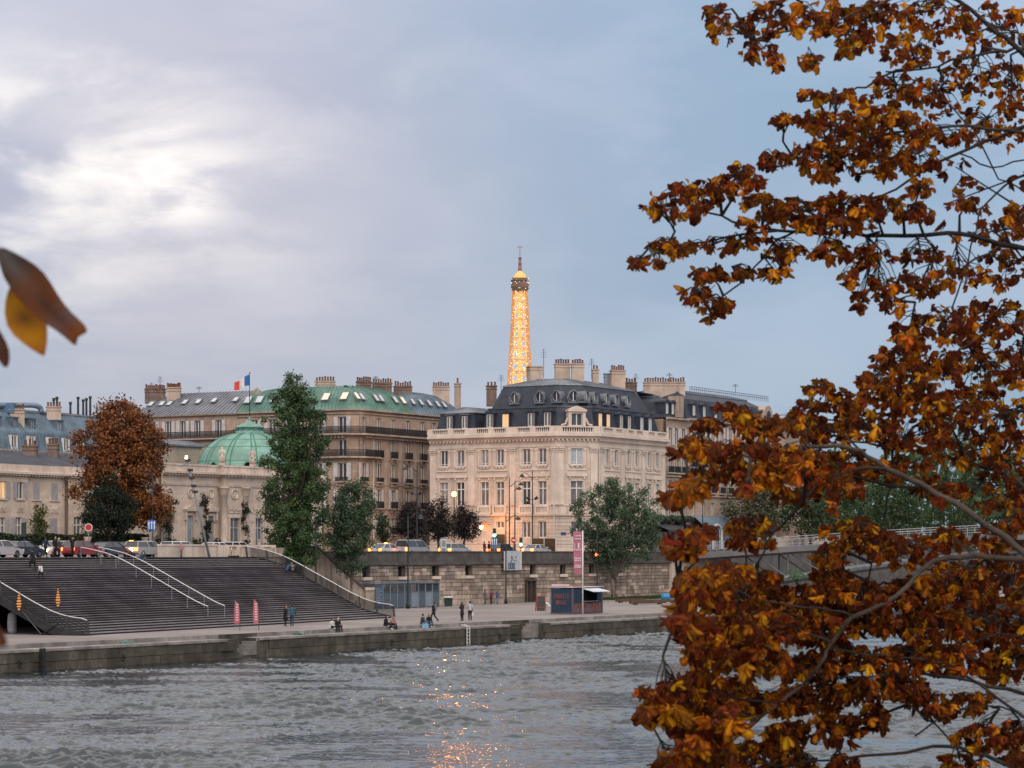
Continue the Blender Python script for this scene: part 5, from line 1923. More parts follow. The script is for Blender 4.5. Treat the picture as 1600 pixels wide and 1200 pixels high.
for x0, x1, yt, yb, dd, mm in ((36, 58, 698, 706, 6, M_CHIMB), (75, 91, 696, 711, 6, M_CHIMB)):
 c = W(S_at((x0 + x1) / 2, tV + dd), tV + dd)
 w_ = (x1 - x0) / FOC * c.y
 chimney(b4, c, 'x', w_, 1.0, Z_at(yb, c) - 1, Z_at(yt, c), 3, mm, 0)
# ------------------------------------------------------------------ blue mansard behind it
tM = 104.0
b5 = Building('blue_mansard_building', 'building with a steep blue zinc mansard, white dormers and tall chimneys', 'apartment building', S_at(60, tM), tM + 6)
s0_, s1_ = S_at(-80, tM), S_at(205, tM)
FM = b5.facade((s0_, tM), (s1_, tM))
c_ = W(S_at(60, tM), tM)
zA, zB_, zC_ = Z_at(704, c_), Z_at(676, c_), Z_at(643, c_)
poly = [(s0_, tM), (s1_, tM), (s1_, tM + 14), (s0_, tM + 14)]
q = MB()
q.prism([W(*p) for p in poly], ZS, zA)
b5.part('wall', q, M_GREYST)
b5.part('mansard_roof', roof_bands(poly, [(0, zA), (.5, zB_), (.6, zB_ + .05), (3.0, zC_)], .55, .06), M_ZINCB)
b5.part('top_roof', roof_bands(poly, [(2.9, zC_), (2.9, zC_ + .12), (6.5, zC_ + .6)], .7), M_ZINC)
for px in (22, 49.5, 79.5, 103.5, 126, -20):
 dormer(b5, FM, b5.px_x(FM, px), zA + .1, .95, 1.65, -.05, 1.0, M_GLASS if px in (22, 103.5) else M_CURT, M_ZINCB, M_WHITE)
for px, w_ in ((8, .7), (33.5, .75), (61, .75), (103, 1.0)):
 dormer(b5, FM, b5.px_x(FM, px), zB_ + .35, w_, 1.3, 1.0, 1.6, M_PALEG, M_ZINCB, M_ZINCB, fm=M_ZINCB)
for x0, x1, yt, yb in ((16, 38, 641, 664), (73, 95, 637, 662)):
 c = W(S_at((x0 + x1) / 2, tM + 2.2), tM + 2.2)
 chimney(b5, c, 'x', (x1 - x0) / FOC * c.y, 1.2, Z_at(yb, c) - .6, Z_at(yt, c), 5, M_CHIM, .2)
for px, yt in ((84, 626), (89, 624), (110, 632), (122, 624), (130, 628), (135, 626), (141, 623)):
 c = W(S_at(px, tM + 4.5), tM + 4.5)
 q = MB()
 q.lathe([(.16, zC_ - .2), (.14, Z_at(yt, c)), (.22, Z_at(yt, c)), (.2, Z_at(yt, c) + .35)], 7, (c.x, c.y, 0))
 b5.part('flue', q, M_IRON)
pipe = thing('roof_duct', 'fat blue-grey ventilation duct bending down on the far left roof', 'duct', W(S_at(40, tM + 3), tM + 3, zC_ + .2))
q = MB()
cA, cB, cC = W(S_at(-20, tM + 3), tM + 3), W(S_at(58, tM + 3), tM + 3), W(S_at(64, tM + 3), tM + 3)
q.tube([Vector((cA.x, cA.y, Z_at(633, cA))), Vector((cB.x - .6, cB.y, Z_at(633, cB))), Vector((cB.x, cB.y, Z_at(634.5, cB))), Vector((cC.x - .1, cC.y, Z_at(637, cC))), Vector((cC.x, cC.y, Z_at(641, cC))), Vector((cC.x, cC.y, zC_))], .36, 10)
q.build('duct_pipe', M_ZINCB, pipe, True, origin=pipe.location)
q = MB()
c = W(S_at(12, tM + 3), tM + 3)
q.box(c.x - .9, c.x + .9, c.y - .5, c.y + .5, zC_ - .2, Z_at(630, c))
q.build('plant_box', paint('blue_plant', (0.07, 0.14, 0.24)), pipe, origin=pipe.location)
# ================================================================== right-hand terrace of apartment houses
def terrace(name, label, pxa, pxb, t, zeave, ztop, floors, wpx, rail_floors, roofm, setb=3.0, dorm=(), pots=6, chim=None, wallm=M_HAUS, trimm=M_HAUST, dgl=M_PALEG, depth=14):
 sa_, sb_ = S_at(pxa, t), S_at(pxb, t)
 b = Building(name, label, 'apartment building', (sa_ + sb_) / 2, t + 5)
 F = b.facade((sa_, t), (sb_, t))
 walls, trim = MB(), MB()
 ops = []
 rr = random.Random(len(name))
 for i, px in enumerate(wpx):
  x = b.px_x(F, px)
  for j, (a, c) in enumerate(floors):
   w = 1.25
   ops.append((x - w / 2, x + w / 2, a, c))
   b.window(F, x, a, w, c - a, rr.choice([M_GLASS, M_CURT, M_GLASS]), 'plain')
   surround(trim, F[0], x, w, a, c - a, .15, .06)
   if j in rail_floors:
    q = rail_mesh(w + .5, .9, .3)
    b.at('balcony_rail', q.mesh('balcony_rail', [M_IRON]), F, x - w / 2 - .25, -.34, a - .05)
    trim.box(x - w / 2 - .4, x + w / 2 + .4, -.42, .02, a - .25, a - .06, 0, F[0])
   elif j == 0:
    for e in (-1, 1):
     b.at('shutter', shutter_mesh(.55, c - a, M_SHUTW), F, x - w / 2 - .55 if e < 0 else x + w / 2, -.07, a)
 wall_cells(walls, F[0], 0, F[1], ZS - .2, zeave, ops, .3)
 b.part('wall', walls, wallm)
 P = [W(sa_, t), W(sb_, t)]
 for z, o_, h in [(zeave - .2, .5, .35)] + [(f[0] - .75, .3, .25) for f in floors[:3]]:
  trim.sweep(P, [(0, z), (o_, z + h * .3), (o_, z + h), (0, z + h)])
 b.part('stone_trim', trim, trimm)['kind'] = 'stuff'
 poly = [(sa_, t), (sb_, t), (sb_, t + depth), (sa_, t + depth)]
 b.part('mansard_roof', roof_bands(poly, [(.3, zeave + .1), (1.2, zeave + (ztop - zeave) * .75), (setb, ztop)]), roofm)
 b.part('top_roof', roof_bands(poly, [(setb - .1, ztop), (setb - .1, ztop + .12), (setb + 2.2, ztop + .7)], .7), M_ZINC)
 q = MB()
 q.prism([W(sa_ + .02, t + .6), W(sb_ - .02, t + .6), W(sb_ - .02, t + depth), W(sa_ + .02, t + depth)], ZS, zeave - .1)
 b.part('core', q, wallm)
 for px, w_ in dorm:
  dormer(b, F, b.px_x(F, px), zeave + .7, w_, 1.5, .35, 1.4, dgl, roofm, roofm, 'arch')
 return b, F
zr = lambda py, px, t=50.0: Z_at(py, W(S_at(px, t), t))
b6, F6 = terrace('balcony_house', 'narrow buff apartment house beside the mansion with iron balconies and slate roof', 1040.6, 1073, 50.0, zr(653, 1040), zr(612, 1045) - .5,
     [(21.5, 24.0), (17.6, 20.1), (13.9, 16.4), (9.9, 12.4)], [1046.5, 1056, 1067], (1, 2), M_SLATE, dorm=((1046, .9), (1055, .9), (1064, .9)))
q = MB()
q.box(F6[1] - 3.0, F6[1] - 1.2, -.1, 1.5, zr(653, 1070), zr(620, 1070), 0, F6[0])
b6.part('stone_dormer', q, M_HAUST)
c = W(S_at(1038, 55), 55)
chimney(b6, c, 'x', 64 / FOC * c.y, 1.2, Z_at(625, c) - 1.5, Z_at(598.5, c), 16, M_CHIM, .05)
b7, F7 = terrace('long_apartment_house', 'long ornate apartment house with slate mansard receding behind the autumn leaves', 1073.4, 1206, 50.0, zr(655, 1075), zr(611, 1078),
     [(zr(655, 1075) - 3.2, zr(655, 1075) - .7), (18.6, 21.2), (14.9, 17.4), (10.6, 13.4)], [1083, 1098, 1113, 1127, 1140, 1153, 1166, 1179, 1193], (1, 2), M_SLATE, dorm=[(p, 1.0) for p in (1088, 1104, 1122, 1140, 1158, 1176, 1194)])
q = MB()
x = F7[1] - 1.6
pts = [(x + 1.5 * math.sin(a), zr(655, 1200) + .6 + 1.5 * math.cos(a)) for a in [-PI / 2 + PI * k / 8 for k in range(9)]]
q.prism([(x - 1.5, -.2), (x + 1.5, -.2), (x + 1.5, 1.2), (x - 1.5, 1.2)], zr(655, 1200) - 1.6, zr(655, 1200) + .6, 0, F7[0])
n = len(pts)
q.add([(a, -.2, z) for a, z in pts] + [(a, 1.2, z) for a, z in pts], [tuple(range(n)), tuple(range(2 * n - 1, n - 1, -1))] + [(i, i + n, (i + 1) % n + n, (i + 1) % n) for i in range(n)], 0, F7[0])
b7.part('arched_gable', q, M_HAUST)
ggl = MB()
ggl.lathe([(1e-4, .0), (.8, .0)], 14, (0, 0, 0), 0, F7[0] @ Matrix.Translation((x, -.24, zr(655, 1200) + .5)) @ Matrix.Rotation(PI / 2, 4, 'X'))
b7.part('round_window', ggl, M_GLASS)
q = MB()
P0, P1 = W(S_at(1078, 54), 54), W(S_at(1200, 54), 54)
for h in (.35, .7):
 q.tube([Vector((P0.x, P0.y, zr(611, 1078) + .6 + h)), Vector((P1.x, P1.y, zr(611, 1078) + .6 + h))], .035, 4)
for k in range(40):
 p = P0.lerp(P1, k / 39)
 q.tube([Vector((p.x, p.y, zr(611, 1078) + .4)), Vector((p.x, p.y, zr(611, 1078) + 1.3))], .03, 4)
b7.part('roof_railing', q, M_IRON)
for px, yt, yb in ((1046, 583, 598), (1149, 600, 614)):
 c = W(S_at(px, 56), 56)
 antenna(b7, Vector((c.x, c.y, Z_at(yb, c))), Z_at(yt, c) - Z_at(yb, c))
b8, F8 = terrace('end_house', 'lower pale house at the far end of the terrace behind the leaves', 1206.4, 1262, 50.0, zr(668, 1210), zr(652, 1210), [(15.5, 18.0), (11.5, 14.0)], [1215, 1228, 1243, 1255], (0,), M_ZINC, dorm=())
ra = Building('restaurant_front', 'dark awning and glazed arched porch at the foot of the balcony house', 'restaurant', S_at(1075, 48), 48)
FA = ra.facade((S_at(1043, 46.6), 46.6), (S_at(1150, 46.6), 46.6))
xa, xb_ = ra.px_x(FA, 1044), ra.px_x(FA, 1098)
q = MB()
q.add([(xa, 0, 9.2), (xb_, 0, 9.2), (xb_, 3.3, 10.4), (xa, 3.3, 10.4), (xa, 0, 8.9), (xb_, 0, 8.9)], ((0, 1, 2, 3), (4, 5, 1, 0)), 0, FA[0])
ra.part('awning', q, paint('awning_cloth', (0.05, 0.045, 0.055), .8))
q = MB()
q.box(xa, xb_, .8, 3.2, ZS, 8.9, 0, FA[0])
ra.part('glazed_room', q, M_GLASS)
for k in range(8):
 x = xa + (xb_ - xa) * k / 7
 q = MB()
 q.box(x - .07, x + .07, .7, .85, ZS, 8.95, 0, FA[0])
 ra.part('mullion', q, M_IRON)
q = MB()
for k in range(40):
 x = xa + (xb_ - xa) * random.random()
 q.ball(FA[0] @ Vector((x, 1.5 + random.random(), 10.5 + .5 * random.random())), .45, 6, 4)
po = ra.part('roof_plants', q, mat('planter_leaf', (0.022, 0.04, 0.02), .8, .4, 3.0))
for cx_px in (1121, 1151):
 x = ra.px_x(FA, cx_px)
 q = MB()
 pts = [(x - 1.5, -.0, ZS)] + [(x + 1.5 * math.sin(a), 0, 8.6 + 1.5 * math.cos(a)) for a in [-PI / 2 + PI * k / 10 for k in range(11)]] + [(x + 1.5, 0, ZS)]
 q.tube(pts, .16, 5, 0, FA[0])
 q.tube([(p[0] * .55 + x * .45, 0, p[2] * .9 + .6) for p in pts], .07, 4, 0, FA[0])
 ra.part('arch_frame', q, M_ALU)
 q = MB()
 q.box(x - 1.4, x + 1.4, .3, .36, ZS, 9.4, 0, FA[0])
 ra.part('door_glass', q, M_GLASS)
q = MB()
x0, x1 = ra.px_x(FA, 1106), ra.px_x(FA, 1164)
prof_ = [(x0, 0.3, 9.3)]
q.add([(x0, .3, 9.6), (x1, .3, 9.6), (x1, 2.2, 11.2), (x0, 2.2, 11.2), (x0, 3.4, 11.4), (x1, 3.4, 11.4)], ((0, 1, 2, 3), (3, 2, 5, 4)), 0, FA[0])
q.box(x0, x1, .4, 3.3, ZS, 9.6, 0, FA[0])
ra.part('porch_roof', q, M_ZINCB)
gw = MB()
sg0, sg1 = S_at(1185, 47), S_at(1420, 47)
gw.prism([W(sg0, 47), W(sg1, 47), W(sg1, 47.5), W(sg0, 47.5)], ZS, ZS + 2.6)
for k in range(12):
 s_ = sg0 + (sg1 - sg0) * k / 11
 gw.prism([W(s_ - .4, 46.85), W(s_ + .4, 46.85), W(s_ + .4, 47.6), W(s_ - .4, 47.6)], ZS, ZS + 3.0)
tag(gw.build('garden_wall', [M_PAL]), 'buff garden wall with piers behind the footbridge railing', 'wall')
# ================================================================== lit lattice tower far off
et = thing('lattice_tower', 'tall tapering iron lattice tower glowing gold far behind the roofs', 'tower', ((812.4 - 800) / FOC * 2400, 2400, 0))
zt = lambda py: EYE + (HOR - py) / FOC * 2400
PW = [(0, 62), (57, 36), (115, 19.5), (150, 14.2), (178.8, 11.6), (222, 8.9), (258, 7.4), (272, 7.0)]
def hwid(z):
 for (a, wa), (b, wb) in zip(PW[:-1], PW[1:]):
  if a <= z <= b:
   return wa + (wb - wa) * (z - a) / (b - a)
 return PW[-1][1]
M_GOLD = mat('glow_iron', (0.42, 0.20, 0.08), 0.6, 0.25, 0.05, emit=(1.0, 0.36, 0.06), estr=0.20)  # floodlighting put into the iron as its own emission
M_GOLDB = mat('glow_core', (0.5, 0.28, 0.1), 0.6, 0.25, 0.08, emit=(1.0, 0.50, 0.125), estr=0.44)  # brighter inner glow, emission in place of projector light
M_BRON = mat('brown_iron', (0.20, 0.125, 0.10), 0.6, 0.25, 0.1)
M_SPARK = mat('flash_bulb', (1, .9, .8), .3, .1, 1., emit=(1.0, .72, .40), estr=1.4)
q, qb = MB(), MB()
zl = [4, 25, 57, 62, 85, 115, 121]
z = 121
while z < 262:
 z += max(7.0, hwid(z) * 1.05)
 zl.append(min(z, 266))
for a, b in zip(zl[:-1], zl[1:]):
 wa, wb = hwid(a), hwid(b)
 la, lb = wa * .40, wb * .40                    # width of each corner leg
 for sx in (-1, 1):
  for sy in (-1, 1):
   for (ex, ey) in ((0, 0), (1, 0), (0, 1)):
    pa = Vector((sx * (wa - ex * la * 1.0), sy * (wa - ey * la * 1.0), a))
    pb = Vector((sx * (wb - ex * lb * 1.0), sy * (wb - ey * lb * 1.0), b))
    (qb if (ex or ey) else q).tube([pa, pb], .62, 4)
   for f in (0, 1):
    A0 = Vector((sx * wa, sy * wa, a)); A1 = Vector((sx * (wa - la), sy * wa, a)) if f == 0 else Vector((sx * wa, sy * (wa - la), a))
    B0 = Vector((sx * wb, sy * wb, b)); B1 = Vector((sx * (wb - lb), sy * wb, b)) if f == 0 else Vector((sx * wb, sy * (wb - lb), b))
    q.tube([A0, B1], .42, 3, cap=False)
    q.tube([A1, B0], .42, 3, cap=False)
    q.tube([B0, B1], .45, 3, cap=False)
 for k in range(4):
  rot = Matrix.Rotation(PI / 2 * k, 4, 'Z')
  q.tube([rot @ Vector((-wb, -wb, b)), rot @ Vector((wb, -wb, b))], .5, 4)
  if a > 115:
   xa_, xb2 = wa * .6, wb * .6
   qb.tube([rot @ Vector((-xa_, -wa * .98, a)), rot @ Vector((xb2, -wb * .98, b))], .40, 3, cap=False)
   qb.tube([rot @ Vector((xa_, -wa * .98, a)), rot @ Vector((-xb2, -wb * .98, b))], .40, 3, cap=False)
   qb.tube([rot @ Vector((0, -wa, a)), rot @ Vector((0, -wb, b))], .40, 4)
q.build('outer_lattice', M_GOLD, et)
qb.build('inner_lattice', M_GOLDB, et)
q = MB()
for z_ in range(120, 264, 6):
 w_ = hwid(z_) * .22
 q.taper(-w_, w_, -w_, w_, z_, z_ + 5.0, .15)
q.build('lift_shaft', M_GOLDB, et)  # shaft boxes glow to fill the tower's middle with light
q = MB()
for z0_, w_, h_ in ((55, 38, 5), (113, 22, 4)):
 q.box(-w_, w_, -w_, w_, z0_, z0_ + h_)
q.build('lower_decks', M_BRON, et)
q = MB()
z0_ = zt(449.5)
q.taper(-7.2, 7.2, -7.2, 7.2, z0_ - 5, z0_, -1.4, 0)
q.box(-8.9, 8.9, -8.9, 8.9, z0_, z0_ + 3.2)
q.box(-8.2, 8.2, -8.2, 8.2, z0_ + 3.2, z0_ + 6.3)
q.box(-8.9, 8.9, -8.9, 8.9, z0_ + 6.3, z0_ + 6.9)
q.box(-7.6, 7.6, -7.6, 7.6, z0_ + 6.9, z0_ + 9.2)
q.build('top_gallery', M_BRON, et)
q = MB()
q.lathe([(6.6, z0_ + 9.2), (6.2, z0_ + 11), (4.6, z0_ + 13.5), (2.8, z0_ + 15.0), (2.0, z0_ + 16.5)], 12)
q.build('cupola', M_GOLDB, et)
q = MB()
q.lathe([(2.2, z0_ + 16), (1.5, z0_ + 22), (1.3, z0_ + 28), (.9, zt(403)), (.35, zt(402)), (.25, zt(386))], 6)
for zz_ in (zt(403), zt(420), zt(412)):
 q.box(-1.9, 1.9, -1.9, 1.9, zz_ - .4, zz_ + .4)
q.box(-2.6, 2.6, -.3, .3, zt(386.5), zt(385.5))
q.lathe([(.3, zt(386)), (.15, zt(383.5))], 5)
q.build('mast', mat('mast_paint', (0.30, 0.17, 0.15), .6, .2, .1), et)
q = MB()
rs_ = random.Random(3)
for k in range(520):
 z = rs_.uniform(170, 268) if k > 30 else z0_ + rs_.uniform(-2, 9)
 w_ = hwid(min(z, 272)) * 1.03 if k > 30 else 8.6
 sd = rs_.choice((-1, 1))
 u = rs_.uniform(-1, 1)
 p = (u * w_, -w_) if rs_.random() < .7 else (sd * w_, u * w_)
 r = rs_.choice((.2, .26, .34))
 q.ball((p[0], p[1], z), r, 5, 3)
fb = q.build('flash_bulbs', M_SPARK, et)
fb['kind'] = 'stuff'
# ------------------------------------------------------------------ trees and shrubs
def crown_mesh(name, lobes, n, size, palette, clumps=60, clump_r=0.7, shell=0.5, rng=None, droop=0.0, elong=1.7):
 """leaf-sized faces gathered in clumps through the crown's volume; lobes are (centre, radii)"""
 rng = rng or RNG
 vol = np.array([l[1][0] * l[1][1] * l[1][2] for l in lobes])
 pick = rng.choice(len(lobes), clumps, p=vol / vol.sum())
 C = np.array([l[0] for l in lobes], dtype=float)[pick]
 Rd = np.array([l[1] for l in lobes], dtype=float)[pick]
 d = rng.normal(size=(clumps, 3))
 d /= np.linalg.norm(d, axis=1)[:, None]
 rad = shell + (1 - shell) * rng.random(clumps) ** 0.6
 cc = C + d * Rd * rad[:, None]
 which = rng.integers(0, clumps, n)
 cr = clump_r * rng.uniform(0.6, 1.35, clumps)
 off = rng.normal(size=(n, 3)) * 0.5
 pos = cc[which] + off * cr[which][:, None]
 nrm = rng.normal(size=(n, 3)) * 0.8 + off * 0.7 + np.array([0, 0, 0.45])
 nrm /= np.linalg.norm(nrm, axis=1)[:, None]
 a = rng.normal(size=(n, 3)) + np.array([0, 0, -droop])
 a -= nrm * (a * nrm).sum(1)[:, None]
 a /= np.linalg.norm(a, axis=1)[:, None] + 1e-9
 b = np.cross(nrm, a)
 s = size * rng.uniform(0.6, 1.4, n)[:, None]
 V = np.stack([pos - a * s * 0.5, pos + b * s * 0.5 / elong - a * s * .05, pos + a * s * 0.5 + nrm * s * .08, pos - b * s * 0.5 / elong - a * s * .05], 1).reshape(-1, 3)
 Q = np.arange(4 * n).reshape(n, 4)
 pal = np.array(palette, dtype=float)
 ci = rng.integers(0, len(pal), clumps)[which]
 mixr = rng.integers(0, len(pal), n)
 f = rng.random(n)[:, None] * 0.5
 col = pal[ci] * (1 - f) + pal[mixr] * f
 col *= rng.uniform(0.75, 1.3, n)[:, None]
 return np_mesh(name, V, Q, np.repeat(col, 4, axis=0), [M_FOL])
def tree(name, label, base, trunk_h, trunk_r, lobes, n, size, palette, clumps=60, clump_r=0.7, shell=0.5, bark=None, limbs=7, group=None, seed=0, droop=0.0, elong=1.7):
 rng = np.random.default_rng(seed + 100)
 rr = random.Random(seed)
 t = thing(name, label, 'tree', base, 0, group)
 q = MB()
 top = Vector((rr.uniform(-.2, .2), rr.uniform(-.2, .2), trunk_h))
 q.tube([(0, 0, -.3), (rr.uniform(-.1, .1), 0, trunk_h * .5), top], [trunk_r * 1.25, trunk_r, trunk_r * .75], 8)
 for k in range(limbs):
  lb = rr.choice(lobes)
  e = Vector(lb[0]) + Vector((rr.uniform(-.7, .7) * lb[1][0], rr.uniform(-.7, .7) * lb[1][1], rr.uniform(-.5, .8) * lb[1][2]))
  st = Vector((0, 0, trunk_h * rr.uniform(.75, 1.0)))
  md = st.lerp(e, .5) + Vector((rr.uniform(-.3, .3), rr.uniform(-.3, .3), .3))
  q.tube([st, md, e], [trunk_r * .6, trunk_r * .35, trunk_r * .1], 5)
 q.build('trunk', bark or M_BARK, t, True)
 place('crown', crown_mesh('crown', lobes, n, size, palette, clumps, clump_r, shell, rng, droop, elong), t)
 return t
GRN = [(0.030, 0.060, 0.022), (0.040, 0.075, 0.028), (0.022, 0.045, 0.020), (0.055, 0.085, 0.030)]
GRND = [(0.012, 0.024, 0.014), (0.018, 0.032, 0.018), (0.010, 0.018, 0.012)]
GRNL = [(0.065, 0.115, 0.068), (0.09, 0.14, 0.082), (0.045, 0.082, 0.05), (0.12, 0.155, 0.105)]
RUST = [(0.18, 0.058, 0.020), (0.235, 0.08, 0.025), (0.13, 0.045, 0.018), (0.28, 0.11, 0.03), (0.10, 0.048, 0.02)]
PURP = [(0.022, 0.014, 0.018), (0.030, 0.018, 0.020), (0.016, 0.012, 0.016), (0.020, 0.022, 0.014)]
OLIV = [(0.075, 0.085, 0.050), (0.10, 0.10, 0.055), (0.06, 0.075, 0.045), (0.12, 0.115, 0.07)]
def mpx(p):
 """metres per photo pixel at a point"""
 return p.y / FOC
def tree_px(name, label, x0, x1, ytop, ycrown, ybase_z, t, kind, **kw):
 """place by the columns and rows it spans, standing at distance t from the river"""
 s = S_at((x0 + x1) / 2, t)
 b = W(s, t, ybase_z)
 k = mpx(b)
 w = (x1 - x0) * k / 2
 zt, zc = Z_at(ytop, b) - b.z, Z_at(ycrown, b) - b.z
 return b, w, zt, zc
b, w, zt, zc = tree_px('', '', 407, 516, 600, 872, ZS - .3, 35.6, 0)
lob = []
rr = random.Random(4)
zc = max(zc, -.5)
prof_p = [(0.02, .75), (.12, 1.0), (.26, 1.08), (.40, 1.05), (.54, 1.02), (.66, .98), (.78, .90), (.88, .76), (.955, .5)]
for f, r in prof_p:
 z = zc + (zt - zc) * f
 for j in range(5):
  a = 2 * PI * j / 5 + f * 7
  lob.append(((math.cos(a) * w * r * .45 + rr.uniform(-.2, .2), math.sin(a) * w * r * .45, z + rr.uniform(-.5, .5)), (w * r * .58, w * r * .58, (zt - zc) * .085)))
tree('poplar_tree', 'tall dark green columnar tree beside the top of the wide steps', b, 5.0, .38, lob, 46000, .25, [(0.046, 0.088, 0.036), (0.06, 0.11, 0.042), (0.03, 0.062, 0.028), (0.085, 0.12, 0.04)], 620, .5, .5, seed=1, limbs=12)
b, w, zt, zc = tree_px('', '', 508, 590, 738, 892, 0.0, 33.0, 0)
lob = [((rr.uniform(-.15, .15) * w, 0, zc + (zt - zc) * f), (w * r, w * r, (zt - zc) * .16)) for f, r in ((.10, .65), (.3, .95), (.5, .98), (.68, .8))]
lob += [((-w * .25, 0, zc + (zt - zc) * .86), (w * .42, w * .4, (zt - zc) * .13)), ((w * .40, 0, zc + (zt - zc) * .82), (w * .38, w * .4, (zt - zc) * .12))]
tree('young_plane_tree', 'lighter green bushy tree with forked pale trunk in front of the stone stair', b, zc * .75, .17, lob, 18000, .22, GRNL[:3] + GRN[:2], 300, .5, .3, M_BARKL, 9, seed=2)
b, w, zt, zc = tree_px('', '', 886, 1031, 752, 884, 0.0, 36.8, 0)
lob = [((x * w, rr.uniform(-1, 1), zc + (zt - zc) * f), (w * r, w * r, (zt - zc) * rz)) for x, f, r, rz in ((-.58, .52, .46, .38), (-.25, .74, .46, .30), (.05, .50, .55, .45), (.2, .78, .46, .26), (.55, .58, .48, .38), (.72, .42, .34, .32), (-.45, .28, .48, .28), (.35, .22, .55, .25), (0, .2, .5, .25), (.68, .25, .34, .25))]
rt = tree('riverside_tree', 'broad grey-green tree with leaning forked trunk behind the container kiosk', b + Vector((0, 0, 0)), zc * .62, .24, lob, 34000, .25, GRNL + GRN[3:], 420, .6, .3, M_BARKL, 11, seed=3)
b, w, zt, zc = tree_px('', '', 108, 270, 628, 815, ZS, 49.0, 0)
lob = [((x * w, y * w, zc + (zt - zc) * f), (w * r, w * r, (zt - zc) * rz)) for x, y, f, r, rz in ((0, 0, .78, .58, .22), (-.05, .1, .9, .42, .12), (-.3, -.2, .64, .58, .22), (.32, -.1, .62, .60, .24), (.05, -.3, .45, .75, .22), (-.5, 0, .26, .48, .16), (.5, 0, .25, .48, .2), (.1, -.2, .12, .75, .16), (.62, -.1, .06, .35, .12))]
tree('chestnut_tree', 'large rust-brown chestnut tree in the palace garden on the left', b, zc + 2.5, .42, lob, 34000, .30, RUST, 420, .75, .5, seed=4, limbs=12, elong=1.5)
b, w, zt, zc = tree_px('', '', 123, 217, 740, 842, ZS, 46.6, 0)
lob = [((x * w, 0, zc + (zt - zc) * f), (w * r, w * r, (zt - zc) * rz)) for x, f, r, rz in ((0, .78, .5, .2), (-.2, .5, .72, .3), (.25, .48, .72, .3), (0, .24, .9, .22), (.6, .2, .35, .16), (-.55, .28, .38, .2))]
tree('holly_tree', 'dense blackish green round evergreen in front of the rusty chestnut', b, 2.0, .25, lob, 12000, .2, GRND, 200, .55, .5, seed=5)
b, w, zt, zc = tree_px('', '', 45, 78, 788, 840, ZS, 48.2, 0)
lob = [((x * w, 0, zc + (zt - zc) * f), (w * r, w * r, (zt - zc) * .2)) for x, f, r in ((0, .82, .5), (-.3, .5, .6), (.35, .55, .6), (.1, .25, .8))]
tree('small_maple', 'small yellowish green tree standing above the hedge on the left', b, 2.2, .08, lob, 1300, .22, [(.075, .10, .025), (.055, .08, .02), (.10, .10, .03)], 40, .4, .3, seed=6)
for i, (x0, x1, yt, lb) in enumerate(((252, 277, 778, 'narrow climbing tree left of the pedimented palace door'), (313, 334, 772, 'narrow climbing tree just right of the leaning mast'), (372, 391, 784, 'narrow dark climbing tree by the tall palace window under the dome'))):
 b, w, zt, zc = tree_px('', '', x0, x1, yt, 852, ZS, 50.8, 0)
 lob = [((rr.uniform(-.35, .35) * w, 0, zc + (zt - zc) * f), (w * rr.uniform(.45, .8), w * .6, (zt - zc) * .09)) for f in (.05, .18, .3, .42, .55, .68, .8, .93)]
 tree('climbing_tree', lb, b, zc + 1.0, .07, lob, 1500, .2, [(0.022, .036, .020), (.035, .045, .025), (.05, .035, .025)], 45, .28, .2, seed=10 + i)
for i, (x0, x1, yt, lb) in enumerate(((615, 668, 783, 'dark bushy tree at the left of the group under the unlit lamp'), (655, 715, 777, 'dark purple-leaved tree in the middle of the group before the mansion'), (700, 751, 789, 'dark purple-leaved tree nearest the orange lamp'))):
 b, w, zt, zc = tree_px('', '', x0, x1, yt, 842, ZS, 51.5 + i * 1.5, 0)
 lob = [((x * w, 0, zc + (zt - zc) * f), (w * r, w * r, (zt - zc) * rz)) for x, f, r, rz in ((0, .7, .6, .28), (-.4, .45, .55, .3), (.4, .45, .55, .3), (0, .25, .9, .25))]
 tree('purple_plum_tree', lb, b, zc + .6, .16, lob, 6500, .22, PURP, 120, .6, .4, seed=20 + i, group='dark purple trees before the mansion')
b, w, zt, zc = tree_px('', '', 588, 612, 800, 852, ZS, 56, 0)
tree('garden_tree', 'small dark green tree in the gap right of the light green tree', b, 1.5, .1, [((0, 0, zc + (zt - zc) * .5), (w, w, (zt - zc) * .5))], 1500, .25, GRND + GRN, 40, .5, .3, seed=30)
RT_ = [(1128, 1230, 742, 836, 44.5, OLIV, 'greyish olive tree behind the footbridge, nearest the arched porch'),
  (1205, 1330, 770, 842, 44.0, GRN[:2] + OLIV[:1], 'mid green tree behind the footbridge railing, right of the olive tree'),
  (1280, 1345, 700, 800, 60, [(.05, .12, .04), (.07, .15, .05), (.04, .09, .035)], 'bright green tree glimpsed above the fork of the big autumn branch'),
  (1330, 1450, 740, 840, 44, GRN, 'dark green tree behind the middle of the footbridge'),
  (1430, 1560, 715, 842, 43, GRN + [(.06, .10, .035)], 'broad green tree behind the right part of the footbridge'),
  (1540, 1700, 700, 842, 42, GRN[:3] + OLIV[:2], 'green tree behind the far right edge of the footbridge')]
for i, (x0, x1, yt, yb, t, pal, lb) in enumerate(RT_):
 b, w, zt, zc = tree_px('', '', x0, x1, yt, yb, ZS, t, 0)
 lob = [((x * w, 0, zc + (zt - zc) * f), (w * r, w * r * .8, (zt - zc) * rz)) for x, f, r, rz in ((0, .7, .55, .3), (-.45, .5, .5, .35), (.45, .5, .5, .35), (0, .25, .85, .25))]
 tree('quay_tree', lb, b, max(1.5, zc + .8), .3, lob, 5200, .45, pal, 110, 1.1, .4, seed=40 + i, group='trees along the quay behind the footbridge')
mb = MB()
V, Q_, Cc = [], [], []
rng = np.random.default_rng(77)
n = 9000
px = rng.uniform(1180, 1900, n)
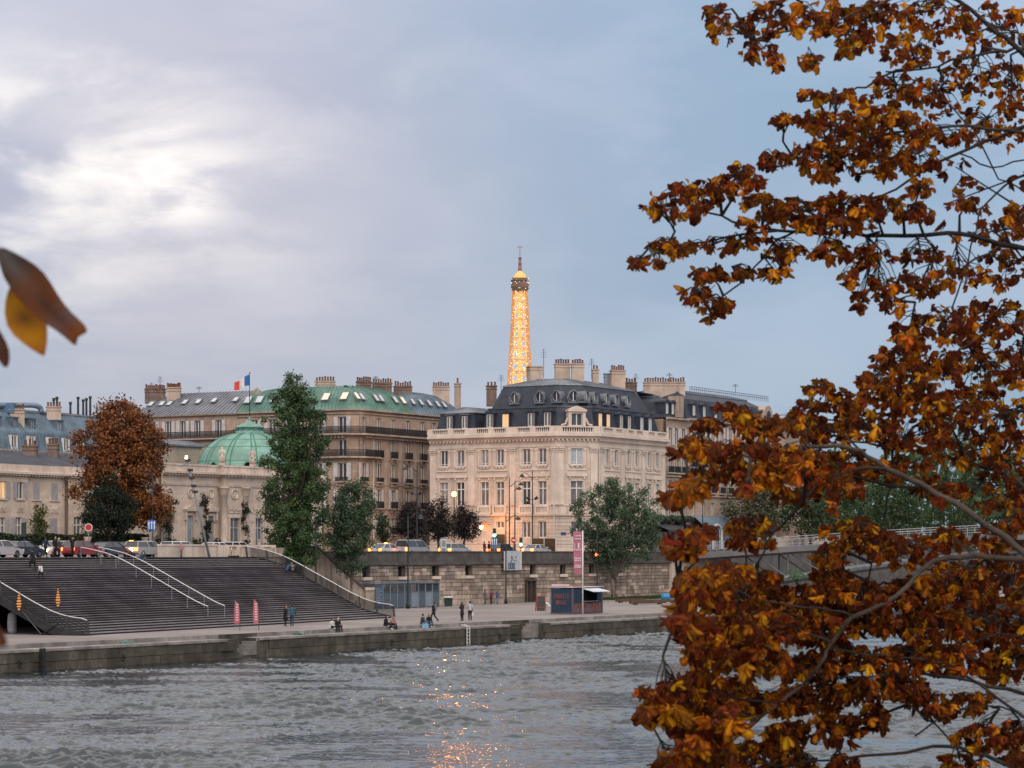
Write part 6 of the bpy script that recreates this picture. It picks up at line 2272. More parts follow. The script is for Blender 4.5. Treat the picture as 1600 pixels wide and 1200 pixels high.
Y = rng.uniform(620, 820, n)
top = 700 + 30 * np.sin(px * .02) + 20 * np.sin(px * .071)
py = top + (862 - top) * rng.random(n) ** .8
P = np.stack([(px - 800) / FOC * Y, Y, EYE + (HOR - py) / FOC * Y], 1)
a = rng.normal(size=(n, 3)); a /= np.linalg.norm(a, axis=1)[:, None]
bb = np.cross(a, rng.normal(size=(n, 3))); bb /= np.linalg.norm(bb, axis=1)[:, None]
V = np.stack([P - a * 1.3, P + bb * .9, P + a * 1.3, P - bb * .9], 1).reshape(-1, 3)
colr = np.array(GRN)[rng.integers(0, 4, n)] * rng.uniform(.7, 1.5, n)[:, None]
o = place('far_woods', np_mesh('far_woods', V, np.arange(4 * n).reshape(n, 4), np.repeat(colr, 4, 0), [M_FOL]))
tag(o, 'distant green trees along the river beyond the footbridge', 'trees', kind='stuff')
b0, b1_ = S_at(-60, 47.2), S_at(226, 47.2)
n = 9000
rng = np.random.default_rng(5)
s_ = rng.uniform(b0, b1_, n)
t_ = 47.2 + rng.uniform(-.6, .6, n)
zz_ = ZS + .6 + 1.55 * rng.random(n) ** .5 + .1 * np.sin(s_ * .9)
P = np.stack([OX + s_ * UX - t_ * UY, OY + s_ * UY + t_ * UX, zz_], 1)
a = rng.normal(size=(n, 3)); a /= np.linalg.norm(a, axis=1)[:, None]
bb = np.cross(a, rng.normal(size=(n, 3))); bb /= np.linalg.norm(bb, axis=1)[:, None]
V = np.stack([P - a * .16, P + bb * .1, P + a * .16, P - bb * .1], 1).reshape(-1, 3)
colr = np.array(GRND + [(.03, .05, .02), (.07, .085, .025)])[rng.integers(0, 5, n)]
hg = thing('garden_hedge', 'long clipped dark hedge in front of the left palace wing', 'hedge', W((b0 + b1_) / 2, 47.2, ZS))
V = V - np.array(hg.location)
place('leaves', np_mesh('hedge_leaves', V, np.arange(4 * n).reshape(n, 4), np.repeat(colr, 4, 0), [M_FOL]), hg)
q = MB()
q.prism([W(b0, 46.8), W(b1_, 46.8), W(b1_, 47.6), W(b0, 47.6)], ZS, ZS + 1.8)
q.build('inner_wood', mat('hedge_core', (.010, .016, .010), .9), hg, origin=hg.location)
hb = thing('garden_balustrade', 'low stone balustrade along the pavement in front of the hedge', 'balustrade', W(S_at(150, 46.0), 46.0, ZS), ANG_U)
x0, x1 = S_at(-40, 46) - S_at(150, 46), S_at(250, 46) - S_at(150, 46)
q = MB()
q.box(x0, x1, -.15, .15, 0, .2)
q.box(x0, x1, -.18, .18, .95, 1.1)
q.build('rails', M_PALT, hb)
n = int((x1 - x0) / .32)
q = MB()
for k in range(n):
 x = x0 + (x1 - x0) * (k + .5) / n
 q.taper(x - .09, x + .09, -.08, .08, .2, .95, .02)
q.build('balusters', M_PALT, hb)
for k in range(8):
 x = x0 + (x1 - x0) * k / 7
 q = MB()
 q.box(x - .3, x + .3, -.22, .22, 0, 1.12)
 q.build('pedestal', M_PALT, hb)
# ================================================================== the autumn chestnut in front of the photographer
FT = thing('autumn_chestnut', 'near chestnut tree with rust and gold autumn leaves filling the right side', 'tree', (9.6, 16.5, 4.4))
fo = FT.location.copy()
def PX(px, py, Y):
 return Vector(((px - 800.0) / FOC * Y, Y, EYE + (HOR - py) / FOC * Y))
q = MB()
q.tube([(0.25, .1, -.2), (0.1, 0, 1.2), (0, .05, 2.6), (-.1, 0, 4.2), (0.1, .1, 6.5), (.2, 0, 8.5)], [.36, .28, .25, .2, .13, .05], 12)
q.build('trunk', M_BARK, FT, True)
BR = [  # depth, radius px near frame edge, points in photo pixels (tip first)
 (16.5, 5.5, [(1380, -60), (1440, -30), (1496, 0), (1555, 50), (1600, 85), (1690, 160)]),
 (17.0, 3.6, [(1384, 112), (1440, 108), (1510, 90), (1560, 80), (1600, 76), (1700, 95)]),
 (15.5, 2.6, [(1180, 62), (1236, 48), (1320, 28), (1380, 4), (1450, -30)]),
 (16.8, 2.2, [(1256, 158), (1288, 152), (1330, 143), (1360, 132), (1400, 110), (1450, 100)]),
 (17.2, 4.0, [(1340, 318), (1400, 296), (1452, 260), (1540, 220), (1600, 198), (1700, 170)]),
 (16.0, 3.4, [(1210, 262), (1256, 244), (1320, 216), (1432, 204), (1512, 196), (1600, 208), (1700, 230)]),
 (15.8, 5.0, [(1104, 332), (1168, 352), (1240, 362), (1308, 362), (1380, 368), (1480, 364), (1540, 374), (1600, 388), (1700, 412)]),
 (15.6, 2.2, [(996, 408), (1040, 392), (1080, 380), (1160, 366), (1240, 362)]),
 (15.7, 2.0, [(1110, 486), (1144, 452), (1180, 416), (1208, 380), (1240, 363)]),
 (16.6, 2.6, [(1400, 470), (1450, 452), (1488, 436), (1512, 412), (1560, 385), (1640, 395)]),
 (16.4, 2.4, [(1488, 480), (1512, 412), (1530, 330), (1570, 290), (1620, 262)]),
 (17.5, 1.8, [(1480, 160), (1520, 200), (1560, 280), (1600, 300), (1660, 280)]),
 (17.5, 1.6, [(1500, 240), (1550, 262), (1600, 250), (1660, 240)]),
 (14.6, 6.5, [(1190, 712), (1216, 708), (1260, 698), (1304, 696), (1344, 704), (1384, 732), (1440, 756), (1520, 804), (1560, 832), (1600, 864), (1700, 950)]),
 (14.4, 2.6, [(1060, 690), (1095, 688), (1118, 694), (1128, 712), (1146, 704), (1165, 696), (1185, 702), (1216, 708)]),
 (14.4, 3.0, [(1184, 880), (1208, 832), (1240, 800), (1264, 772), (1292, 748), (1332, 734), (1384, 734)]),
 (17.6, 5.0, [(1330, 690), (1400, 700), (1512, 720), (1560, 735), (1600, 764), (1700, 820)]),
 (16.8, 2.6, [(1290, 640), (1350, 618), (1420, 600), (1480, 560), (1540, 520), (1600, 500), (1700, 480)]),
 (16.8, 2.2, [(1240, 655), (1330, 660), (1420, 640), (1500, 660), (1600, 640), (1700, 640)]),
 (14.8, 5.2, [(1120, 1178), (1168, 1140), (1200, 1112), (1248, 1076), (1280, 1040), (1300, 1004), (1332, 964), (1400, 932), (1460, 876), (1520, 866), (1600, 874), (1700, 884)]),
 (15.2, 4.2, [(1290, 1062), (1380, 1056), (1440, 1052), (1520, 1064), (1600, 1084), (1700, 1110)]),
 (14.9, 3.2, [(1300, 1012), (1360, 1024), (1420, 1028), (1480, 1036), (1540, 1076), (1600, 1120), (1700, 1180)]),
 (15.0, 4.5, [(1200, 1196), (1300, 1188), (1360, 1180), (1440, 1170), (1500, 1168), (1540, 1180), (1600, 1205), (1700, 1250)]),
 (15.4, 1.6, [(1354, 926), (1362, 880), (1380, 816), (1392, 760)]),
 (14.2, 1.8, [(1050, 985), (1110, 980), (1160, 990), (1240, 985), (1300, 1004)]),
 (14.2, 1.6, [(1060, 905), (1120, 915), (1200, 940), (1280, 950), (1332, 962)]),
 (14.4, 1.8, [(1010, 1085), (1080, 1080), (1150, 1092), (1210, 1098)]),
 (15.2, 1.4, [(1420, 1100), (1460, 1130), (1500, 1168)]),
 (15.2, 1.2, [(1430, 1150), (1470, 1120), (1530, 1100), (1580, 1110)]),
 (16.0, 1.4, [(1440, 1000), (1500, 1010), (1560, 990), (1640, 1000)]),
]
segs, EXT = [], []
rr = random.Random(21)
for Y, rp, pts in BR:
 P = []
 n = len(pts)
 for i, (x, y) in enumerate(pts):
  P.append(PX(x, y, Y + rr.uniform(-.12, .12)) - fo)
 D = []
 for i in range(n - 1):
  for k in range(3):
   f = k / 3
   c = P[i].lerp(P[i + 1], f)
   if k:
    c = c + Vector((rr.uniform(-.012, .012), rr.uniform(-.03, .03), rr.uniform(-.012, .012)))
   D.append(c)
 D.append(P[-1])
 r1_ = rp / FOC * Y
 ext = pts[-1][0] >= 1600
 if ext:
  z = D[-1].z
  A0, A1 = D[-1].copy(), Vector((0, 0, max(1.2, min(7.0, z * .75 + .4))))
  for f in (.2, .4, .6, .8, 1.0):
   w_ = math.sin(PI * f)
   D.append(A0.lerp(A1, f) + Vector((0, rr.uniform(-.25, .25) * w_, rr.uniform(-.05, .45) * w_)))
  EXT.append(D[-6:])
 m = len(D)
 rad = [max(.006, r1_ * (.30 + .70 * (i / (m - 1)) ** .8)) * (1.3 if ext and i >= m - 4 else 1) for i in range(m)]
 q = MB()
 q.tube(D, rad, 7)
 q.build('branch', M_BARK if rp in (2.6, 6.5, 5.2) else M_BARKD, FT, True)
 segs += D
segs_np = np.array([tuple(p) for p in segs])
LEAFPAL = [((0.60, 0.165, 0.007), (0.16, 0.026, 0.006)), ((0.86, 0.34, 0.009), (0.24, 0.042, 0.007)), ((0.26, 0.05, 0.008), (0.10, 0.018, 0.007)),  # golden centre, brown margin; backlit glow strengthened in the centre colour
   ((0.19, 0.045, 0.012), (0.08, 0.02, 0.009)), ((0.90, 0.43, 0.012), (0.30, 0.055, 0.007)), ((0.36, 0.14, 0.010), (0.15, 0.035, 0.008)),
   ((0.26, 0.07, 0.012), (0.09, 0.022, 0.009)), ((0.16, 0.04, 0.012), (0.10, 0.024, 0.010))]
def leaflet(V, F, C, base, ax, nr, L, wd, curl, cm, ce, rr):
 sd = nr.cross(ax).normalized()
 rows = [(0.0, .02), (.20, .13), (.45, .26), (.70, .31), (.90, .19), (1.0, 0.0)]
 o = len(V)
 fd = rr.uniform(.1, .9)
 jag = [1 + rr.uniform(-.18, .18) for _ in rows]
 for i, (u, w) in enumerate(rows):
  c = base + ax * (L * u) - nr * (curl * L * u * u) + nr * (L * u * rr.uniform(-.06, .06))
  wv = w * wd * L * jag[i]
  fold = nr * (wv * fd)
  V += [c - sd * wv + fold, c, c + sd * wv + fold]
  tipf = max(0, u - .75) * 2.2
  e = [x * rr.uniform(.7, 1.2) for x in ce]
  m = [a * (1 - tipf) + b * tipf for a, b in zip(cm, ce)]
  C += [e, m, e]
 for i in range(len(rows) - 1):
  a = o + i * 3
  F += [(a, a + 1, a + 4, a + 3), (a + 1, a + 2, a + 5, a + 4)]
def leaf_variant(seed):
 rr = random.Random(seed)
 V, F, C = [], [], []
 n = rr.choice((5, 5, 6, 7))
 pal = LEAFPAL[seed % len(LEAFPAL)]
 for k in range(n):
  u = k / (n - 1) * 2 - 1
  an = u * R(rr.uniform(42, 88)) + rr.uniform(-.12, .12)
  ax = Vector((math.sin(an), rr.uniform(-.7, .7), -math.cos(an) - .15)).normalized()
  L = .132 * (1 - .38 * abs(u)) * rr.uniform(.75, 1.15)
  nr = (Vector((rr.uniform(-.8, .8), -1, rr.uniform(-.4, .7))))
  nr = (nr - ax * nr.dot(ax)).normalized()
  p2 = pal if rr.random() < .7 else rr.choice(LEAFPAL)
  leaflet(V, F, C, Vector((0, 0, 0)), ax, nr, L, rr.uniform(.7, 1.1), rr.uniform(-.3, .9), p2[0], p2[1], rr)
 return np.array([tuple(v) for v in V]), np.array(F), np.array(C)
VAR = [leaf_variant(s) for s in range(16)]
VMESH = [np_mesh('leaf', v, f, c, [M_LEAF]) for v, f, c in VAR]
for me in VMESH:
 me.polygons.foreach_set('use_smooth', [True] * len(me.polygons))
BL = """1140 45 35 30 7;1200 30 45 35 10;1280 25 60 35 13;1360 30 60 35 15;1450 25 70 35 18 17;1550 40 60 45 17 18;1190 78 35 18 4;1215 98 14 12 2 14;1262 96 20 10 3 14
1120 20 20 20 3;1330 62 40 25 8;1430 80 50 35 13 17;1520 110 60 45 16 18;1580 140 40 50 12 18;1400 140 45 30 12 17;1460 150 55 40 15 17;1540 190 50 40 12 18
1268 148 22 9 3;1310 150 30 14 5;1350 175 40 22 9;1290 188 45 18 8;1226 186 24 9 4;1330 212 60 25 14;1400 195 60 30 13;1470 215 50 25 10;1590 210 25 30 4 18
1255 240 30 18 7;1205 248 25 14 5;1162 266 22 12 4;1300 250 55 25 12;1370 255 60 30 14;1440 250 50 25 9;1160 285 40 18 8;1110 300 40 22 11;1060 303 30 18 7;1035 325 30 22 8;1080 330 30 18 6
1200 320 45 22 10;1260 330 50 26 11;1320 320 55 28 13;1380 320 50 22 9;1440 290 22 16 4;1292 275 18 10 3;1200 348 50 13 6;1290 352 60 16 10;1350 343 50 15 7;1430 335 35 12 5
1000 411 14 9 3;1028 412 10 12 2 14;1040 385 24 10 4;1060 392 30 10 4;1110 386 40 11 6;1170 376 35 11 5;1230 395 35 16 6;1300 390 35 18 7;1360 400 40 16 7;1440 400 40 16 7
1110 430 30 12 6;1090 462 22 18 7;1120 478 25 16 6;1160 430 25 10 5;1212 425 22 13 5;1108 500 8 8 1;1330 430 22 16 4;1370 450 38 20 9;1440 440 45 28 10;1395 478 25 12 4;1345 478 12 8 2;1500 430 50 25 9;1570 420 40 40 9 17;1560 360 45 28 9 17;1590 340 25 25 6;1510 320 28 14 4
1420 520 30 24 9;1470 510 50 35 16;1550 500 60 45 22 17;1400 560 35 28 12;1460 570 55 40 22;1540 580 60 50 28 17;1595 560 20 40 8 17;1370 600 35 22 11;1420 620 50 35 20;1490 640 60 40 26;1570 650 60 50 26 17;1320 630 38 22 11;1280 606 24 14 5;1268 640 33 17 8;1350 660 50 28 17;1420 680 60 30 20;1500 700 60 40 20 17;1580 720 50 50 18 17
1148 640 25 13 6 15;1165 655 30 14 7 15;1190 668 40 17 10 15;1110 664 28 11 6 15;1240 665 50 20 14;1300 675 50 24 15;1080 690 22 9 4 14;1075 706 22 10 5 14;1120 702 35 15 8 14;1180 702 50 20 13 14;1240 715 50 20 14 14;1310 720 50 24 14;1370 735 45 22 11
1098 745 28 15 7 14;1140 735 40 17 9 14;1060 772 22 12 6 13;1078 758 18 14 5 13;1200 745 45 18 10 14;1260 745 40 18 9 14;1320 760 35 22 8 14;1168 760 9 8 2 13;1306 790 6 10 1 12.5;1255 772 28 12 5;1222 772 22 10 4;1420 730 40 22 7;1470 760 40 28 8;1540 770 50 34 12 17;1592 790 28 38 9 17
1065 852 26 15 8 13;1085 836 22 12 6 13;1170 825 33 20 10;1158 850 22 13 5;1200 850 17 10 3;1340 830 45 24 11;1380 850 40 24 11;1300 870 28 18 6;1420 860 40 24 8;1480 840 33 22 7;1560 840 40 28 9 17
1078 915 26 22 8 12.5;1130 895 40 15 9 13;1110 925 33 16 8 13;1180 910 45 18 11;1160 945 60 20 18;1240 940 50 22 16;1300 905 28 16 7;1290 940 50 22 13;1350 930 40 22 11
1065 962 20 16 5 12.5;1088 985 25 15 6 12.5;1140 985 50 20 16 14;1210 980 55 22 19 14;1280 985 50 22 16;1360 965 50 22 14;1430 930 50 28 17;1490 910 50 28 17;1560 900 50 38 19 17;1450 980 55 26 20;1530 970 55 33 21 17;1592 980 28 38 11 17
1110 1020 38 16 11 14;1180 1030 55 20 18 14;1260 1040 50 20 14;1330 1030 45 20 12;1410 1030 50 20 13;1490 1030 55 23 16;1570 1040 45 26 13 17
1012 1086 16 5 2 13;1045 1080 28 11 6 13;1090 1066 38 15 12 14;1140 1080 45 18 14;1012 1112 15 9 4 13;1052 1110 22 15 6 13;1110 1105 40 18 12 14;1170 1100 40 18 10;1230 1095 40 20 10;1290 1090 45 18 10;1350 1080 40 18 9;1410 1070 40 18 9
1130 1130 28 20 8 13;1080 1150 30 20 7 13;1100 1182 45 18 12 14;1050 1192 26 10 5 13;1170 1180 45 20 12;1230 1150 40 20 10;1240 1190 40 16 8;1300 1140 45 22 11;1320 1192 28 10 5;1360 1120 28 18 7
1440 1092 36 16 5;1470 1112 28 12 4;1520 1096 38 13 6;1582 1150 32 22 9;1530 1152 38 17 7;1500 1190 38 12 4;1592 1190 22 13 4"""
leaves, twigs = [], MB()
rr = random.Random(31)
for row in BL.replace('\n', ';').split(';'):
 v = [float(x) for x in row.split()]
 if len(v) < 5:
  continue
 px_, py_, rx, ry, n = v[:5]
 Y0 = v[5] if len(v) > 5 else 15.6
 c = PX(px_, py_, Y0) - fo
 dist = np.linalg.norm((segs_np - np.array(tuple(c))) * np.array([1, .45, 1]), axis=1)
 j = int(dist.argmin())
 a = Vector(segs_np[j])
 md = a.lerp(c, .5) + Vector((rr.uniform(-.08, .08), rr.uniform(-.1, .1), rr.uniform(-.02, .10)))
 if dist[j] < .75:
  twigs.tube([a, md, c], [.011, .008, .004], 4)
 nn = int(round(n * (6.4 if py_ > 860 else 4.4 if py_ > 790 else 3.2)))
 for k in range(nn):
  an, ra = rr.uniform(0, 2 * PI), rr.random() ** .5
  p = PX(px_ + rx * ra * math.cos(an), py_ + ry * (1.1 if py_ > 850 else .8) * ra * math.sin(an) - 3, Y0 + rr.gauss(0, .45)) - fo
  host = md.lerp(c, rr.random())
  dv = (p - host)
  if dv.length < .4:
   twigs.tube([host, host.lerp(p, .6) + Vector((0, 0, .03)), p], [.0045, .0035, .0028], 3, cap=False)
  yaw = rr.uniform(-1.3, 1.3) + (0 if rr.random() < .6 else PI)
  tilt = rr.gauss(0, .45) - .25 * (1 if dv.x < 0 else -1)
  pitch = rr.gauss(.15, .4)
  M = Matrix.Rotation(yaw, 3, 'Z') @ Matrix.Rotation(pitch, 3, 'X') @ Matrix.Rotation(tilt, 3, 'Y')
  leaves.append((p, M, rr.uniform(.32, .70) * (1.2 if Y0 < 14 else 1), rr.randrange(16), Y0))
for k in range(330):
 E = rr.choice(EXT)
 i = rr.choice((0, 0, 1, 1, 2, 2, 3, 4))
 host = E[i].lerp(E[i + 1], rr.random())
 c = host + Vector((rr.gauss(-.1, .35), rr.gauss(0, .45), rr.gauss(.05, .32)))
 twigs.tube([host, host.lerp(c, .5) + Vector((0, 0, .06)), c], [.010, .007, .004], 4)
 for j in range(9):
  p = host.lerp(c, rr.uniform(.5, 1.0)) + Vector((rr.gauss(0, .11), rr.gauss(0, .14), rr.gauss(-.03, .08)))
  M = Matrix.Rotation(rr.uniform(-3, 3), 3, 'Z') @ Matrix.Rotation(rr.gauss(.1, .4), 3, 'X') @ Matrix.Rotation(rr.gauss(0, .5), 3, 'Y')
  leaves.append((p, M, rr.uniform(.5, .9), rr.randrange(16), 99))
twigs.build('twigs', M_BARKD, FT)
order = sorted(range(len(leaves)), key=lambda i: leaves[i][4] - leaves[i][2] * 3)
mass_v, mass_f, mass_c, off = [], [], [], 0
nrng = np.random.default_rng(9)
for rank, i in enumerate(order):
 p, M, s, vi, _y = leaves[i]
 if rank < 296:
  o = place('leaf', VMESH[vi], FT, p)
  o.rotation_euler = M.to_euler()
  o.scale = (s, s, s)
 else:
  v, f, c = VAR[vi]
  mass_v.append(v * s @ np.array(M).T + np.array(tuple(p)))
  mass_f.append(f + off)
  leaf_shade = nrng.uniform(.42, 1.5)  # random brightness per leaf stands in for shadow among the leaves
  mass_c.append(np.clip(c * np.array([leaf_shade, leaf_shade * nrng.uniform(.75, 1.2), leaf_shade]), 0, 1))
  off += len(v)
me = np_mesh('leaf_mass', np.concatenate(mass_v), np.concatenate(mass_f), np.concatenate(mass_c), [M_LEAFM])
me.polygons.foreach_set('use_smooth', [True] * len(me.polygons))
lm = place('leaf_mass', me, FT)
lm['kind'] = 'stuff'
sp = thing('hanging_sprig', 'very near out-of-focus chestnut sprig with brown and yellow leaflets at the left edge', 'leaf sprig', PX(-60, 360, 5.0))
so_ = sp.location.copy()
def near_leaflet(name, pts_mid, half, cm, ce, Y=5.0, seed=0, fold=.35):
 rr = random.Random(seed)
 V, F, C = [], [], []
 n = len(pts_mid)
 for i, ((x, y), h) in enumerate(zip(pts_mid, half)):
  a = pts_mid[max(0, i - 1)]
  b_ = pts_mid[min(n - 1, i + 1)]
  d = Vector((b_[0] - a[0], b_[1] - a[1])).normalized()
  nx_, ny_ = -d.y, d.x
  c = PX(x, y, Y + .02 * math.sin(i)) - so_
  h0 = h
  h = h0 * rr.uniform(.78, 1.2)
  l_ = PX(x + nx_ * h, y + ny_ * h, Y - fold * h / FOC * Y + rr.uniform(-.004, .004)) - so_
  h = h0 * rr.uniform(.78, 1.2)
  r__ = PX(x - nx_ * h, y - ny_ * h, Y - fold * h / FOC * Y + rr.uniform(-.004, .004)) - so_
  if name == 'a' and i == n - 1:
   c = c.lerp(V[-2], 1.1)
  V += [l_, c, r__]
  cc = cm[min(i, len(cm) - 1)]
  ee = ce[min(i, len(ce) - 1)]
  C += [ee, cc, ee]
 for i in range(n - 1):
  a = i * 3
  F += [(a, a + 1, a + 4, a + 3), (a + 1, a + 2, a + 5, a + 4)]
 me = np_mesh('leaflet', np.array([tuple(v) for v in V]), np.array(F), np.array(C), [M_LEAFM])
 o = place('leaflet', me, sp)
 m_ = o.modifiers.new('smooth', 'SUBSURF')
 m_.levels = m_.render_levels = 1
 return o
GRB, BRN, YEL, RED = (.13, .115, .105), (.07, .03, .02), (.55, .24, .008), (.33, .06, .01)
near_leaflet('a', [(-2, 388), (20, 418), (44, 446), (72, 478), (98, 504), (120, 524), (131, 533)], [6, 23, 31, 25, 17, 19, 17], [GRB, GRB, (.16, .07, .04), BRN, (.10, .05, .04), (.22, .06, .015), (.14, .05, .02)], [GRB, BRN, (.14, .05, .025), (.20, .065, .02), (.17, .10, .09), (.20, .08, .03), (.16, .05, .02)], 5.0, 1)
near_leaflet('b', [(30, 440), (27, 468), (36, 498), (54, 524), (69, 556)], [10, 19, 31, 25, 2], [(.30, .16, .03), YEL, (.20, .08, .02), YEL, (.3, .12, .02)], [BRN, (.45, .22, .02), (.48, .20, .02), (.5, .2, .02), RED], 5.02, 2)
near_leaflet('c', [(-20, 500), (-8, 528), (4, 552), (10, 574)], [10, 16, 12, 4], [BRN, (.16, .08, .05), BRN, (.12, .04, .03)], [BRN, BRN, (.14, .06, .04), BRN], 4.98, 3)
near_leaflet('d', [(-40, 440), (-26, 470), (-10, 492)], [12, 20, 6], [BRN, (.25, .12, .05), RED], [BRN, RED, BRN], 5.05, 4)
near_leaflet('e', [(-46, 950), (-28, 975), (-4, 998), (10, 1008)], [14, 22, 14, 4], [(.26, .09, .04), (.28, .09, .05), (.22, .07, .04), BRN], [RED, (.24, .07, .04), BRN, BRN], 3.6, 5)
q = MB()
q.tube([PX(-160, 250, 5.0) - so_, PX(-60, 330, 5.0) - so_, PX(-6, 385, 5.0) - so_, PX(30, 446, 5.02) - so_], [.012, .007, .004, .0025], 6)
q.tube([PX(-6, 385, 5.0) - so_, PX(-12, 450, 4.98) - so_, PX(-20, 500, 4.98) - so_], [.003, .0028, .002], 5)
q.tube([PX(-60, 330, 5.0) - so_, PX(-80, 650, 4.3) - so_, PX(-46, 950, 3.6) - so_], [.006, .004, .003], 5)
q.build('twig', M_BARK, sp)
# ------------------------------------------------------------------ people
M_SKIN = mat('skin', (0.45, 0.27, 0.20), .6, .1, 8.0)
M_SHOE = mat('shoe', (0.03, 0.028, 0.028), .6, .2, 8.0)
M_SHOEW = mat('white_shoe', (0.6, 0.58, 0.56), .6, .2, 8.0)
CLOTH = {}
def cloth(nm, c):
 return mat('cloth_' + nm, c, .9, .25, 6.0, bump=.3, bscale=30)
HAIR = {'dark': mat('dark_hair', (.022, .016, .013), .6, .3, 20.0), 'fair': mat('fair_hair', (.42, .33, .24), .6, .3, 20.0), 'brown': mat('brown_hair', (.07, .04, .025), .6, .3, 20.0), 'grey': mat('grey_hair', (.35, .34, .34), .6, .3, 20.0)}
def pose_joints(pose):
 J = dict(hip=(0, 0, .93), waist=(0, 0, 1.08), chest=(0, -.01, 1.32), neck=(0, 0, 1.47), head=(0, -.02, 1.61))
 J.update(shL=(.19, 0, 1.41), shR=(-.19, 0, 1.41), elL=(.25, .02, 1.14), elR=(-.25, .02, 1.14), wrL=(.25, -.10, .90), wrR=(-.25, -.10, .90))
 J.update(hpL=(.09, 0, .90), hpR=(-.09, 0, .90), knL=(.10, -.02, .49), knR=(-.10, -.02, .49), anL=(.10, .02, .08), anR=(-.10, .02, .08))
 if pose == 'walk':
  J.update(knL=(.09, -.20, .52), anL=(.09, -.26, .09), knR=(-.09, .04, .50), anR=(-.09, .36, .15), wrL=(.25, .16, .92), elL=(.25, .10, 1.13), wrR=(-.25, -.28, .98), elR=(-.25, -.06, 1.12))
 elif pose == 'climb':
  J.update(knL=(.10, -.26, .62), anL=(.10, -.22, .25), knR=(-.10, .05, .50), anR=(-.10, .16, .09), chest=(0, -.10, 1.30), neck=(0, -.14, 1.45), head=(0, -.18, 1.58), shL=(.18, -.10, 1.39), shR=(-.18, -.10, 1.39), elL=(.24, -.02, 1.14), elR=(-.24, -.12, 1.12), wrL=(.22, -.16, .98), wrR=(-.22, -.30, .98))
 elif pose == 'phone':
  J.update(elL=(.24, -.02, 1.14), wrL=(.10, -.28, 1.22), elR=(-.24, -.02, 1.14), wrR=(-.08, -.28, 1.20), head=(0, -.06, 1.60))
 elif pose == 'arms_up':
  J.update(elL=(.34, -.02, 1.42), wrL=(.14, -.10, 1.58), elR=(-.34, -.02, 1.42), wrR=(-.14, -.10, 1.58))
 elif pose == 'hip':
  J.update(elL=(.38, .08, 1.16), wrL=(.18, -.06, 1.02), elR=(-.38, .08, 1.16), wrR=(-.18, -.06, 1.02))
 elif pose == 'bag':
  J.update(elL=(.22, -.06, 1.14), wrL=(.20, -.26, 1.08), knR=(-.1, -.08, .50), anR=(-.12, -.04, .08))
 elif pose in ('sit', 'sit_lean', 'sit_turn', 'squat'):
  J = dict(hip=(0, 0, .10), waist=(0, -.02, .26), chest=(0, -.06, .50), neck=(0, -.10, .64), head=(0, -.13, .78))
  J.update(shL=(.19, -.06, .58), shR=(-.19, -.06, .58), elL=(.25, -.10, .32), elR=(-.25, -.10, .32), wrL=(.14, -.34, .24), wrR=(-.12, -.34, .24))
  J.update(hpL=(.10, -.02, .09), hpR=(-.10, -.02, .09), knL=(.12, -.42, .24), knR=(-.12, -.42, .24), anL=(.12, -.52, -.18), anR=(-.12, -.54, -.18))
  if pose == 'sit_lean':
   J.update(chest=(0, -.16, .46), neck=(0, -.24, .57), head=(0, -.31, .68), shL=(.19, -.17, .53), shR=(-.19, -.17, .53), elL=(.22, -.34, .28), elR=(-.22, -.34, .28), wrL=(.07, -.48, .26), wrR=(-.07, -.48, .26))
  if pose == 'sit_turn':
   J.update(head=(.04, -.11, .78), wrL=(.30, -.30, .20), wrR=(.02, -.34, .30))
  if pose == 'squat':
   J.update(knL=(.13, -.36, .36), knR=(-.13, -.36, .36), anL=(.12, -.24, -.08), anR=(-.12, -.24, -.08), chest=(0, -.2, .46), neck=(0, -.28, .58), head=(0, -.34, .68), shL=(.19, -.2, .53), shR=(-.19, -.2, .53), elL=(.26, -.38, .34), elR=(-.26, -.38, .34), wrL=(.16, -.48, .30), wrR=(-.10, -.50, .30))
 return {k: Vector(v) for k, v in J.items()}
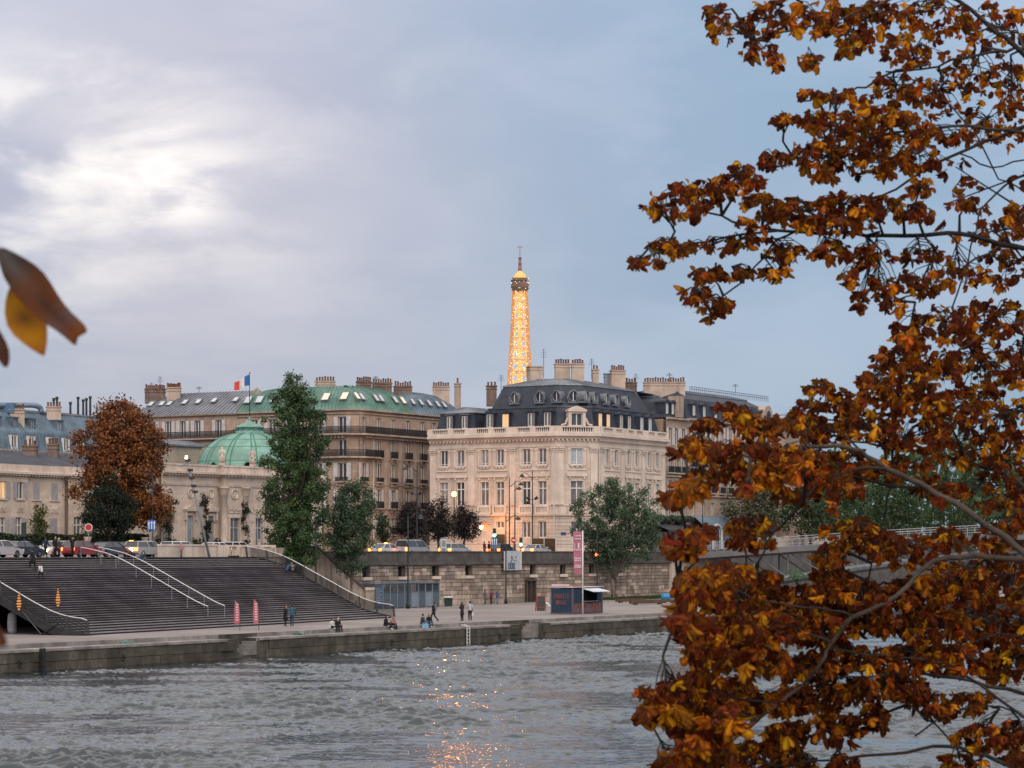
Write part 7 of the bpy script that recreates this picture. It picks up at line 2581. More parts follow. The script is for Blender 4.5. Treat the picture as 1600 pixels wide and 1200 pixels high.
def person(label, loc, face, pose='stand', top=('black', (.015, .015, .017)), legs=('dark', (.02, .02, .025)), hair='dark', h=1.72, long_coat=False, hood=False, shoes=None, skirt=False, bag=None, group=None, pack=None):
 """face = direction (world angle) the person looks towards"""
 k = h / 1.74
 p = thing('person', label, 'person', loc, face + PI / 2, group)
 J = {a: b * k for a, b in pose_joints(pose).items()}
 tm, lm_ = cloth(*top), cloth(*legs)
 q = MB()
 q.tube([J['hip'], J['waist'], J['chest'], J['neck'] - Vector((0, 0, .02)), J['neck'], (J['neck'] + J['head']) / 2, J['head']],
   [.14 * k, .125 * k, .15 * k, .09 * k, .055 * k, .05 * k, .06 * k], 10, flat=.72)
 q.ball(J['head'], .098 * k, 12, 9, sz=1.28, sx=.86)
 hd = J['head']
 q.ball(hd + Vector((0, -.098, -.01)) * k, .018 * k, 6, 4, sz=1.5)                  # nose
 for e in (-1, 1):
  q.ball(hd + Vector((e * .084, .005, 0)) * k, .022 * k, 6, 4, sx=.5, sz=1.4)    # ears
 for s in 'LR':
  e = 1 if s == 'L' else -1
  sh, el, wr = J['sh' + s], J['el' + s], J['wr' + s]
  q.tube([sh, sh.lerp(el, .5), el, el.lerp(wr, .5), wr], [.05 * k, .046 * k, .038 * k, .034 * k, .026 * k], 7)
  d = (wr - el).normalized()
  palm = wr + d * .075 * k
  q.tube([wr, wr + d * .03 * k, palm], [.026 * k, .038 * k, .036 * k], 6, flat=.5)
  sd = d.cross(Vector((0, -1, 0)))
  sd = sd.normalized() if sd.length > .1 else Vector((1, 0, 0))
  for f_, L in ((-1.5, .062), (-.5, .074), (.5, .07), (1.5, .056)):
   b0_ = palm + sd * (f_ * .017 * k)
   q.tube([b0_, b0_ + d * L * .55 * k, b0_ + (d * L + Vector((0, -.02, 0))) * k], [.0095 * k, .009 * k, .007 * k], 4)
  t0_ = wr + d * .03 * k
  q.tube([t0_, t0_ + (sd * .04 * -e + d * .02) * k, t0_ + (sd * .05 * -e + d * .05) * k], [.012 * k, .01 * k, .008 * k], 4)
  hp, kn, an = J['hp' + s], J['kn' + s], J['an' + s]
  q.tube([hp, hp.lerp(kn, .5), kn, kn.lerp(an, .45), an], [.08 * k, .07 * k, .052 * k, .05 * k, .034 * k], 8)
 q.build('body', M_SKIN, p, True)
 q = MB()
 for e in (-1, 1):
  q.ball(hd + Vector((e * .034, -.083, .012)) * k, .011 * k, 6, 4)
 q.tube([hd + Vector((-.025, -.086, -.055)) * k, hd + Vector((.025, -.086, -.055)) * k], .006 * k, 4)
 q.build('face_features', M_SHOE, p)
 q = MB()
 q.lathe([(.085 * k, -.07 * k), (.10 * k, -.02 * k), (.102 * k, .04 * k), (.085 * k, .095 * k), (.045 * k, .128 * k), (1e-4, .137 * k)], 12, tuple(hd + Vector((0, .022, .0)) * k), 0, None, sx=.92)
 if hair in ('fair', 'brown') or hood:
  q.ball(hd + Vector((0, .05, -.06)) * k, .085 * k, 9, 6, sz=1.4)
 q.build('hood' if hood else 'hair', tm if hood else HAIR[hair], p, True)
 q = MB()
 low = J['hip'] - Vector((0, 0, .05 * k))
 pts = [low, J['hip'], J['waist'], J['chest'], J['neck'] - Vector((0, 0, .055 * k)), J['neck']]
 rad = [.165 * k, .17 * k, .158 * k, .185 * k, .13 * k, .072 * k]
 if long_coat:
  if pose.startswith('s') and pose != 'stand':
   pts, rad = pts, rad
  else:
   pts = [low - Vector((0, 0, .34 * k)), low - Vector((0, 0, .15 * k))] + pts
   rad = [.21 * k, .19 * k] + rad
 q.tube(pts, rad, 12, flat=.78)
 for s in 'LR':
  sh, el, wr = J['sh' + s], J['el' + s], J['wr' + s]
  inn_ = sh.lerp(J['chest'], .35)
  q.tube([inn_, sh, sh.lerp(el, .5), el, el.lerp(wr, .5), wr], [.07 * k, .078 * k, .07 * k, .062 * k, .055 * k, .045 * k], 8)
 q.build('coat' if long_coat else 'jacket', tm, p, True)
 q = MB()
 q.tube([J['hip'] + Vector((0, 0, .06 * k)), J['hip'], J['hip'] - Vector((0, 0, .07 * k))], [.15 * k, .162 * k, .15 * k], 10, flat=.8)
 for s in 'LR':
  hp, kn, an = J['hp' + s], J['kn' + s], J['an' + s]
  q.tube([hp + Vector((0, 0, .02)), hp.lerp(kn, .5), kn, kn.lerp(an, .5), an + (kn - an) * .06], [.10 * k, .09 * k, .07 * k, .064 * k, .052 * k], 9)
 q.build('trousers', lm_, p, True)
 for s in 'LR':
  an = J['an' + s]
  q = MB()
  q.tube([an + Vector((0, .07, -.035)) * k, an + Vector((0, .02, -.03)) * k, an + Vector((0, -.09, -.045)) * k, an + Vector((0, -.17, -.055)) * k], [.034 * k, .05 * k, .042 * k, .026 * k], 7, flat=.75)
  q.tube([an + Vector((0, 0, .06)) * k, an + Vector((0, .01, -.02)) * k], [.042 * k, .046 * k], 7)
  q.build('shoe', shoes or M_SHOE, p, True)
 if pack:
  q = MB()
  c = J['chest'] + Vector((0, .17, -.06)) * k
  q.taper(c.x - .15, c.x + .15, c.y - .08, c.y + .10, c.z - .22, c.z + .24, .03)
  q.build('backpack', cloth(*pack), p)
 if bag:
  q = MB()
  wr = J['wrR']
  q.taper(wr.x - .13, wr.x + .13, wr.y - .06, wr.y + .06, wr.z - .48, wr.z - .14, .02)
  q.tube([wr + Vector((-.1, 0, -.14)), wr + Vector((0, 0, .0)), wr + Vector((.1, 0, -.14))], .01, 4)
  q.build('carrier_bag', cloth(*bag), p)
 return p
BLK, NAVY, TEAL, WHT, RED_, PINK, BLUE, GREY, BRN_ = ('black', (.014, .014, .016)), ('navy', (.02, .028, .05)), ('teal', (.03, .10, .14)), ('white', (.55, .53, .54)), ('red', (.20, .04, .045)), ('pink', (.32, .16, .16)), ('blue', (.04, .09, .28)), ('grey', (.16, .16, .17)), ('brown', (.09, .055, .04))
JEAN = ('jeans', (.05, .09, .15))
RIV = ANG_U - PI / 2               # towards the river
ALONG, BACKW = ANG_U, ANG_U + PI
def quay_pt(px, py, z=0.0):
 return G_at(px, py, z)
def pt_t(px, t, z):
 return W(S_at(px, t), t, z)
person('person in a long black coat standing with a teal-clad companion before the steps', quay_pt(446, 978.5), RIV + .5, 'stand', BLK, BLK, 'brown', 1.7, True)
person('person in teal jacket and trousers standing beside the black-coated person', quay_pt(456.5, 979.0), ALONG + .6, 'walk', TEAL, ('slate', (.03, .06, .09)), 'dark', 1.8)
def edge_pt(px, dt=0.0):
 return W(S_at(px, 1.45), 1.45 + dt, 0.02)
person('seated person in a white jacket on the quay edge nearest the steps', edge_pt(517), RIV + .5, 'sit', WHT, BLK, 'dark', 1.7, shoes=M_SHOE)
person('seated fair-haired person in black on the quay edge beside the white jacket', edge_pt(527), RIV - .4, 'sit_turn', BLK, BLK, 'fair', 1.68)
person('seated person in a black hooded coat on the quay edge below the railing end', edge_pt(602), RIV + .3, 'sit', BLK, BLK, 'dark', 1.72, hood=True, shoes=M_SHOEW)
person('seated person in a dusty pink jacket leaning forward beside the black hood', edge_pt(611), RIV - .1, 'sit_lean', PINK, BLK, 'brown', 1.72)
person('seated person in dark grey facing a friend across a light blue bag', edge_pt(659.5), RIV + .6, 'sit_turn', ('charcoal', (.04, .045, .05)), JEAN, 'dark', 1.75)
person('seated person in black jumper and jeans right of the light blue bag', edge_pt(669.5), RIV - .4, 'sit', BLK, JEAN, 'brown', 1.72, shoes=M_SHOEW)
person('person in black with a backpack walking away across the promenade', quay_pt(678, 971.5), RIV + PI + .3, 'walk', BLK, BLK, 'dark', 1.74, pack=GREY)
person('person in a dark coat standing at the quay with a white-topped companion', quay_pt(722, 970), RIV + PI - .2, 'phone', ('darkbrown', (.03, .022, .022)), BLK, 'brown', 1.68, True)
person('person in a white top and black trousers holding a pale bag on the promenade', quay_pt(734.5, 969.5), RIV + 2.4, 'bag', ('greywhite', (.42, .42, .45)), BLK, 'dark', 1.74, bag=('palebag', (.5, .47, .44)))
person('person in mauve at the foot of the embankment wall, left of three', pt_t(758, 37.2, .02), RIV + PI, 'phone', ('mauve', (.14, .10, .13)), ('mauvegrey', (.16, .13, .15)), 'dark', 1.72, True)
person('person in a dark red shirt with hands on hips by the embankment wall', pt_t(767.5, 36.2, .02), RIV + PI + .2, 'hip', RED_, BLK, 'dark', 1.74)
person('child in bright blue by the embankment wall beside the red shirt', pt_t(777, 36.6, .02), RIV + .9, 'stand', BLUE, ('paleblue', (.16, .20, .32)), 'brown', 1.45)
def stair_pt(px, i, frac=.35):
 """point on step i (0 = lowest) seen in column px"""
 a = sum(TREADS[:i]) + (TREADS[i] if i < len(TREADS) else .5) * frac
 best = min((abs(((p0 + STD * k * .1 + STN * a).x / (p0 + STD * k * .1 + STN * a).y) * FOC + 800 - px), k * .1) for k in range(-300, 800))
 c = p0 + STD * best[1] + STN * a
 return Vector((c.x, c.y, (i + 1) * RISE + .01))
person('adult in a long black coat climbing near the top of the steps', stair_pt(52.5, NST - 7), RIV + PI, 'climb', BLK, BLK, 'dark', 1.80, True)
person('child in a white jacket climbing the steps behind the black-coated adult', stair_pt(65, NST - 12), RIV + PI, 'climb', WHT, BLK, 'brown', 1.45)
person('person in dark blue sitting at the head of the centre handrails', stair_pt(220, NST - 4) + Vector((0, 0, .17)), RIV - .2, 'sit_lean', ('darkblue', (.03, .05, .10)), JEAN, 'dark', 1.74)
person('person in blue denim crouched and hugging on the steps by the right railing', stair_pt(449, NST - 10) + Vector((0, 0, .17)), RIV + .8, 'squat', ('denim', (.04, .08, .16)), NAVY, 'dark', 1.76)
person('person in a fur-collared coat leaning in to the hug on the steps', stair_pt(457, NST - 10) + Vector((0, 0, .17)), RIV + 2.2, 'squat', ('fur', (.20, .15, .11)), JEAN, 'brown', 1.7)
top_t = lambda px, dt: W(S_at(px, 31 + dt), 31 + dt, ZS + .01)
person('person in a dark jacket walking along the street before the bright headlights', top_t(71, 2.5), ALONG, 'walk', NAVY, BLK, 'dark', 1.78)
person('person in black standing on the street beside a grey-haired companion', top_t(86, 2.0), RIV, 'stand', BLK, BLK, 'dark', 1.82)
person('grey-haired person in a dark coat on the street at the head of the steps', top_t(92, 2.6), RIV + .4, 'stand', ('coatgrey', (.06, .06, .07)), BLK, 'grey', 1.7, True)
person('person in black with both arms raised in front of the glowing red car', top_t(113, 2.2), RIV, 'arms_up', BLK, BLK, 'dark', 1.76)
person('small person in a pink top standing at the plain wall on the street', W(S_at(283, 34.2), 34.2, ZS + .01), RIV, 'stand', ('rose', (.40, .20, .22)), GREY, 'grey', 1.35)
person('person in a pale pink coat leaning at the balustrade next to the poplar', W(S_at(405, 36.2), 36.2, ZS + .01), RIV + .7, 'bag', ('palepink', (.50, .30, .29)), BLK, 'fair', 1.72, True)
person('person in dark clothes on the pavement by the orange-lit street corner', W(S_at(757, 41.5), 41.5, ZS + .01), RIV, 'stand', ('darkred', (.09, .02, .02)), BLK, 'dark', 1.72)
person('person in black on the pavement right of the dark red jacket', W(S_at(764, 41.8), 41.8, ZS + .01), RIV + .5, 'stand', BLK, BLK, 'dark', 1.76)
q = MB()
q.taper(-.28, .28, -.16, .16, 0, .36, .03)
q.tube([(-.15, 0, .34), (-.08, 0, .5), (.08, 0, .5), (.15, 0, .34)], .018, 5)
bg = q.build('shopping_bag', cloth('skyblue', (.18, .34, .48)))
bg.location = W(S_at(664.5, .95), .95, -.26)
tag(bg, 'light blue bag between two seated people on the quay edge', 'bag')
q = MB()
for k in range(9):
 q.ball((random.uniform(-.5, .5), random.uniform(-.12, .12), .06), random.uniform(.06, .12), 6, 4)
gnet = q.build('green_net', mat('green_net', (.02, .16, .11), .9))
gnet.location = W(S_at(466, .8), .8, -.28)
tag(gnet, 'small heap of green netting on the quay ledge near the steps', 'netting')
q = MB()
for k in range(9):
 q.ball((random.uniform(-.7, .7), random.uniform(-.12, .12), .05), random.uniform(.05, .11), 6, 4)
gnet = q.build('green_net', mat('teal_net', (.03, .22, .18), .9))
gnet.location = W(S_at(199, .8), .8, -.28)
tag(gnet, 'strip of teal netting lying on the quay ledge at the left', 'netting')
# ------------------------------------------------------------------ cars
def car(label, px, t, direction, colour, kind='hatch', lights='tail', rough=.3, group='cars on the quay street', beacon=False):
 c = W(S_at(px, t), t, ZS + .006)
 rz = ANG_U if direction > 0 else ANG_U + PI
 r = thing('parked_car' if lights == '' else 'car', label, 'car', c, rz, group)
 body = mat('paint_' + '_'.join(str(int(x * 100)) for x in colour), colour, rough, .08, 1.0, spec=.6, coat=.5)
 dims = {'hatch': (4.1, .88, 1.48, -1.95, -1.55, .35, 1.0), 'sedan': (4.5, .88, 1.42, -1.75, -1.05, .45, 1.15), 'wagon': (4.6, .90, 1.5, -2.2, -1.95, .5, 1.2), 'van': (4.8, .94, 1.85, -2.35, -2.25, 1.0, 1.75)}[kind]
 L, hw, H, xr0, xr1, xf1, xf0 = dims
 h = L / 2
 belt = .92 if kind != 'van' else 1.02
 prof_ = [(-h, .38), (-h - .03, .62), (-h + .04, belt - .02), (xr0, belt + .02), (xf0, belt), (h - .55, belt - .13), (h - .08, belt - .28), (h + .02, .58), (h - .02, .36), (h - .2, .22), (-h + .2, .22)]
 q = MB()
 lay = [(-hw, .93), (-hw * .97, 1.0), (hw * .97, 1.0), (hw, .93)]
 vs_, fs = [], []
 n = len(prof_)
 ys = [(-hw, .03), (-hw * .9, 0), (hw * .9, 0), (hw, .03)]
 for y, ins in ys:
  for x, z in prof_:
   vs_.append((x * (1 - ins * .6), y, z - ins * .3 + (.04 if z < .3 else 0) * (ins > 0)))
 for k in range(3):
  for i in range(n):
   j = (i + 1) % n
   fs.append((k * n + i, k * n + j, (k + 1) * n + j, (k + 1) * n + i))
 fs += [tuple(range(n)), tuple(range(4 * n - 1, 3 * n - 1, -1))]
 q.add(vs_, fs)
 w1, w0 = hw * .72, hw * .93
 zr_ = H
 q.add([(xr1 - .05, -w1, zr_ - .06), (xf1, -w1, zr_ - .06), (xf1, w1, zr_ - .06), (xr1 - .05, w1, zr_ - .06), (xr1 + .15, -w1 * .8, zr_), (xf1 - .2, -w1 * .8, zr_), (xf1 - .2, w1 * .8, zr_), (xr1 + .15, w1 * .8, zr_)],
   ((3, 2, 1, 0), (4, 5, 6, 7), (0, 1, 5, 4), (1, 2, 6, 5), (2, 3, 7, 6), (3, 0, 4, 7)))
 for e in (-1, 1):                       # pillars
  for xb, xt in ((xr0, xr1), (xf0, xf1), ((xr0 + xf0) / 2, (xr1 + xf1) / 2)):
   q.tube([(xb, e * w0, belt), (xt, e * w1, zr_ - .05)], .045, 5)
 q.build('body', body, r)
 g = MB()
 B = [(xr0, -w0 + .02, belt), (xf0, -w0 + .02, belt), (xf0, w0 - .02, belt), (xr0, w0 - .02, belt)]
 Tt = [(xr1, -w1 + .02, zr_ - .05), (xf1, -w1 + .02, zr_ - .05), (xf1, w1 - .02, zr_ - .05), (xr1, w1 - .02, zr_ - .05)]
 g.add(B + Tt, ((0, 1, 5, 4), (1, 2, 6, 5), (2, 3, 7, 6), (3, 0, 4, 7)))
 g.build('windows', M_CARG, r)
 for x in (-h + .82, h - .85):
  for e in (-1, 1):
   Mx = Matrix.Translation((x, e * (hw - .1), .32)) @ Matrix.Rotation(PI / 2, 4, 'X')
   q = MB()
   q.lathe([(.2, -.1), (.32, -.1), (.33, 0), (.32, .1), (.2, .1)], 14, (0, 0, 0), 0, Mx)
   tw = q.build('wheel', M_RUB, r, True)
   q = MB()
   q.lathe([(1e-4, .11 * e * -1), (.2, .11 * e * -1)], 12, (0, 0, 0), 0, Mx)
   q.build('rim', M_RIM, tw)
 for e in (-1, 1):
  q = MB()
  q.box(-h - .05, -h + .1, e * hw * .78 - .18, e * hw * .78 + .18, .58, .86 if kind != 'van' else 1.0)
  q.build('tail_light', M_TAIL if lights in ('tail', 'both') else mat('tail_off', (.25, .015, .01), .3), r)
  q = MB()
  q.box(h - .16, h + .02, e * hw * .74 - .22, e * hw * .74 + .22, .50, .72)
  q.build('headlight', M_HEAD if lights in ('head', 'both') else M_LENS, r)
  q = MB()
  q.box(xf0 - .15, xf0 + .02, e * (hw + .02), e * (hw + .18), belt + .02, belt + .16)
  q.build('mirror', body, r)
 if beacon:
  q = MB()
  q.box(-.08, .08, -.2, .2, zr_, zr_ + .09)
  q.build('roof_light', M_AMB, r)
 return r
car('silver car cut by the left edge of the frame', 0, 34.6, 1, (.40, .38, .40), 'hatch', '')
car('dark navy hatchback with red tail lights at far left', 33, 37.2, 1, (.025, .03, .05), 'sedan', 'tail')
car('white car with glaring yellow headlights behind the pedestrians', 86, 38.5, -1, (.5, .48, .46), 'hatch', 'both')
car('red hatchback with glowing orange tail lights behind raised-arm person', 128, 37.0, 1, (.22, .02, .025), 'hatch', 'tail')
car('dark blue sedan ahead of the red hatchback', 171, 38.2, 1, (.03, .045, .07), 'sedan', 'head')
car('small dark car with orange lights by the centre handrails', 205, 40.5, 1, (.05, .05, .06), 'hatch', 'tail', beacon=True)
car('silver estate car with orange tail lights beside the plain wall', 228, 37.6, 1, (.34, .34, .37), 'wagon', 'tail')
car('white car whose roof shows over the middle of the plain wall', 281, 39.5, 1, (.6, .6, .62), 'wagon', '')
car('white car whose roof shows behind the foot of the leaning mast', 337, 39.5, 1, (.62, .62, .64), 'sedan', '')
car('red-lit car behind the stone balustrade', 371, 39.5, 1, (.55, .5, .5), 'hatch', 'tail')
car('black car behind the balustrade at the foot of the poplar', 421, 40.5, -1, (.03, .035, .05), 'sedan', '')
car('white car with an amber roof light right of the light green tree', 603, 43.5, 1, (.55, .55, .57), 'sedan', 'tail', beacon=True)
car('dark silver people carrier in the middle of the right-hand street', 645, 42.5, 1, (.30, .31, .33), 'van', 'tail')
car('silver estate car right of the grey information column', 711, 42.5, 1, (.36, .37, .40), 'wagon', 'tail')
car('white car with orange glow before the brown hoarding', 838, 44.0, 1, (.5, .5, .52), 'sedan', 'tail')
car('dark hatchback between the two dark lamp posts on the right', 785, 44.5, 1, (.04, .04, .05), 'hatch', 'tail')
car('small red-lit car at the start of the footbridge', 1065, 42.5, 1, (.3, .28, .28), 'hatch', 'tail')
# ------------------------------------------------------------------ lamps and signs
def lamp_head(q, p, dirx, mi=0, s=1.0):
 """hanging bell lantern at p"""
 q.lathe([(.05 * s, .32 * s), (.12 * s, .25 * s), (.30 * s, .10 * s), (.36 * s, 0), (.30 * s, -.02 * s)], 12, p, mi)
def street_lamp(label, base, h, arms, group, spots=(), mm=None, lens=None, green=False):
 """arms: (sideways metres, height) of the lamp heads; sideways is along the picture"""
 l_ = thing('street_lamp', label, 'street lamp', base, 0, group)
 mm = mm or M_IRON
 q = MB()
 q.lathe([(.20, 0), (.20, .5), (.13, .6), (.11, 1.4), (.085, 1.5), (.075, h * .6), (.055, h)], 10)
 q.lathe([(.05, h), (.02, h + .35), (.0001, h + .55)], 6)
 q.build('pole', mm, l_, True)
 for dx, z in arms:
  q = MB()
  pts = [(0, 0, z - .55), (dx * .25, 0, z - .3), (dx * .55, 0, z + .10), (dx * .85, 0, z + .18), (dx, 0, z + .02)]
  q.tube(pts, [.06, .05, .045, .04, .035], 6)
  a_ = q.build('arm', mm, l_, True)
  q = MB()
  lamp_head(q, (dx, 0, z - .28), dx)
  q.build('lantern', mm, a_, True)
  q = MB()
  q.ball((dx, 0, z - .30), .25, 10, 5, sz=.45)
  q.build('lens', lens or M_LENS, a_, True)
 for dx, z in spots:
  q = MB()
  q.tube([(0, 0, z - .15), (dx, 0, z - .1)], .035, 5)
  q.tube([(dx - .1, 0, z - .05), (dx + .22 * (1 if dx > 0 else -1), -.15, z + .14)], [.16, .20], 8)
  q.build('spotlight', mm, l_)
 return l_
def lamp_at(px, ybase, t, z):
 return W(S_at(px, t), t, z)
def lamp_px(label, px, t, z, ytop, arms_px, group, spots_px=(), **kw):
 b_ = W(S_at(px, t), t, z)
 k = mpx(b_)
 h = Z_at(ytop, b_) - z
 return street_lamp(label, b_, h, [((x - px) * k, Z_at(y, b_) - z + .25) for x, y in arms_px], group, [((x - px) * k, Z_at(y, b_) - z) for x, y in spots_px], **kw)
GQ, GS = 'dark green lamp posts on the lower quay', 'dark lamp posts on the street'
lamp_px('dark green quay lamp post left of the light green tree, beside the steps', 493.5, 33.0, 0, 808, [(510, 812)], GQ, mm=M_LAMPG)
lamp_px('dark green quay lamp post in front of the grey site enclosure', 637.5, 33.5, 0, 806, [(657, 808)], GQ, mm=M_LAMPG)
lamp_px('dark green quay lamp post in front of the graffitied panel', 790.5, 36.5, 0, 806, [(809.5, 811)], GQ, mm=M_LAMPG)
lamp_px('dark green quay lamp post behind the container kiosk', 933, 37.0, 0, 806, [(951, 810)], GQ, mm=M_LAMPG)
lamp_px('unlit street lamp with pale lantern over the dark purple trees', 651.5, 44.5, ZS, 728, [(633, 733)], GS, [(646, 771), (656, 771)])
lamp_px('left of the two slim lamp posts with right-hand lanterns before the mansion', 796, 45.5, ZS, 750, [(814, 757)], GS)
lamp_px('right of the two slim lamp posts with right-hand lanterns before the mansion', 804.5, 49.5, ZS, 754, [(811, 764)], GS)
lamp_px('tall lamp post with left-hand lantern and three floodlights before the mansion', 832, 45.0, ZS, 738, [(815.5, 744)], GS, [(827, 779), (837, 779), (826, 786)])
lamp_px('lamp post with lantern beside the balcony house and autumn leaves', 1098, 45.0, ZS, 770, [(1080, 779), (1104, 776)], GS)
lamp_px('thin dark lamp post against the rusty chestnut', 238.5, 44.0, ZS, 738, [(228, 742)], GS)
b_ = W(S_at(709.5, 60.5), 60.5, ZS)
so2 = thing('street_lamp', 'lit street lamp glowing orange in front of the mansion', 'street lamp', b_, 0, GS)
hz_ = Z_at(772, b_) - ZS
q = MB()
q.lathe([(.15, 0), (.12, 1.2), (.07, 1.4), (.06, hz_ - .3), (.14, hz_ - .25)], 8)
q.build('pole', M_IRON, so2, True)
q = MB()
q.ball((0, 0, hz_), .34, 12, 8)
q.build('globe', M_LAMPO, so2, True)
pl = bpy.data.lights.new('sodium_light', 'POINT')
pl.energy = 700
pl.color = (1.0, .33, .06)
pl.shadow_soft_size = .6
po_ = bpy.data.objects.new('sodium_light', pl)
COL.objects.link(po_)
po_.parent = so2
po_.location = (.0, -.75, hz_)
b_ = W(S_at(748, 66.5) - .6, 66.0, ZS)
wl_ = thing('wall_lantern', 'glowing lantern by the orange arched window at the corner of the mansion', 'lantern', W(165.8, T_at(752, 165.8), ZS + 3.6))
q = MB()
q.taper(-.2, .2, -.2, .2, 0, .5, -.06)
q.build('lamp_glass', M_LAMPO, wl_)
q = MB()
q.tube([(0, 0, .5), (0, 0, .7), (.8, 1.4, .7), (1.4, 2.4, .6)], .04, 5)
q.lathe([(.3, .5), (.05, .72)], 6)
q.build('bracket', M_IRON, wl_)
pl = bpy.data.lights.new('lantern_light', 'POINT')
pl.energy = 550
pl.color = (1.0, .40, .09)
pl.shadow_soft_size = .3
po_ = bpy.data.objects.new('lantern_light', pl)
COL.objects.link(po_)
po_.parent = wl_
po_.location = (0, -.6, .2)
def traffic_light(label, px, t, z, py, col='green', k=1.0):
 b_ = W(S_at(px, t), t, z)
 zt_ = Z_at(py, b_) - z
 r = thing('traffic_light', label, 'traffic light', b_, 0, 'traffic lights on the street')
 q = MB()
 q.tube([(0, 0, 0), (0, 0, zt_ + .5)], .07, 6)
 q.build('pole', M_LAMPG, r)
 q = MB()
 q.box(-.2, .2, -.22, .06, zt_ - .35, zt_ + .85)
 q.build('signal_head', M_LAMPG, r)
 q = MB()
 q.ball((0, -.23, zt_), .19 * k, 10, 6)
 q.build('signal_lamp', M_GRN if col == 'green' else M_TAIL, r, True)
 return r
traffic_light('green traffic light above the blue lane sign', 772.5, 43.0, ZS, 836.5)
traffic_light('green traffic light right of the no-entry sign', 814, 43.0, ZS, 851)
traffic_light('red traffic light at the parapet behind the kiosk flag', 932, 38.3, ZS - .8, 866.5, 'red')
traffic_light('traffic light with a small signal by the far left hedge', 37.5, 38.0, ZS, 832, 'green', .01)
M_SIGNB = paint('sign_blue', (.03, .11, .36), .5)
M_SIGNW = paint('sign_white', (.7, .7, .7), .5)
M_SIGNR = paint('sign_red', (.42, .025, .03), .5)
def post_sign(name, label, px, t, z, py, shape, w, h, extra=None):
 b_ = W(S_at(px, t), t, z)
 zc_ = Z_at(py, b_) - z
 r = thing(name, label, 'road sign', b_, 0)
 q = MB()
 q.tube([(0, .06, 0), (0, .06, zc_ + h * .5)], .05, 6)
 q.build('post', M_GREYP, r)
 q = MB()
 if shape == 'lanes':
  q.box(-w / 2, w / 2, -.03, .03, zc_ - h / 2, zc_ + h / 2)
  q.build('panel', M_SIGNB, r)
  q = MB()
  for e in (-.3, 0, .3):
   q.box(e * w - .04, e * w + .04, -.045, -.03, zc_ - h * .38, zc_ + h * .2)
   q.add([(e * w - .11, -.045, zc_ + h * .18), (e * w + .11, -.045, zc_ + h * .18), (e * w, -.045, zc_ + h * .40)], [(0, 1, 2)])
  q.tube([(-.3 * w, -.04, zc_ - h * .1), (-.43 * w, -.04, zc_ + h * .15)], .035, 4)
  q.build('arrows', M_SIGNW, r)
 else:
  Mx = Matrix.Translation((0, 0, zc_)) @ Matrix.Rotation(PI / 2, 4, 'X')
  q.lathe([(w / 2, -.03), (w / 2, .03), (1e-4, .03)], 20, (0, 0, 0), 0, Mx)
  q.build('disc', M_SIGNR if shape != 'bluebar' else M_SIGNB, r)
  q = MB()
  if shape == 'noentry' or shape == 'bluebar':
   q.box(-w * .36, w * .36, -.05, -.035, zc_ - w * .1, zc_ + w * .1)
  else:
   q.lathe([(w * .50, .032), (w * .50, .04), (w * .42, .04), (w * .42, .032)], 20, (0, 0, 0), 0, Mx, cap=False)
  q.build('bar', M_SIGNW, r)
  if extra:
   q = MB()
   q.box(-w * .3, w * .3, -.03, .02, zc_ - w * .5 - extra, zc_ - w * .52)
   q.build('lower_plate', M_SIGNW, r)
 return r
post_sign('lane_sign', 'blue lane sign with white arrows below the green traffic light', 772.5, 42.6, ZS, 846.5, 'lanes', .82, .95)
post_sign('lane_sign', 'blue lane sign with white arrows in front of the rusty chestnut', 237, 42.0, ZS, 820.5, 'lanes', .85, 1.0)
post_sign('no_entry_sign', 'round red no-entry sign before the mansion', 802.5, 42.6, ZS, 844, 'noentry', .7, .7)
post_sign('round_sign', 'round red sign with white rim standing above the hedge', 138.5, 44.5, ZS, 824, 'round', .75, .75)
post_sign('blue_sign', 'round blue sign with a white bar by the footbridge', 1095.5, 44.2, ZS, 839.5, 'bluebar', .75, .75, .75)
ic = thing('information_column', 'pale grey illuminated information column standing behind the parapet', 'column sign', W(S_at(692.5, 40.6), 40.6, ZS), ANG_U - .6)
q = MB()
q.box(-.33, .33, -.14, .14, 0, 2.0)
q.build('case', M_LENS, ic)
q = MB()
q.box(-.26, .26, -.18, .18, 2.0, 2.14)
q.build('cap', M_GREYP, ic)
q = MB()
q.box(-.24, .24, -.155, -.14, .45, .9)
q.box(-.24, .24, -.155, -.14, 1.1, 1.8)
q.build('poster', paint('column_poster', (.20, .24, .28)), ic)
hd_ = thing('site_hoarding', 'brown site hoarding with pale posts at the foot of the mansion', 'hoarding', W(S_at(850, 46.8), 46.8, ZS), ANG_U - .9)
q = MB()
q.box(-1.6, 1.55, -.05, .05, 0, 2.2)
q.build('board', mat('brown_board', (.085, .045, .02), .7, .3, 1.), hd_)
for x in (-1.6, 0, 1.5):
 q = MB()
 q.box(x - .05, x + .05, -.1, .1, 0, 2.35)
 q.build('post', M_LENS, hd_)
lm0, lm1 = W(S_at(327, 33.6), 33.6, ZS), None
k = mpx(lm0)
mast = thing('leaning_mast', 'tall thin mast leaning left with a lit lamp at its top', 'light mast', lm0)
top = Vector(((291.5 - 327) * k, 0, Z_at(716, lm0) - ZS))
q = MB()
q.tube([(0, 0, 0), tuple(top * .5), tuple(top)], [.12, .10, .07], 8)
q.build('pole', M_GREYP, mast, True)
for f in (.98, .88, .80, .72, .66):
 c = top * f
 q = MB()
 q.box(c.x - .16, c.x + .34, -.16, .1, c.z - .12, c.z + .12)
 q.build('projector', M_IRON, mast)
q = MB()
q.taper(top.x - .13, top.x + .1, -.12, .12, top.z - .1, top.z + .25, .03)
q.build('lamp', M_LAMPW, mast)
q = MB()
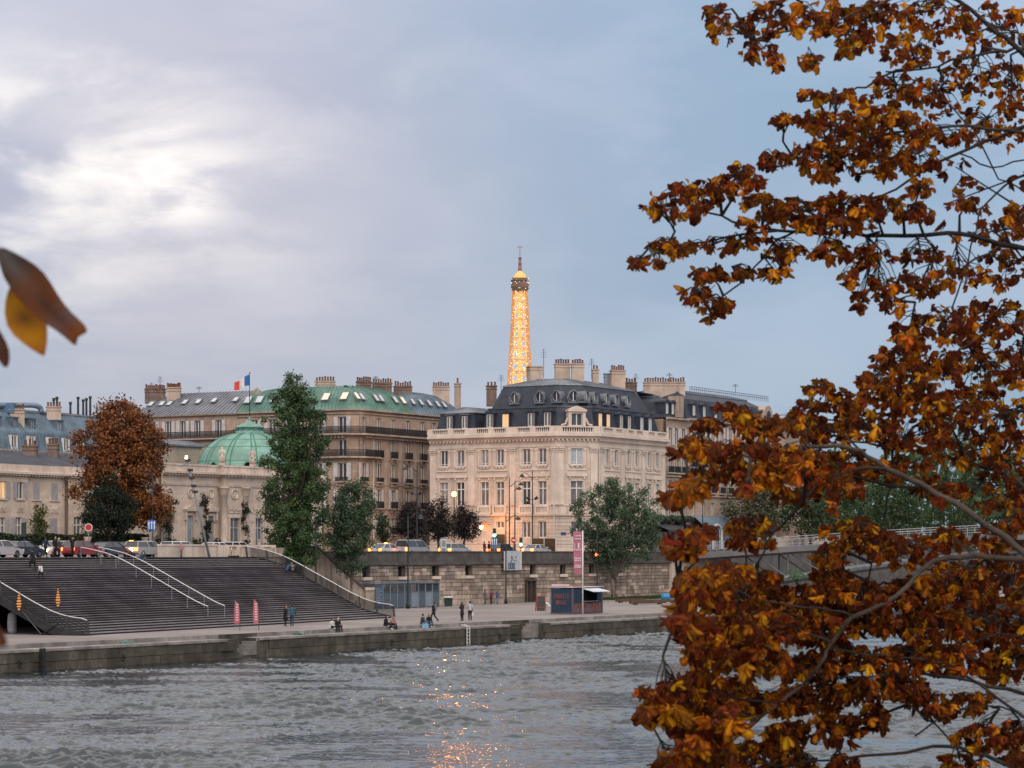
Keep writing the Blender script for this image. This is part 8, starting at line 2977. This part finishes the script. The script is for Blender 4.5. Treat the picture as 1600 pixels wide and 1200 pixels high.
q.tube([tuple(top - Vector((0, 0, .45))), (top.x - .5, -.1, top.z - .75), (top.x - .75, -.1, top.z - .72)], .07, 5)
q.build('bracket', M_GREYP, mast)
urn_q = MB()
urn_q.lathe([(.16, 0), (.16, .08), (.07, .14), (.07, .24), (.2, .34), (.34, .52), (.36, .70), (.42, .76), (.42, .80), (.30, .80)], 14)
urn_me = urn_q.mesh('stone_urn', [M_TRIM], True)
u1 = place('stone_urn', urn_me, None, W(S_at(226, 46), 46, ZS + 1.12))
tag(u1, 'pale stone urn on the balustrade near the blue lane sign', 'urn')
u2 = place('stone_urn', urn_me, None, W(S_at(137, 46), 46, ZS + 1.12))
tag(u2, 'pale stone urn on the balustrade under the round red sign', 'urn')
# ------------------------------------------------------------------ things on the lower quay
ks_, kt_ = S_at(895, 6.6), 6.6
kk = thing('container_kiosk', 'dark blue container kiosk with orange lettering and a white flap awning', 'kiosk', W(ks_, kt_, 0), ANG_U)
M_CONT = paint('container_blue', (.014, .038, .072), .55)
M_CONT2 = paint('container_orange', (.28, .075, .04), .6)
KL, KW, KH = 6.1, 2.45, 2.6
def corrugated(q, ax, a0, a1, y, z0, z1, dep=.06, per=.28, mi=0, skip=None):
 n = max(1, int((a1 - a0) / per))
 for k in range(n):
  u0, u1 = a0 + (a1 - a0) * k / n, a0 + (a1 - a0) * (k + 1) / n
  m_ = u0 + (u1 - u0) * .5
  pts = [(u0, 0), (u0 + (u1 - u0) * .12, dep), (m_, dep), (m_ + (u1 - u0) * .12, 0), (u1, 0)]
  for (a, d0), (b, d1) in zip(pts[:-1], pts[1:]):
   if ax == 'x':
    q.quad((a, y + d0, z0), (b, y + d1, z0), (b, y + d1, z1), (a, y + d0, z1), mi)
   else:
    q.quad((y + d0, b, z0), (y + d1, a, z0) if False else (y + d1, a, z0), (y + d0, a, z1), (y + d0, b, z1), mi)
q = MB()
corrugated(q, 'x', .1, 2.1, 0, .15, KH - .15)
corrugated(q, 'x', 4.9, KL - .1, 0, .15, KH - .15)
corrugated(q, 'x', 2.1, 4.9, 0, .15, 1.25)
n_ = 9
for k in range(n_):
 y0, y1 = .1 + (KW - .2) * k / n_, .1 + (KW - .2) * (k + 1) / n_
 q.quad((0, y1, .15), (.05 * (k % 2), y0, .15), (.05 * (k % 2), y0, KH - .15), (0, y1, KH - .15))
q.box(KL - .06, KL, .1, KW - .1, .15, KH - .15)
q.box(.1, KL - .1, KW - .06, KW, .15, KH - .15)
q.box(0, KL, 0, KW, KH - .1, KH)
q.box(0.05, KL - .05, .05, KW - .05, .08, .15)
q.build('shell', M_CONT, kk)
q = MB()
for x in (0, KL - .14):
 for y in (-.02, KW - .12):
  q.box(x - .02, x + .16, y, y + .14, 0, KH - .1)
q.box(.12, KL - .12, -.03, .08, .02, .16)
q.box(-.03, .08, .12, KW - .12, .02, .16)
q.build('corner_frame', paint('container_frame', (.12, .08, .09)), kk)
q = MB()
for k in range(22):
 x = .35 + k * .255
 q.box(x, x + .07, -.012, .0, .2, 1.0 if 2.1 < x < 4.9 else 1.05)
q.build('orange_stripes', paint('faded_orange', (.42, .20, .15)), kk)
q = MB()
q.box(2.1, 4.9, .9, .95, 1.25, 2.35)
q.build('serving_hatch', M_BLACK, kk)
q = MB()
q.box(2.0, 5.0, -.12, .35, 1.2, 1.27)
q.build('counter', M_GREYP, kk)
q = MB()
q.add([(1.9, 0, 2.52), (5.2, 0, 2.52), (5.2, -1.3, 2.22), (1.9, -1.3, 2.22), (1.9, 0, 2.46), (5.2, 0, 2.46), (5.2, -1.3, 2.16), (1.9, -1.3, 2.16)], ((0, 1, 2, 3), (7, 6, 5, 4), (0, 4, 5, 1), (1, 5, 6, 2), (2, 6, 7, 3), (3, 7, 4, 0)))
q.build('flap_awning', paint('white_flap', (.60, .62, .68)), kk)
q = MB()
q.box(-.1, KL + .1, -.1, KW + .1, KH, KH + .07)
q.build('roof_trim', M_LENS, kk)
def glyph(q, ch, x, z, w, h, put):
 """blocky capitals made of strokes"""
 S = {'D': 'L T B R', 'A': 'L T R M', 'O': 'L T B R', 'F': 'L T M', 'E': 'L T M B', 'C': 'L T B', 'L': 'L B', 'R': 'L T M R', 'M': 'L R T V', 'U': 'L R B', 'S': 'T M B a b', 'I': 'V', 'T': 'T V'}[ch].split()
 t_ = w * .24
 for s_ in S:
  r = {'L': (0, t_, 0, h), 'R': (w - t_, w, 0, h), 'T': (0, w, h - t_, h), 'B': (0, w, 0, t_), 'M': (0, w, h * .45, h * .45 + t_), 'V': (w / 2 - t_ / 2, w / 2 + t_ / 2, 0, h), 'a': (0, t_, h * .5, h), 'b': (w - t_, w, 0, h * .5)}[s_]
  put(q, x + r[0], x + r[1], z + r[2], z + r[3])
def put_left(q, a, b, z0, z1):      # on the end wall, read from the river side: runs towards -y
 q.box(-.03, -.006, KW - b, KW - a, z0, z1)
def put_front(q, a, b, z0, z1):
 q.box(a, b, -.05, -.015, z0, z1)
q = MB()
x = .32
for ch in 'ROSETTE':
 glyph(q, ch, x, 1.55, .19, .42, put_left)
 x += .255
x = .62
for ch in 'MUSIC':
 glyph(q, ch, x, .95, .19, .42, put_left)
 x += .25
q.build('side_lettering', M_CONT2, kk)
q = MB()
x = 1.1
for ch in 'CAFE':
 glyph(q, ch, x, .72, .32, .36, put_front)
 x += .42
x = 3.9
for ch in 'CAFE':
 glyph(q, ch, x, .72, .3, .36, put_front)
 x += .4
q.build('front_lettering', M_CONT2, kk)
q = MB()
q.box(-.02, .02, .25, KW - .05, KH + .07, KH + .36)
q.box(.0, 2.0, .0, .03, KH + .07, KH + .22)
q.build('roof_banner', paint('pink_banner', (.48, .20, .22), .8), kk)
q = MB()
for k in range(14):
 q.box(-.035, -.02, .4 + k * .14, .49 + k * .14, KH + .16, KH + .32)
q.build('banner_print', M_SIGNW, kk)
bf = thing('banner_flag', 'tall pink banner with white print on a white pole before the kiosk', 'banner', W(S_at(910.5, 5.4), 5.4, 0))
k = mpx(bf.location)
zt_ = Z_at(829, bf.location)
q = MB()
q.tube([(0, 0, 0), (0, 0, zt_)], [.075, .06], 8)
q.build('pole', M_ALU, bf, True)
M_BAN = mat('banner_pink', (.42, .155, .20), .85, .15, .8, trans=.2)
z0_, z1_ = Z_at(897, bf.location), Z_at(830.5, bf.location)
bw = 14.0 * k
q = MB()
G = []
for i in range(13):
 z = z1_ + (z0_ - z1_) * i / 12
 for j in range(5):
  G.append((-.06 - bw * j / 4 * (1 - .10 * (i / 12)), .07 * math.sin(i * .8 + j), z))
q.add(G, [(i * 5 + j, i * 5 + j + 1, (i + 1) * 5 + j + 1, (i + 1) * 5 + j) for i in range(12) for j in range(4)])
q.build('cloth', M_BAN, bf, True)
q = MB()
rg = random.Random(6)
for f0, n in ((.10, 5), (.17, 4), (.43, 5), (.63, 5), (.68, 4), (.80, 6), (.84, 6)):
 z = z1_ + (z0_ - z1_) * f0
 for m_ in range(n):
  x = -.12 - bw * .8 * (m_ + .3) / n
  q.box(x - bw * .8 / n * .6, x, -.115, -.10, z - .07, z + rg.uniform(.03, .1))
z = z1_ + (z0_ - z1_) * .34
q.box(-.06 - bw * .85, -.06 - bw * .78, -.115, -.10, z - .3, z + .3)
q.box(-.06 - bw * .5, -.06 - bw * .3, -.115, -.10, z - .25, z + .3)
q.build('print', mat('banner_white', (.6, .5, .52), .8), bf)
for px, yt, yb, lb in ((371, 938, 985, 'small pink flag on the promenade, left one of two by the steps'), (400.5, 936, 984, 'small pink flag on the promenade, right one of two by the steps')):
 b_ = G_at(px, yb, 0)
 k = mpx(b_)
 h = Z_at(yt, b_)
 f_ = thing('beach_flag', lb, 'flag', b_, 0, 'pink flags by the steps')
 q = MB()
 q.tube([(.19, 0, 0), (.19, 0, h)], .025, 5)
 q.build('pole', M_IRON, f_)
 q = MB()
 q.add([(.19, -.01, .55), (-.22, .04, .5), (-.26, .05, h * .5), (-.19, .04, h), (.1, 0, h - .3), (.2, -.01, h * .5)], [(0, 1, 2, 5), (5, 2, 3, 4)])
 q.build('cloth', mat('flag_pink', (.52, .13, .16), .85, .15, 2.0, trans=.2), f_)
 q = MB()
 for m_ in range(7):
  q.box(-.12, .08, -.04, -.03, .75 + m_ * .2, .85 + m_ * .2)
 q.build('print', mat('banner_white', (.6, .5, .52)), f_)
for px, i, zoff, lb in ((90.5, 11, 0, 'orange and dark striped light beacon standing on the steps'), (30, 10, 0, 'orange striped light beacon behind the left stair railing')):
 b_ = stair_pt(px, i)
 r = thing('striped_beacon', lb, 'beacon', b_, 0, 'striped beacons on the steps')
 M_OR = mat('beacon_orange', (.7, .28, .06), .5, .1, 2., emit=(1., .45, .12), estr=.12)
 prof_ = [.09, .15, .18, .16, .11, .07, .035]
 for j in range(7):
  q = MB()
  q.lathe([(prof_[j] * .95, j * .2), (prof_[j], j * .2 + .1), (prof_[j] * .85, j * .2 + .125)], 10)
  q.build('lit_band', M_OR, r, True)
  q = MB()
  q.lathe([(prof_[j] * .8, j * .2 + .125), (prof_[j] * .8, j * .2 + .2)], 10)
  q.build('dark_band', M_IRON, r, True)
se0, se1 = S_at(598, 35.2), S_at(686, 35.2)
en = thing('site_enclosure', 'blue-grey steel panel enclosure with mesh top against the embankment wall', 'enclosure', W(se0, 35.2, 0), ANG_U)
LE = se1 - se0
M_ENC = paint('enclosure_panel', (.085, .115, .145), .5)
M_ENC2 = paint('enclosure_panel_pale', (.20, .235, .27), .5)
nP = 8
for k in range(nP):
 x0, x1 = LE * k / nP, LE * (k + 1) / nP
 q = MB()
 corrugated(q, 'x', x0 + .05, x1 - .05, 0, .08, 1.75, .04, .2)
 q.build('panel', M_ENC if k not in (4, 6) else M_ENC2, en)
 q = MB()
 q.box(x0 - .05, x0 + .05, -.06, .06, 0, 2.62)
 q.build('post', M_ENC2, en)
q = MB()
q.box(LE - .05, LE + .05, -.06, .06, 0, 2.62)
q.build('post', M_ENC2, en)
q = MB()
q.box(0, LE, -.06, .06, 2.56, 2.68)
q.box(0, LE, -.05, .05, 1.75, 1.82)
for k in range(int(LE / .12)):
 q.box(k * .12, k * .12 + .018, -.01, .01, 1.8, 2.6)
for z in (2.0, 2.2, 2.4):
 q.box(0, LE, -.01, .01, z, z + .015)
q.build('mesh_top', M_ENC, en)
q = MB()
q.box(LE - .04, LE + .04, .05, 3.0, 0, 2.6)
q.box(-.04, .04, .05, 3.0, 0, 2.6)
q.build('end_panel', M_ENC, en)
q = MB()
q.add([(-.1, -.15, 2.7), (LE + .1, -.15, 2.7), (LE + .1, 3.2, 2.85), (-.1, 3.2, 2.85)], [(0, 1, 2, 3)])
q.build('roof_sheet', M_ENC, en)
nb_ = thing('notice_board', 'blue notice board with pale text lines beside the site enclosure', 'notice board', W(S_at(592, 34.0), 34.0, 0))
q = MB()
q.box(-.42, .42, -.06, .06, .35, 2.5)
q.box(-.3, -.2, -.05, .05, 0, .35)
q.box(.2, .3, -.05, .05, 0, .35)
q.build('panel', paint('notice_blue', (.05, .10, .17)), nb_)
q = MB()
for k in range(11):
 q.box(-.32, .32 - .2 * (k % 3 == 1), -.075, -.06, .6 + k * .16, .67 + k * .16)
q.build('text_lines', M_ENC2, nb_)
bn = thing('litter_bin', 'dark green litter bin with pale lid right of the site enclosure', 'bin', W(S_at(700.5, 35.0), 35.0, 0))
q = MB()
q.taper(-.42, .42, -.4, .4, 0.05, 1.0, -.06)
q.build('bin_body', M_LAMPG, bn)
q = MB()
q.taper(-.5, .5, -.48, .48, 1.0, 1.14, .05)
q.build('lid', M_LENS, bn)
for x in (-.35, .35):
 q = MB()
 q.lathe([(.09, -.04), (.09, .04)], 8, (0, 0, 0), 0, Matrix.Translation((x, -.3, .09)) @ Matrix.Rotation(PI / 2, 4, 'Y'))
 q.build('wheel', M_RUB, bn)
sb_ = thing('sandwich_board', 'dark A-shaped sandwich board with red frame left of the kiosk', 'sign board', G_at(845, 954.5, 0), .2)
for e in (-1, 1):
 q = MB()
 q.add([(-.38, e * .36, 0), (.38, e * .36, 0), (.38, e * .06, 1.45), (-.38, e * .06, 1.45)], [(0, 1, 2, 3)])
 q.build('board', M_IRON, sb_)
 q = MB()
 for x in (-.42, .42):
  q.tube([(x * 1.15, e * .38, 0), (x, e * .05, 1.5)], .05, 4)
 q.tube([(-.42, e * .05, 1.5), (.42, e * .05, 1.5)], .05, 4)
 q.tube([(-.46, e * .3, .35), (.46, e * .3, .35)], .035, 4)
 q.build('frame', mat('board_red', (.30, .07, .05), .7), sb_)
sc_ = thing('motor_scooter', 'white motor scooter parked between the sandwich board and the kiosk', 'scooter', W(S_at(857, 19.0), 19.0, 0), .3)
q = MB()
for y in (-.62, .62):
 Mx = Matrix.Translation((y, 0, .25)) @ Matrix.Rotation(PI / 2, 4, 'X')
 q = MB()
 q.lathe([(.14, -.06), (.25, -.06), (.26, 0), (.25, .06), (.14, .06)], 12, (0, 0, 0), 0, Mx)
 q.build('wheel', M_RUB, sc_, True)
q = MB()
q.tube([(-.8, 0, .55), (-.55, 0, .68), (-.15, 0, .62), (.0, 0, .36), (.3, 0, .32), (.45, 0, .6), (.55, 0, .95)], [.12, .22, .2, .14, .14, .16, .1], 8)
q.lathe([(.05, .2), (.28, .32), (.25, .5)], 10, (.6, 0, .1), sy=.5)
q.build('body', paint('scooter_white', (.6, .58, .58)), sc_, True)
q = MB()
q.tube([(-.75, 0, .80), (-.1, 0, .78)], [.13, .11], 8, flat=.6)
q.build('seat', M_SHOE, sc_, True)
q = MB()
q.tube([(.5, -.32, 1.05), (.55, 0, 1.0), (.5, .32, 1.05)], .03, 5)
q.build('handlebar', M_IRON, sc_)
rng = np.random.default_rng(8)
n = 6000
s_ = rng.uniform(S_at(935, 38), S_at(1052, 38), n)
t_ = rng.uniform(35.4, 38.9, n)
P = np.stack([OX + s_ * UX - t_ * UY, OY + s_ * UY + t_ * UX, np.full(n, .0)], 1)
d = rng.normal(size=(n, 3)) * np.array([.12, .12, 0]) + np.array([0, 0, .3]) * rng.uniform(.5, 1.3, n)[:, None]
w_ = np.cross(d, rng.normal(size=(n, 3)))
w_ = w_ / np.linalg.norm(w_, axis=1)[:, None] * .05
V = np.stack([P - w_, P + w_, P + d + w_ * .2, P + d - w_ * .2], 1).reshape(-1, 3)
o = place('grass', np_mesh('grass', V, np.arange(4 * n).reshape(n, 4), np.repeat(np.array([(.05, .09, .025), (.035, .07, .02), (.08, .10, .035)])[rng.integers(0, 3, n)], 4, 0), [M_FOL]))
tag(o, 'strip of rough green grass at the foot of the embankment wall', 'grass', kind='stuff')
for i, (px, py, L, lb) in enumerate(((1012, 944.5, 6.0, 'nearer of the long timber beams lying on the quay'), (1030, 942.5, 7.0, 'farther of the long timber beams lying on the quay'), (985, 941.5, 5.0, 'short dark timber beam lying by the grass strip'))):
 q = MB()
 q.box(-L / 2, L / 2, -.2, .2, .12, .45)
 for x in (-L * .35, L * .35):
  q.box(x - .1, x + .1, -.3, .3, 0, .12)
 o = q.build('timber_beam', mat('weathered_timber', (.11, .065, .045), .9, .35, 2.0))
 o.location = G_at(px, py, 0)
 o.rotation_euler = (0, 0, ANG_U - .25)
 tag(o, lb, 'beam')
br_ = thing('blue_barrel', 'bright blue barrel lying at the end of the timber beams', 'barrel', W(S_at(1040, 30.5), 30.5, 0))
Mx = Matrix.Translation((0, 0, .42)) @ Matrix.Rotation(PI / 2, 4, 'Y')
q = MB()
q.lathe([(.34, -.55), (.42, -.5), (.42, -.2), (.45, -.17), (.42, -.14), (.42, .14), (.45, .17), (.42, .2), (.42, .5), (.34, .55)], 14, (0, 0, 0), 0, Mx)
q.build('drum', paint('barrel_blue', (.03, .22, .42)), br_, True)
q = MB()
q.lathe([(1e-4, .56), (.34, .56)], 14, (0, 0, 0), 0, Mx)
q.build('lid', paint('barrel_lid', (.02, .14, .3)), br_)
q = MB()
q.lathe([(.30, 0), (.36, .3), (.37, .9), (.33, 1.35), (.22, 1.5), (.1, 1.56)], 12)
o = q.build('white_sack', mat('sack_cloth', (.45, .46, .5), .9, .25, 3., bump=.4, bscale=8), None, True)
o.location = W(S_at(19, 17.0), 17.0, 0)
tag(o, 'upright white sack in the dark space under the left end of the steps', 'sack')
# ------------------------------------------------------------------ boats behind the leaves on the right
def barge(label, px, t, L, hullc, cabc, zt_=2.0, group='boats moored beyond the footbridge'):
 c = W(S_at(px, t), t, ZW)
 b_ = thing('river_boat', label, 'boat', c, ANG_U, group)
 Wd = 4.6
 q = MB()
 st_ = []
 for x, w_, z0_, z1_ in ((-L / 2, .55, .1, 1.5), (-L / 2 + 1.5, .95, -.6, 1.3), (0, 1.0, -.7, 1.15), (L / 2 - 3, .95, -.6, 1.35), (L / 2 - .8, .5, -.2, 1.7), (L / 2, .05, .3, 1.85)):
  st_.append([(x, -Wd / 2 * w_, z1_), (x, -Wd / 2 * w_ * .8, z0_), (x, Wd / 2 * w_ * .8, z0_), (x, Wd / 2 * w_, z1_)])
 vs_ = [p for r_2 in st_ for p in r_2]
 fs = [(i * 4 + j, i * 4 + j + 1, i * 4 + 4 + j + 1, i * 4 + 4 + j) for i in range(5) for j in range(3)] + [(i * 4 + 3, i * 4, i * 4 + 4, i * 4 + 7) for i in range(5)] + [(0, 3, 2, 1)]
 q.add(vs_, fs)
 q.build('hull', paint('hull_' + str(int(hullc[0] * 1000)), hullc), b_)
 q = MB()
 q.box(-L / 2 + 2, L / 2 - 5, -Wd / 2 + .6, Wd / 2 - .6, 1.15, 1.15 + zt_)
 q.build('cabin', paint('cabin_' + str(int(cabc[0] * 1000)), cabc), b_)
 q = MB()
 q.box(-L / 2 + 1.6, L / 2 - 4.6, -Wd / 2 + .2, Wd / 2 - .2, 1.15 + zt_, 1.3 + zt_)
 q.build('cabin_roof', M_LENS, b_)
 n = int((L - 7) / 1.5)
 for k in range(n):
  x = -L / 2 + 2.5 + k * 1.5
  for y in (-Wd / 2 + .58, Wd / 2 - .58):
   q = MB()
   q.box(x, x + 1.05, y - .03, y + .03, 1.15 + zt_ * .35, 1.15 + zt_ * .8)
   q.build('window', mat('teal_glass', (.04, .11, .13), .1, .3, 1., spec=.8), b_)
 q = MB()
 for y in (-Wd / 2 + .1, Wd / 2 - .1):
  q.tube([(-L / 2 + .5, y, 2.2), (L / 2 - 2, y, 2.2)], .03, 4)
  for k in range(10):
   x = -L / 2 + .5 + (L - 2.5) * k / 9
   q.tube([(x, y, 1.2), (x, y, 2.2)], .025, 4)
 q.build('deck_rail', M_ALU, b_)
 return b_
barge('white-cabined river boat with teal windows, nearer one under the footbridge', 1262, -4.0, 22, (.03, .035, .04), (.5, .5, .5))
barge('long low boat moored farther along beyond the footbridge', 1390, -4.0, 26, (.10, .11, .13), (.20, .24, .30), 2.4)
pm = thing('palm_tree', 'small potted palm on the quay under the footbridge', 'palm', W(S_at(1244, 8.0), 8.0, 0))
q = MB()
q.tube([(0, 0, 0), (.05, 0, 1.5), (0, 0, 2.8)], [.16, .12, .12], 8)
q.build('trunk', M_BARK, pm, True)
q = MB()
for k in range(16):
 a = 2 * PI * k / 16 + (k % 3) * .2
 e = .3 + .5 * (k % 3)
 pts = [Vector((0, 0, 2.8)), Vector((math.cos(a) * .7, math.sin(a) * .7, 2.9 + e)), Vector((math.cos(a) * 1.4, math.sin(a) * 1.4, 2.8 + e * .6))]
 q.tube(pts, [.03, .02, .01], 4)
 for j in range(10):
  c = pts[0].lerp(pts[1], j / 9) if j < 5 else pts[1].lerp(pts[2], (j - 4) / 5)
  for sg in (-1, 1):
   d_ = Vector((-math.sin(a) * sg, math.cos(a) * sg, -.4)) * .4
   q.add([c, c + d_ * .5 + Vector((0, 0, .05)), c + d_, c + d_ * .5 - Vector((.06, 0, .05))], [(0, 1, 2, 3)])
q.build('fronds', mat('palm_green', (.05, .11, .045), .6, .3, 3.), pm)
gg = thing('steel_gangway', 'grey latticed steel gangway glimpsed through the leaves at right', 'gangway', W(S_at(1470, -3), -3, -.4))
q = MB()
A, Bv = Vector((-5.5, 3, -.6)), Vector((5.5, -3, 2.2))
for z in (0, 1.2):
 for y in (-.6, .6):
  q.tube([A + Vector((0, y, z)), Bv + Vector((0, y, z))], .08, 5)
for k in range(12):
 a_, b2_ = A.lerp(Bv, k / 12), A.lerp(Bv, (k + 1) / 12)
 for y in (-.6, .6):
  q.tube([a_ + Vector((0, y, 0)), b2_ + Vector((0, y, 1.2))], .05, 4)
  q.tube([a_ + Vector((0, y, 1.2)), a_ + Vector((0, y, 0))], .05, 4)
q.build('truss', M_GREYP, gg)
q = MB()
q.add([A + Vector((0, -.6, .05)), Bv + Vector((0, -.6, .05)), Bv + Vector((0, .6, .05)), A + Vector((0, .6, .05))], [(0, 1, 2, 3)])
q.build('walkway', M_STEEL, gg)
q = MB()
q.taper(-.4, .4, -.4, .4, 0, .7, -.06)
pt_me = q.mesh('planter_box', [M_TRIM])
for px, lb in ((246, 'round clipped shrub in a tub at the left of the palace front'), (272, 'clipped shrub in a tub left of the first palace door'), (308, 'clipped shrub in a tub between the two pedimented doors'), (340, 'clipped shrub in a tub at the corner of the palace bow')):
 s_ = thing('potted_shrub', lb, 'shrub', W(S_at(px, 50.6), 50.6, ZS + .12), 0, 'clipped shrubs in tubs before the palace')
 place('tub', pt_me, s_)
 place('foliage', crown_mesh('foliage', [((0, 0, 1.25), (.5, .5, .5))], 500, .16, GRND + GRN[:1], 20, .25, .5, np.random.default_rng(int(px))), s_)
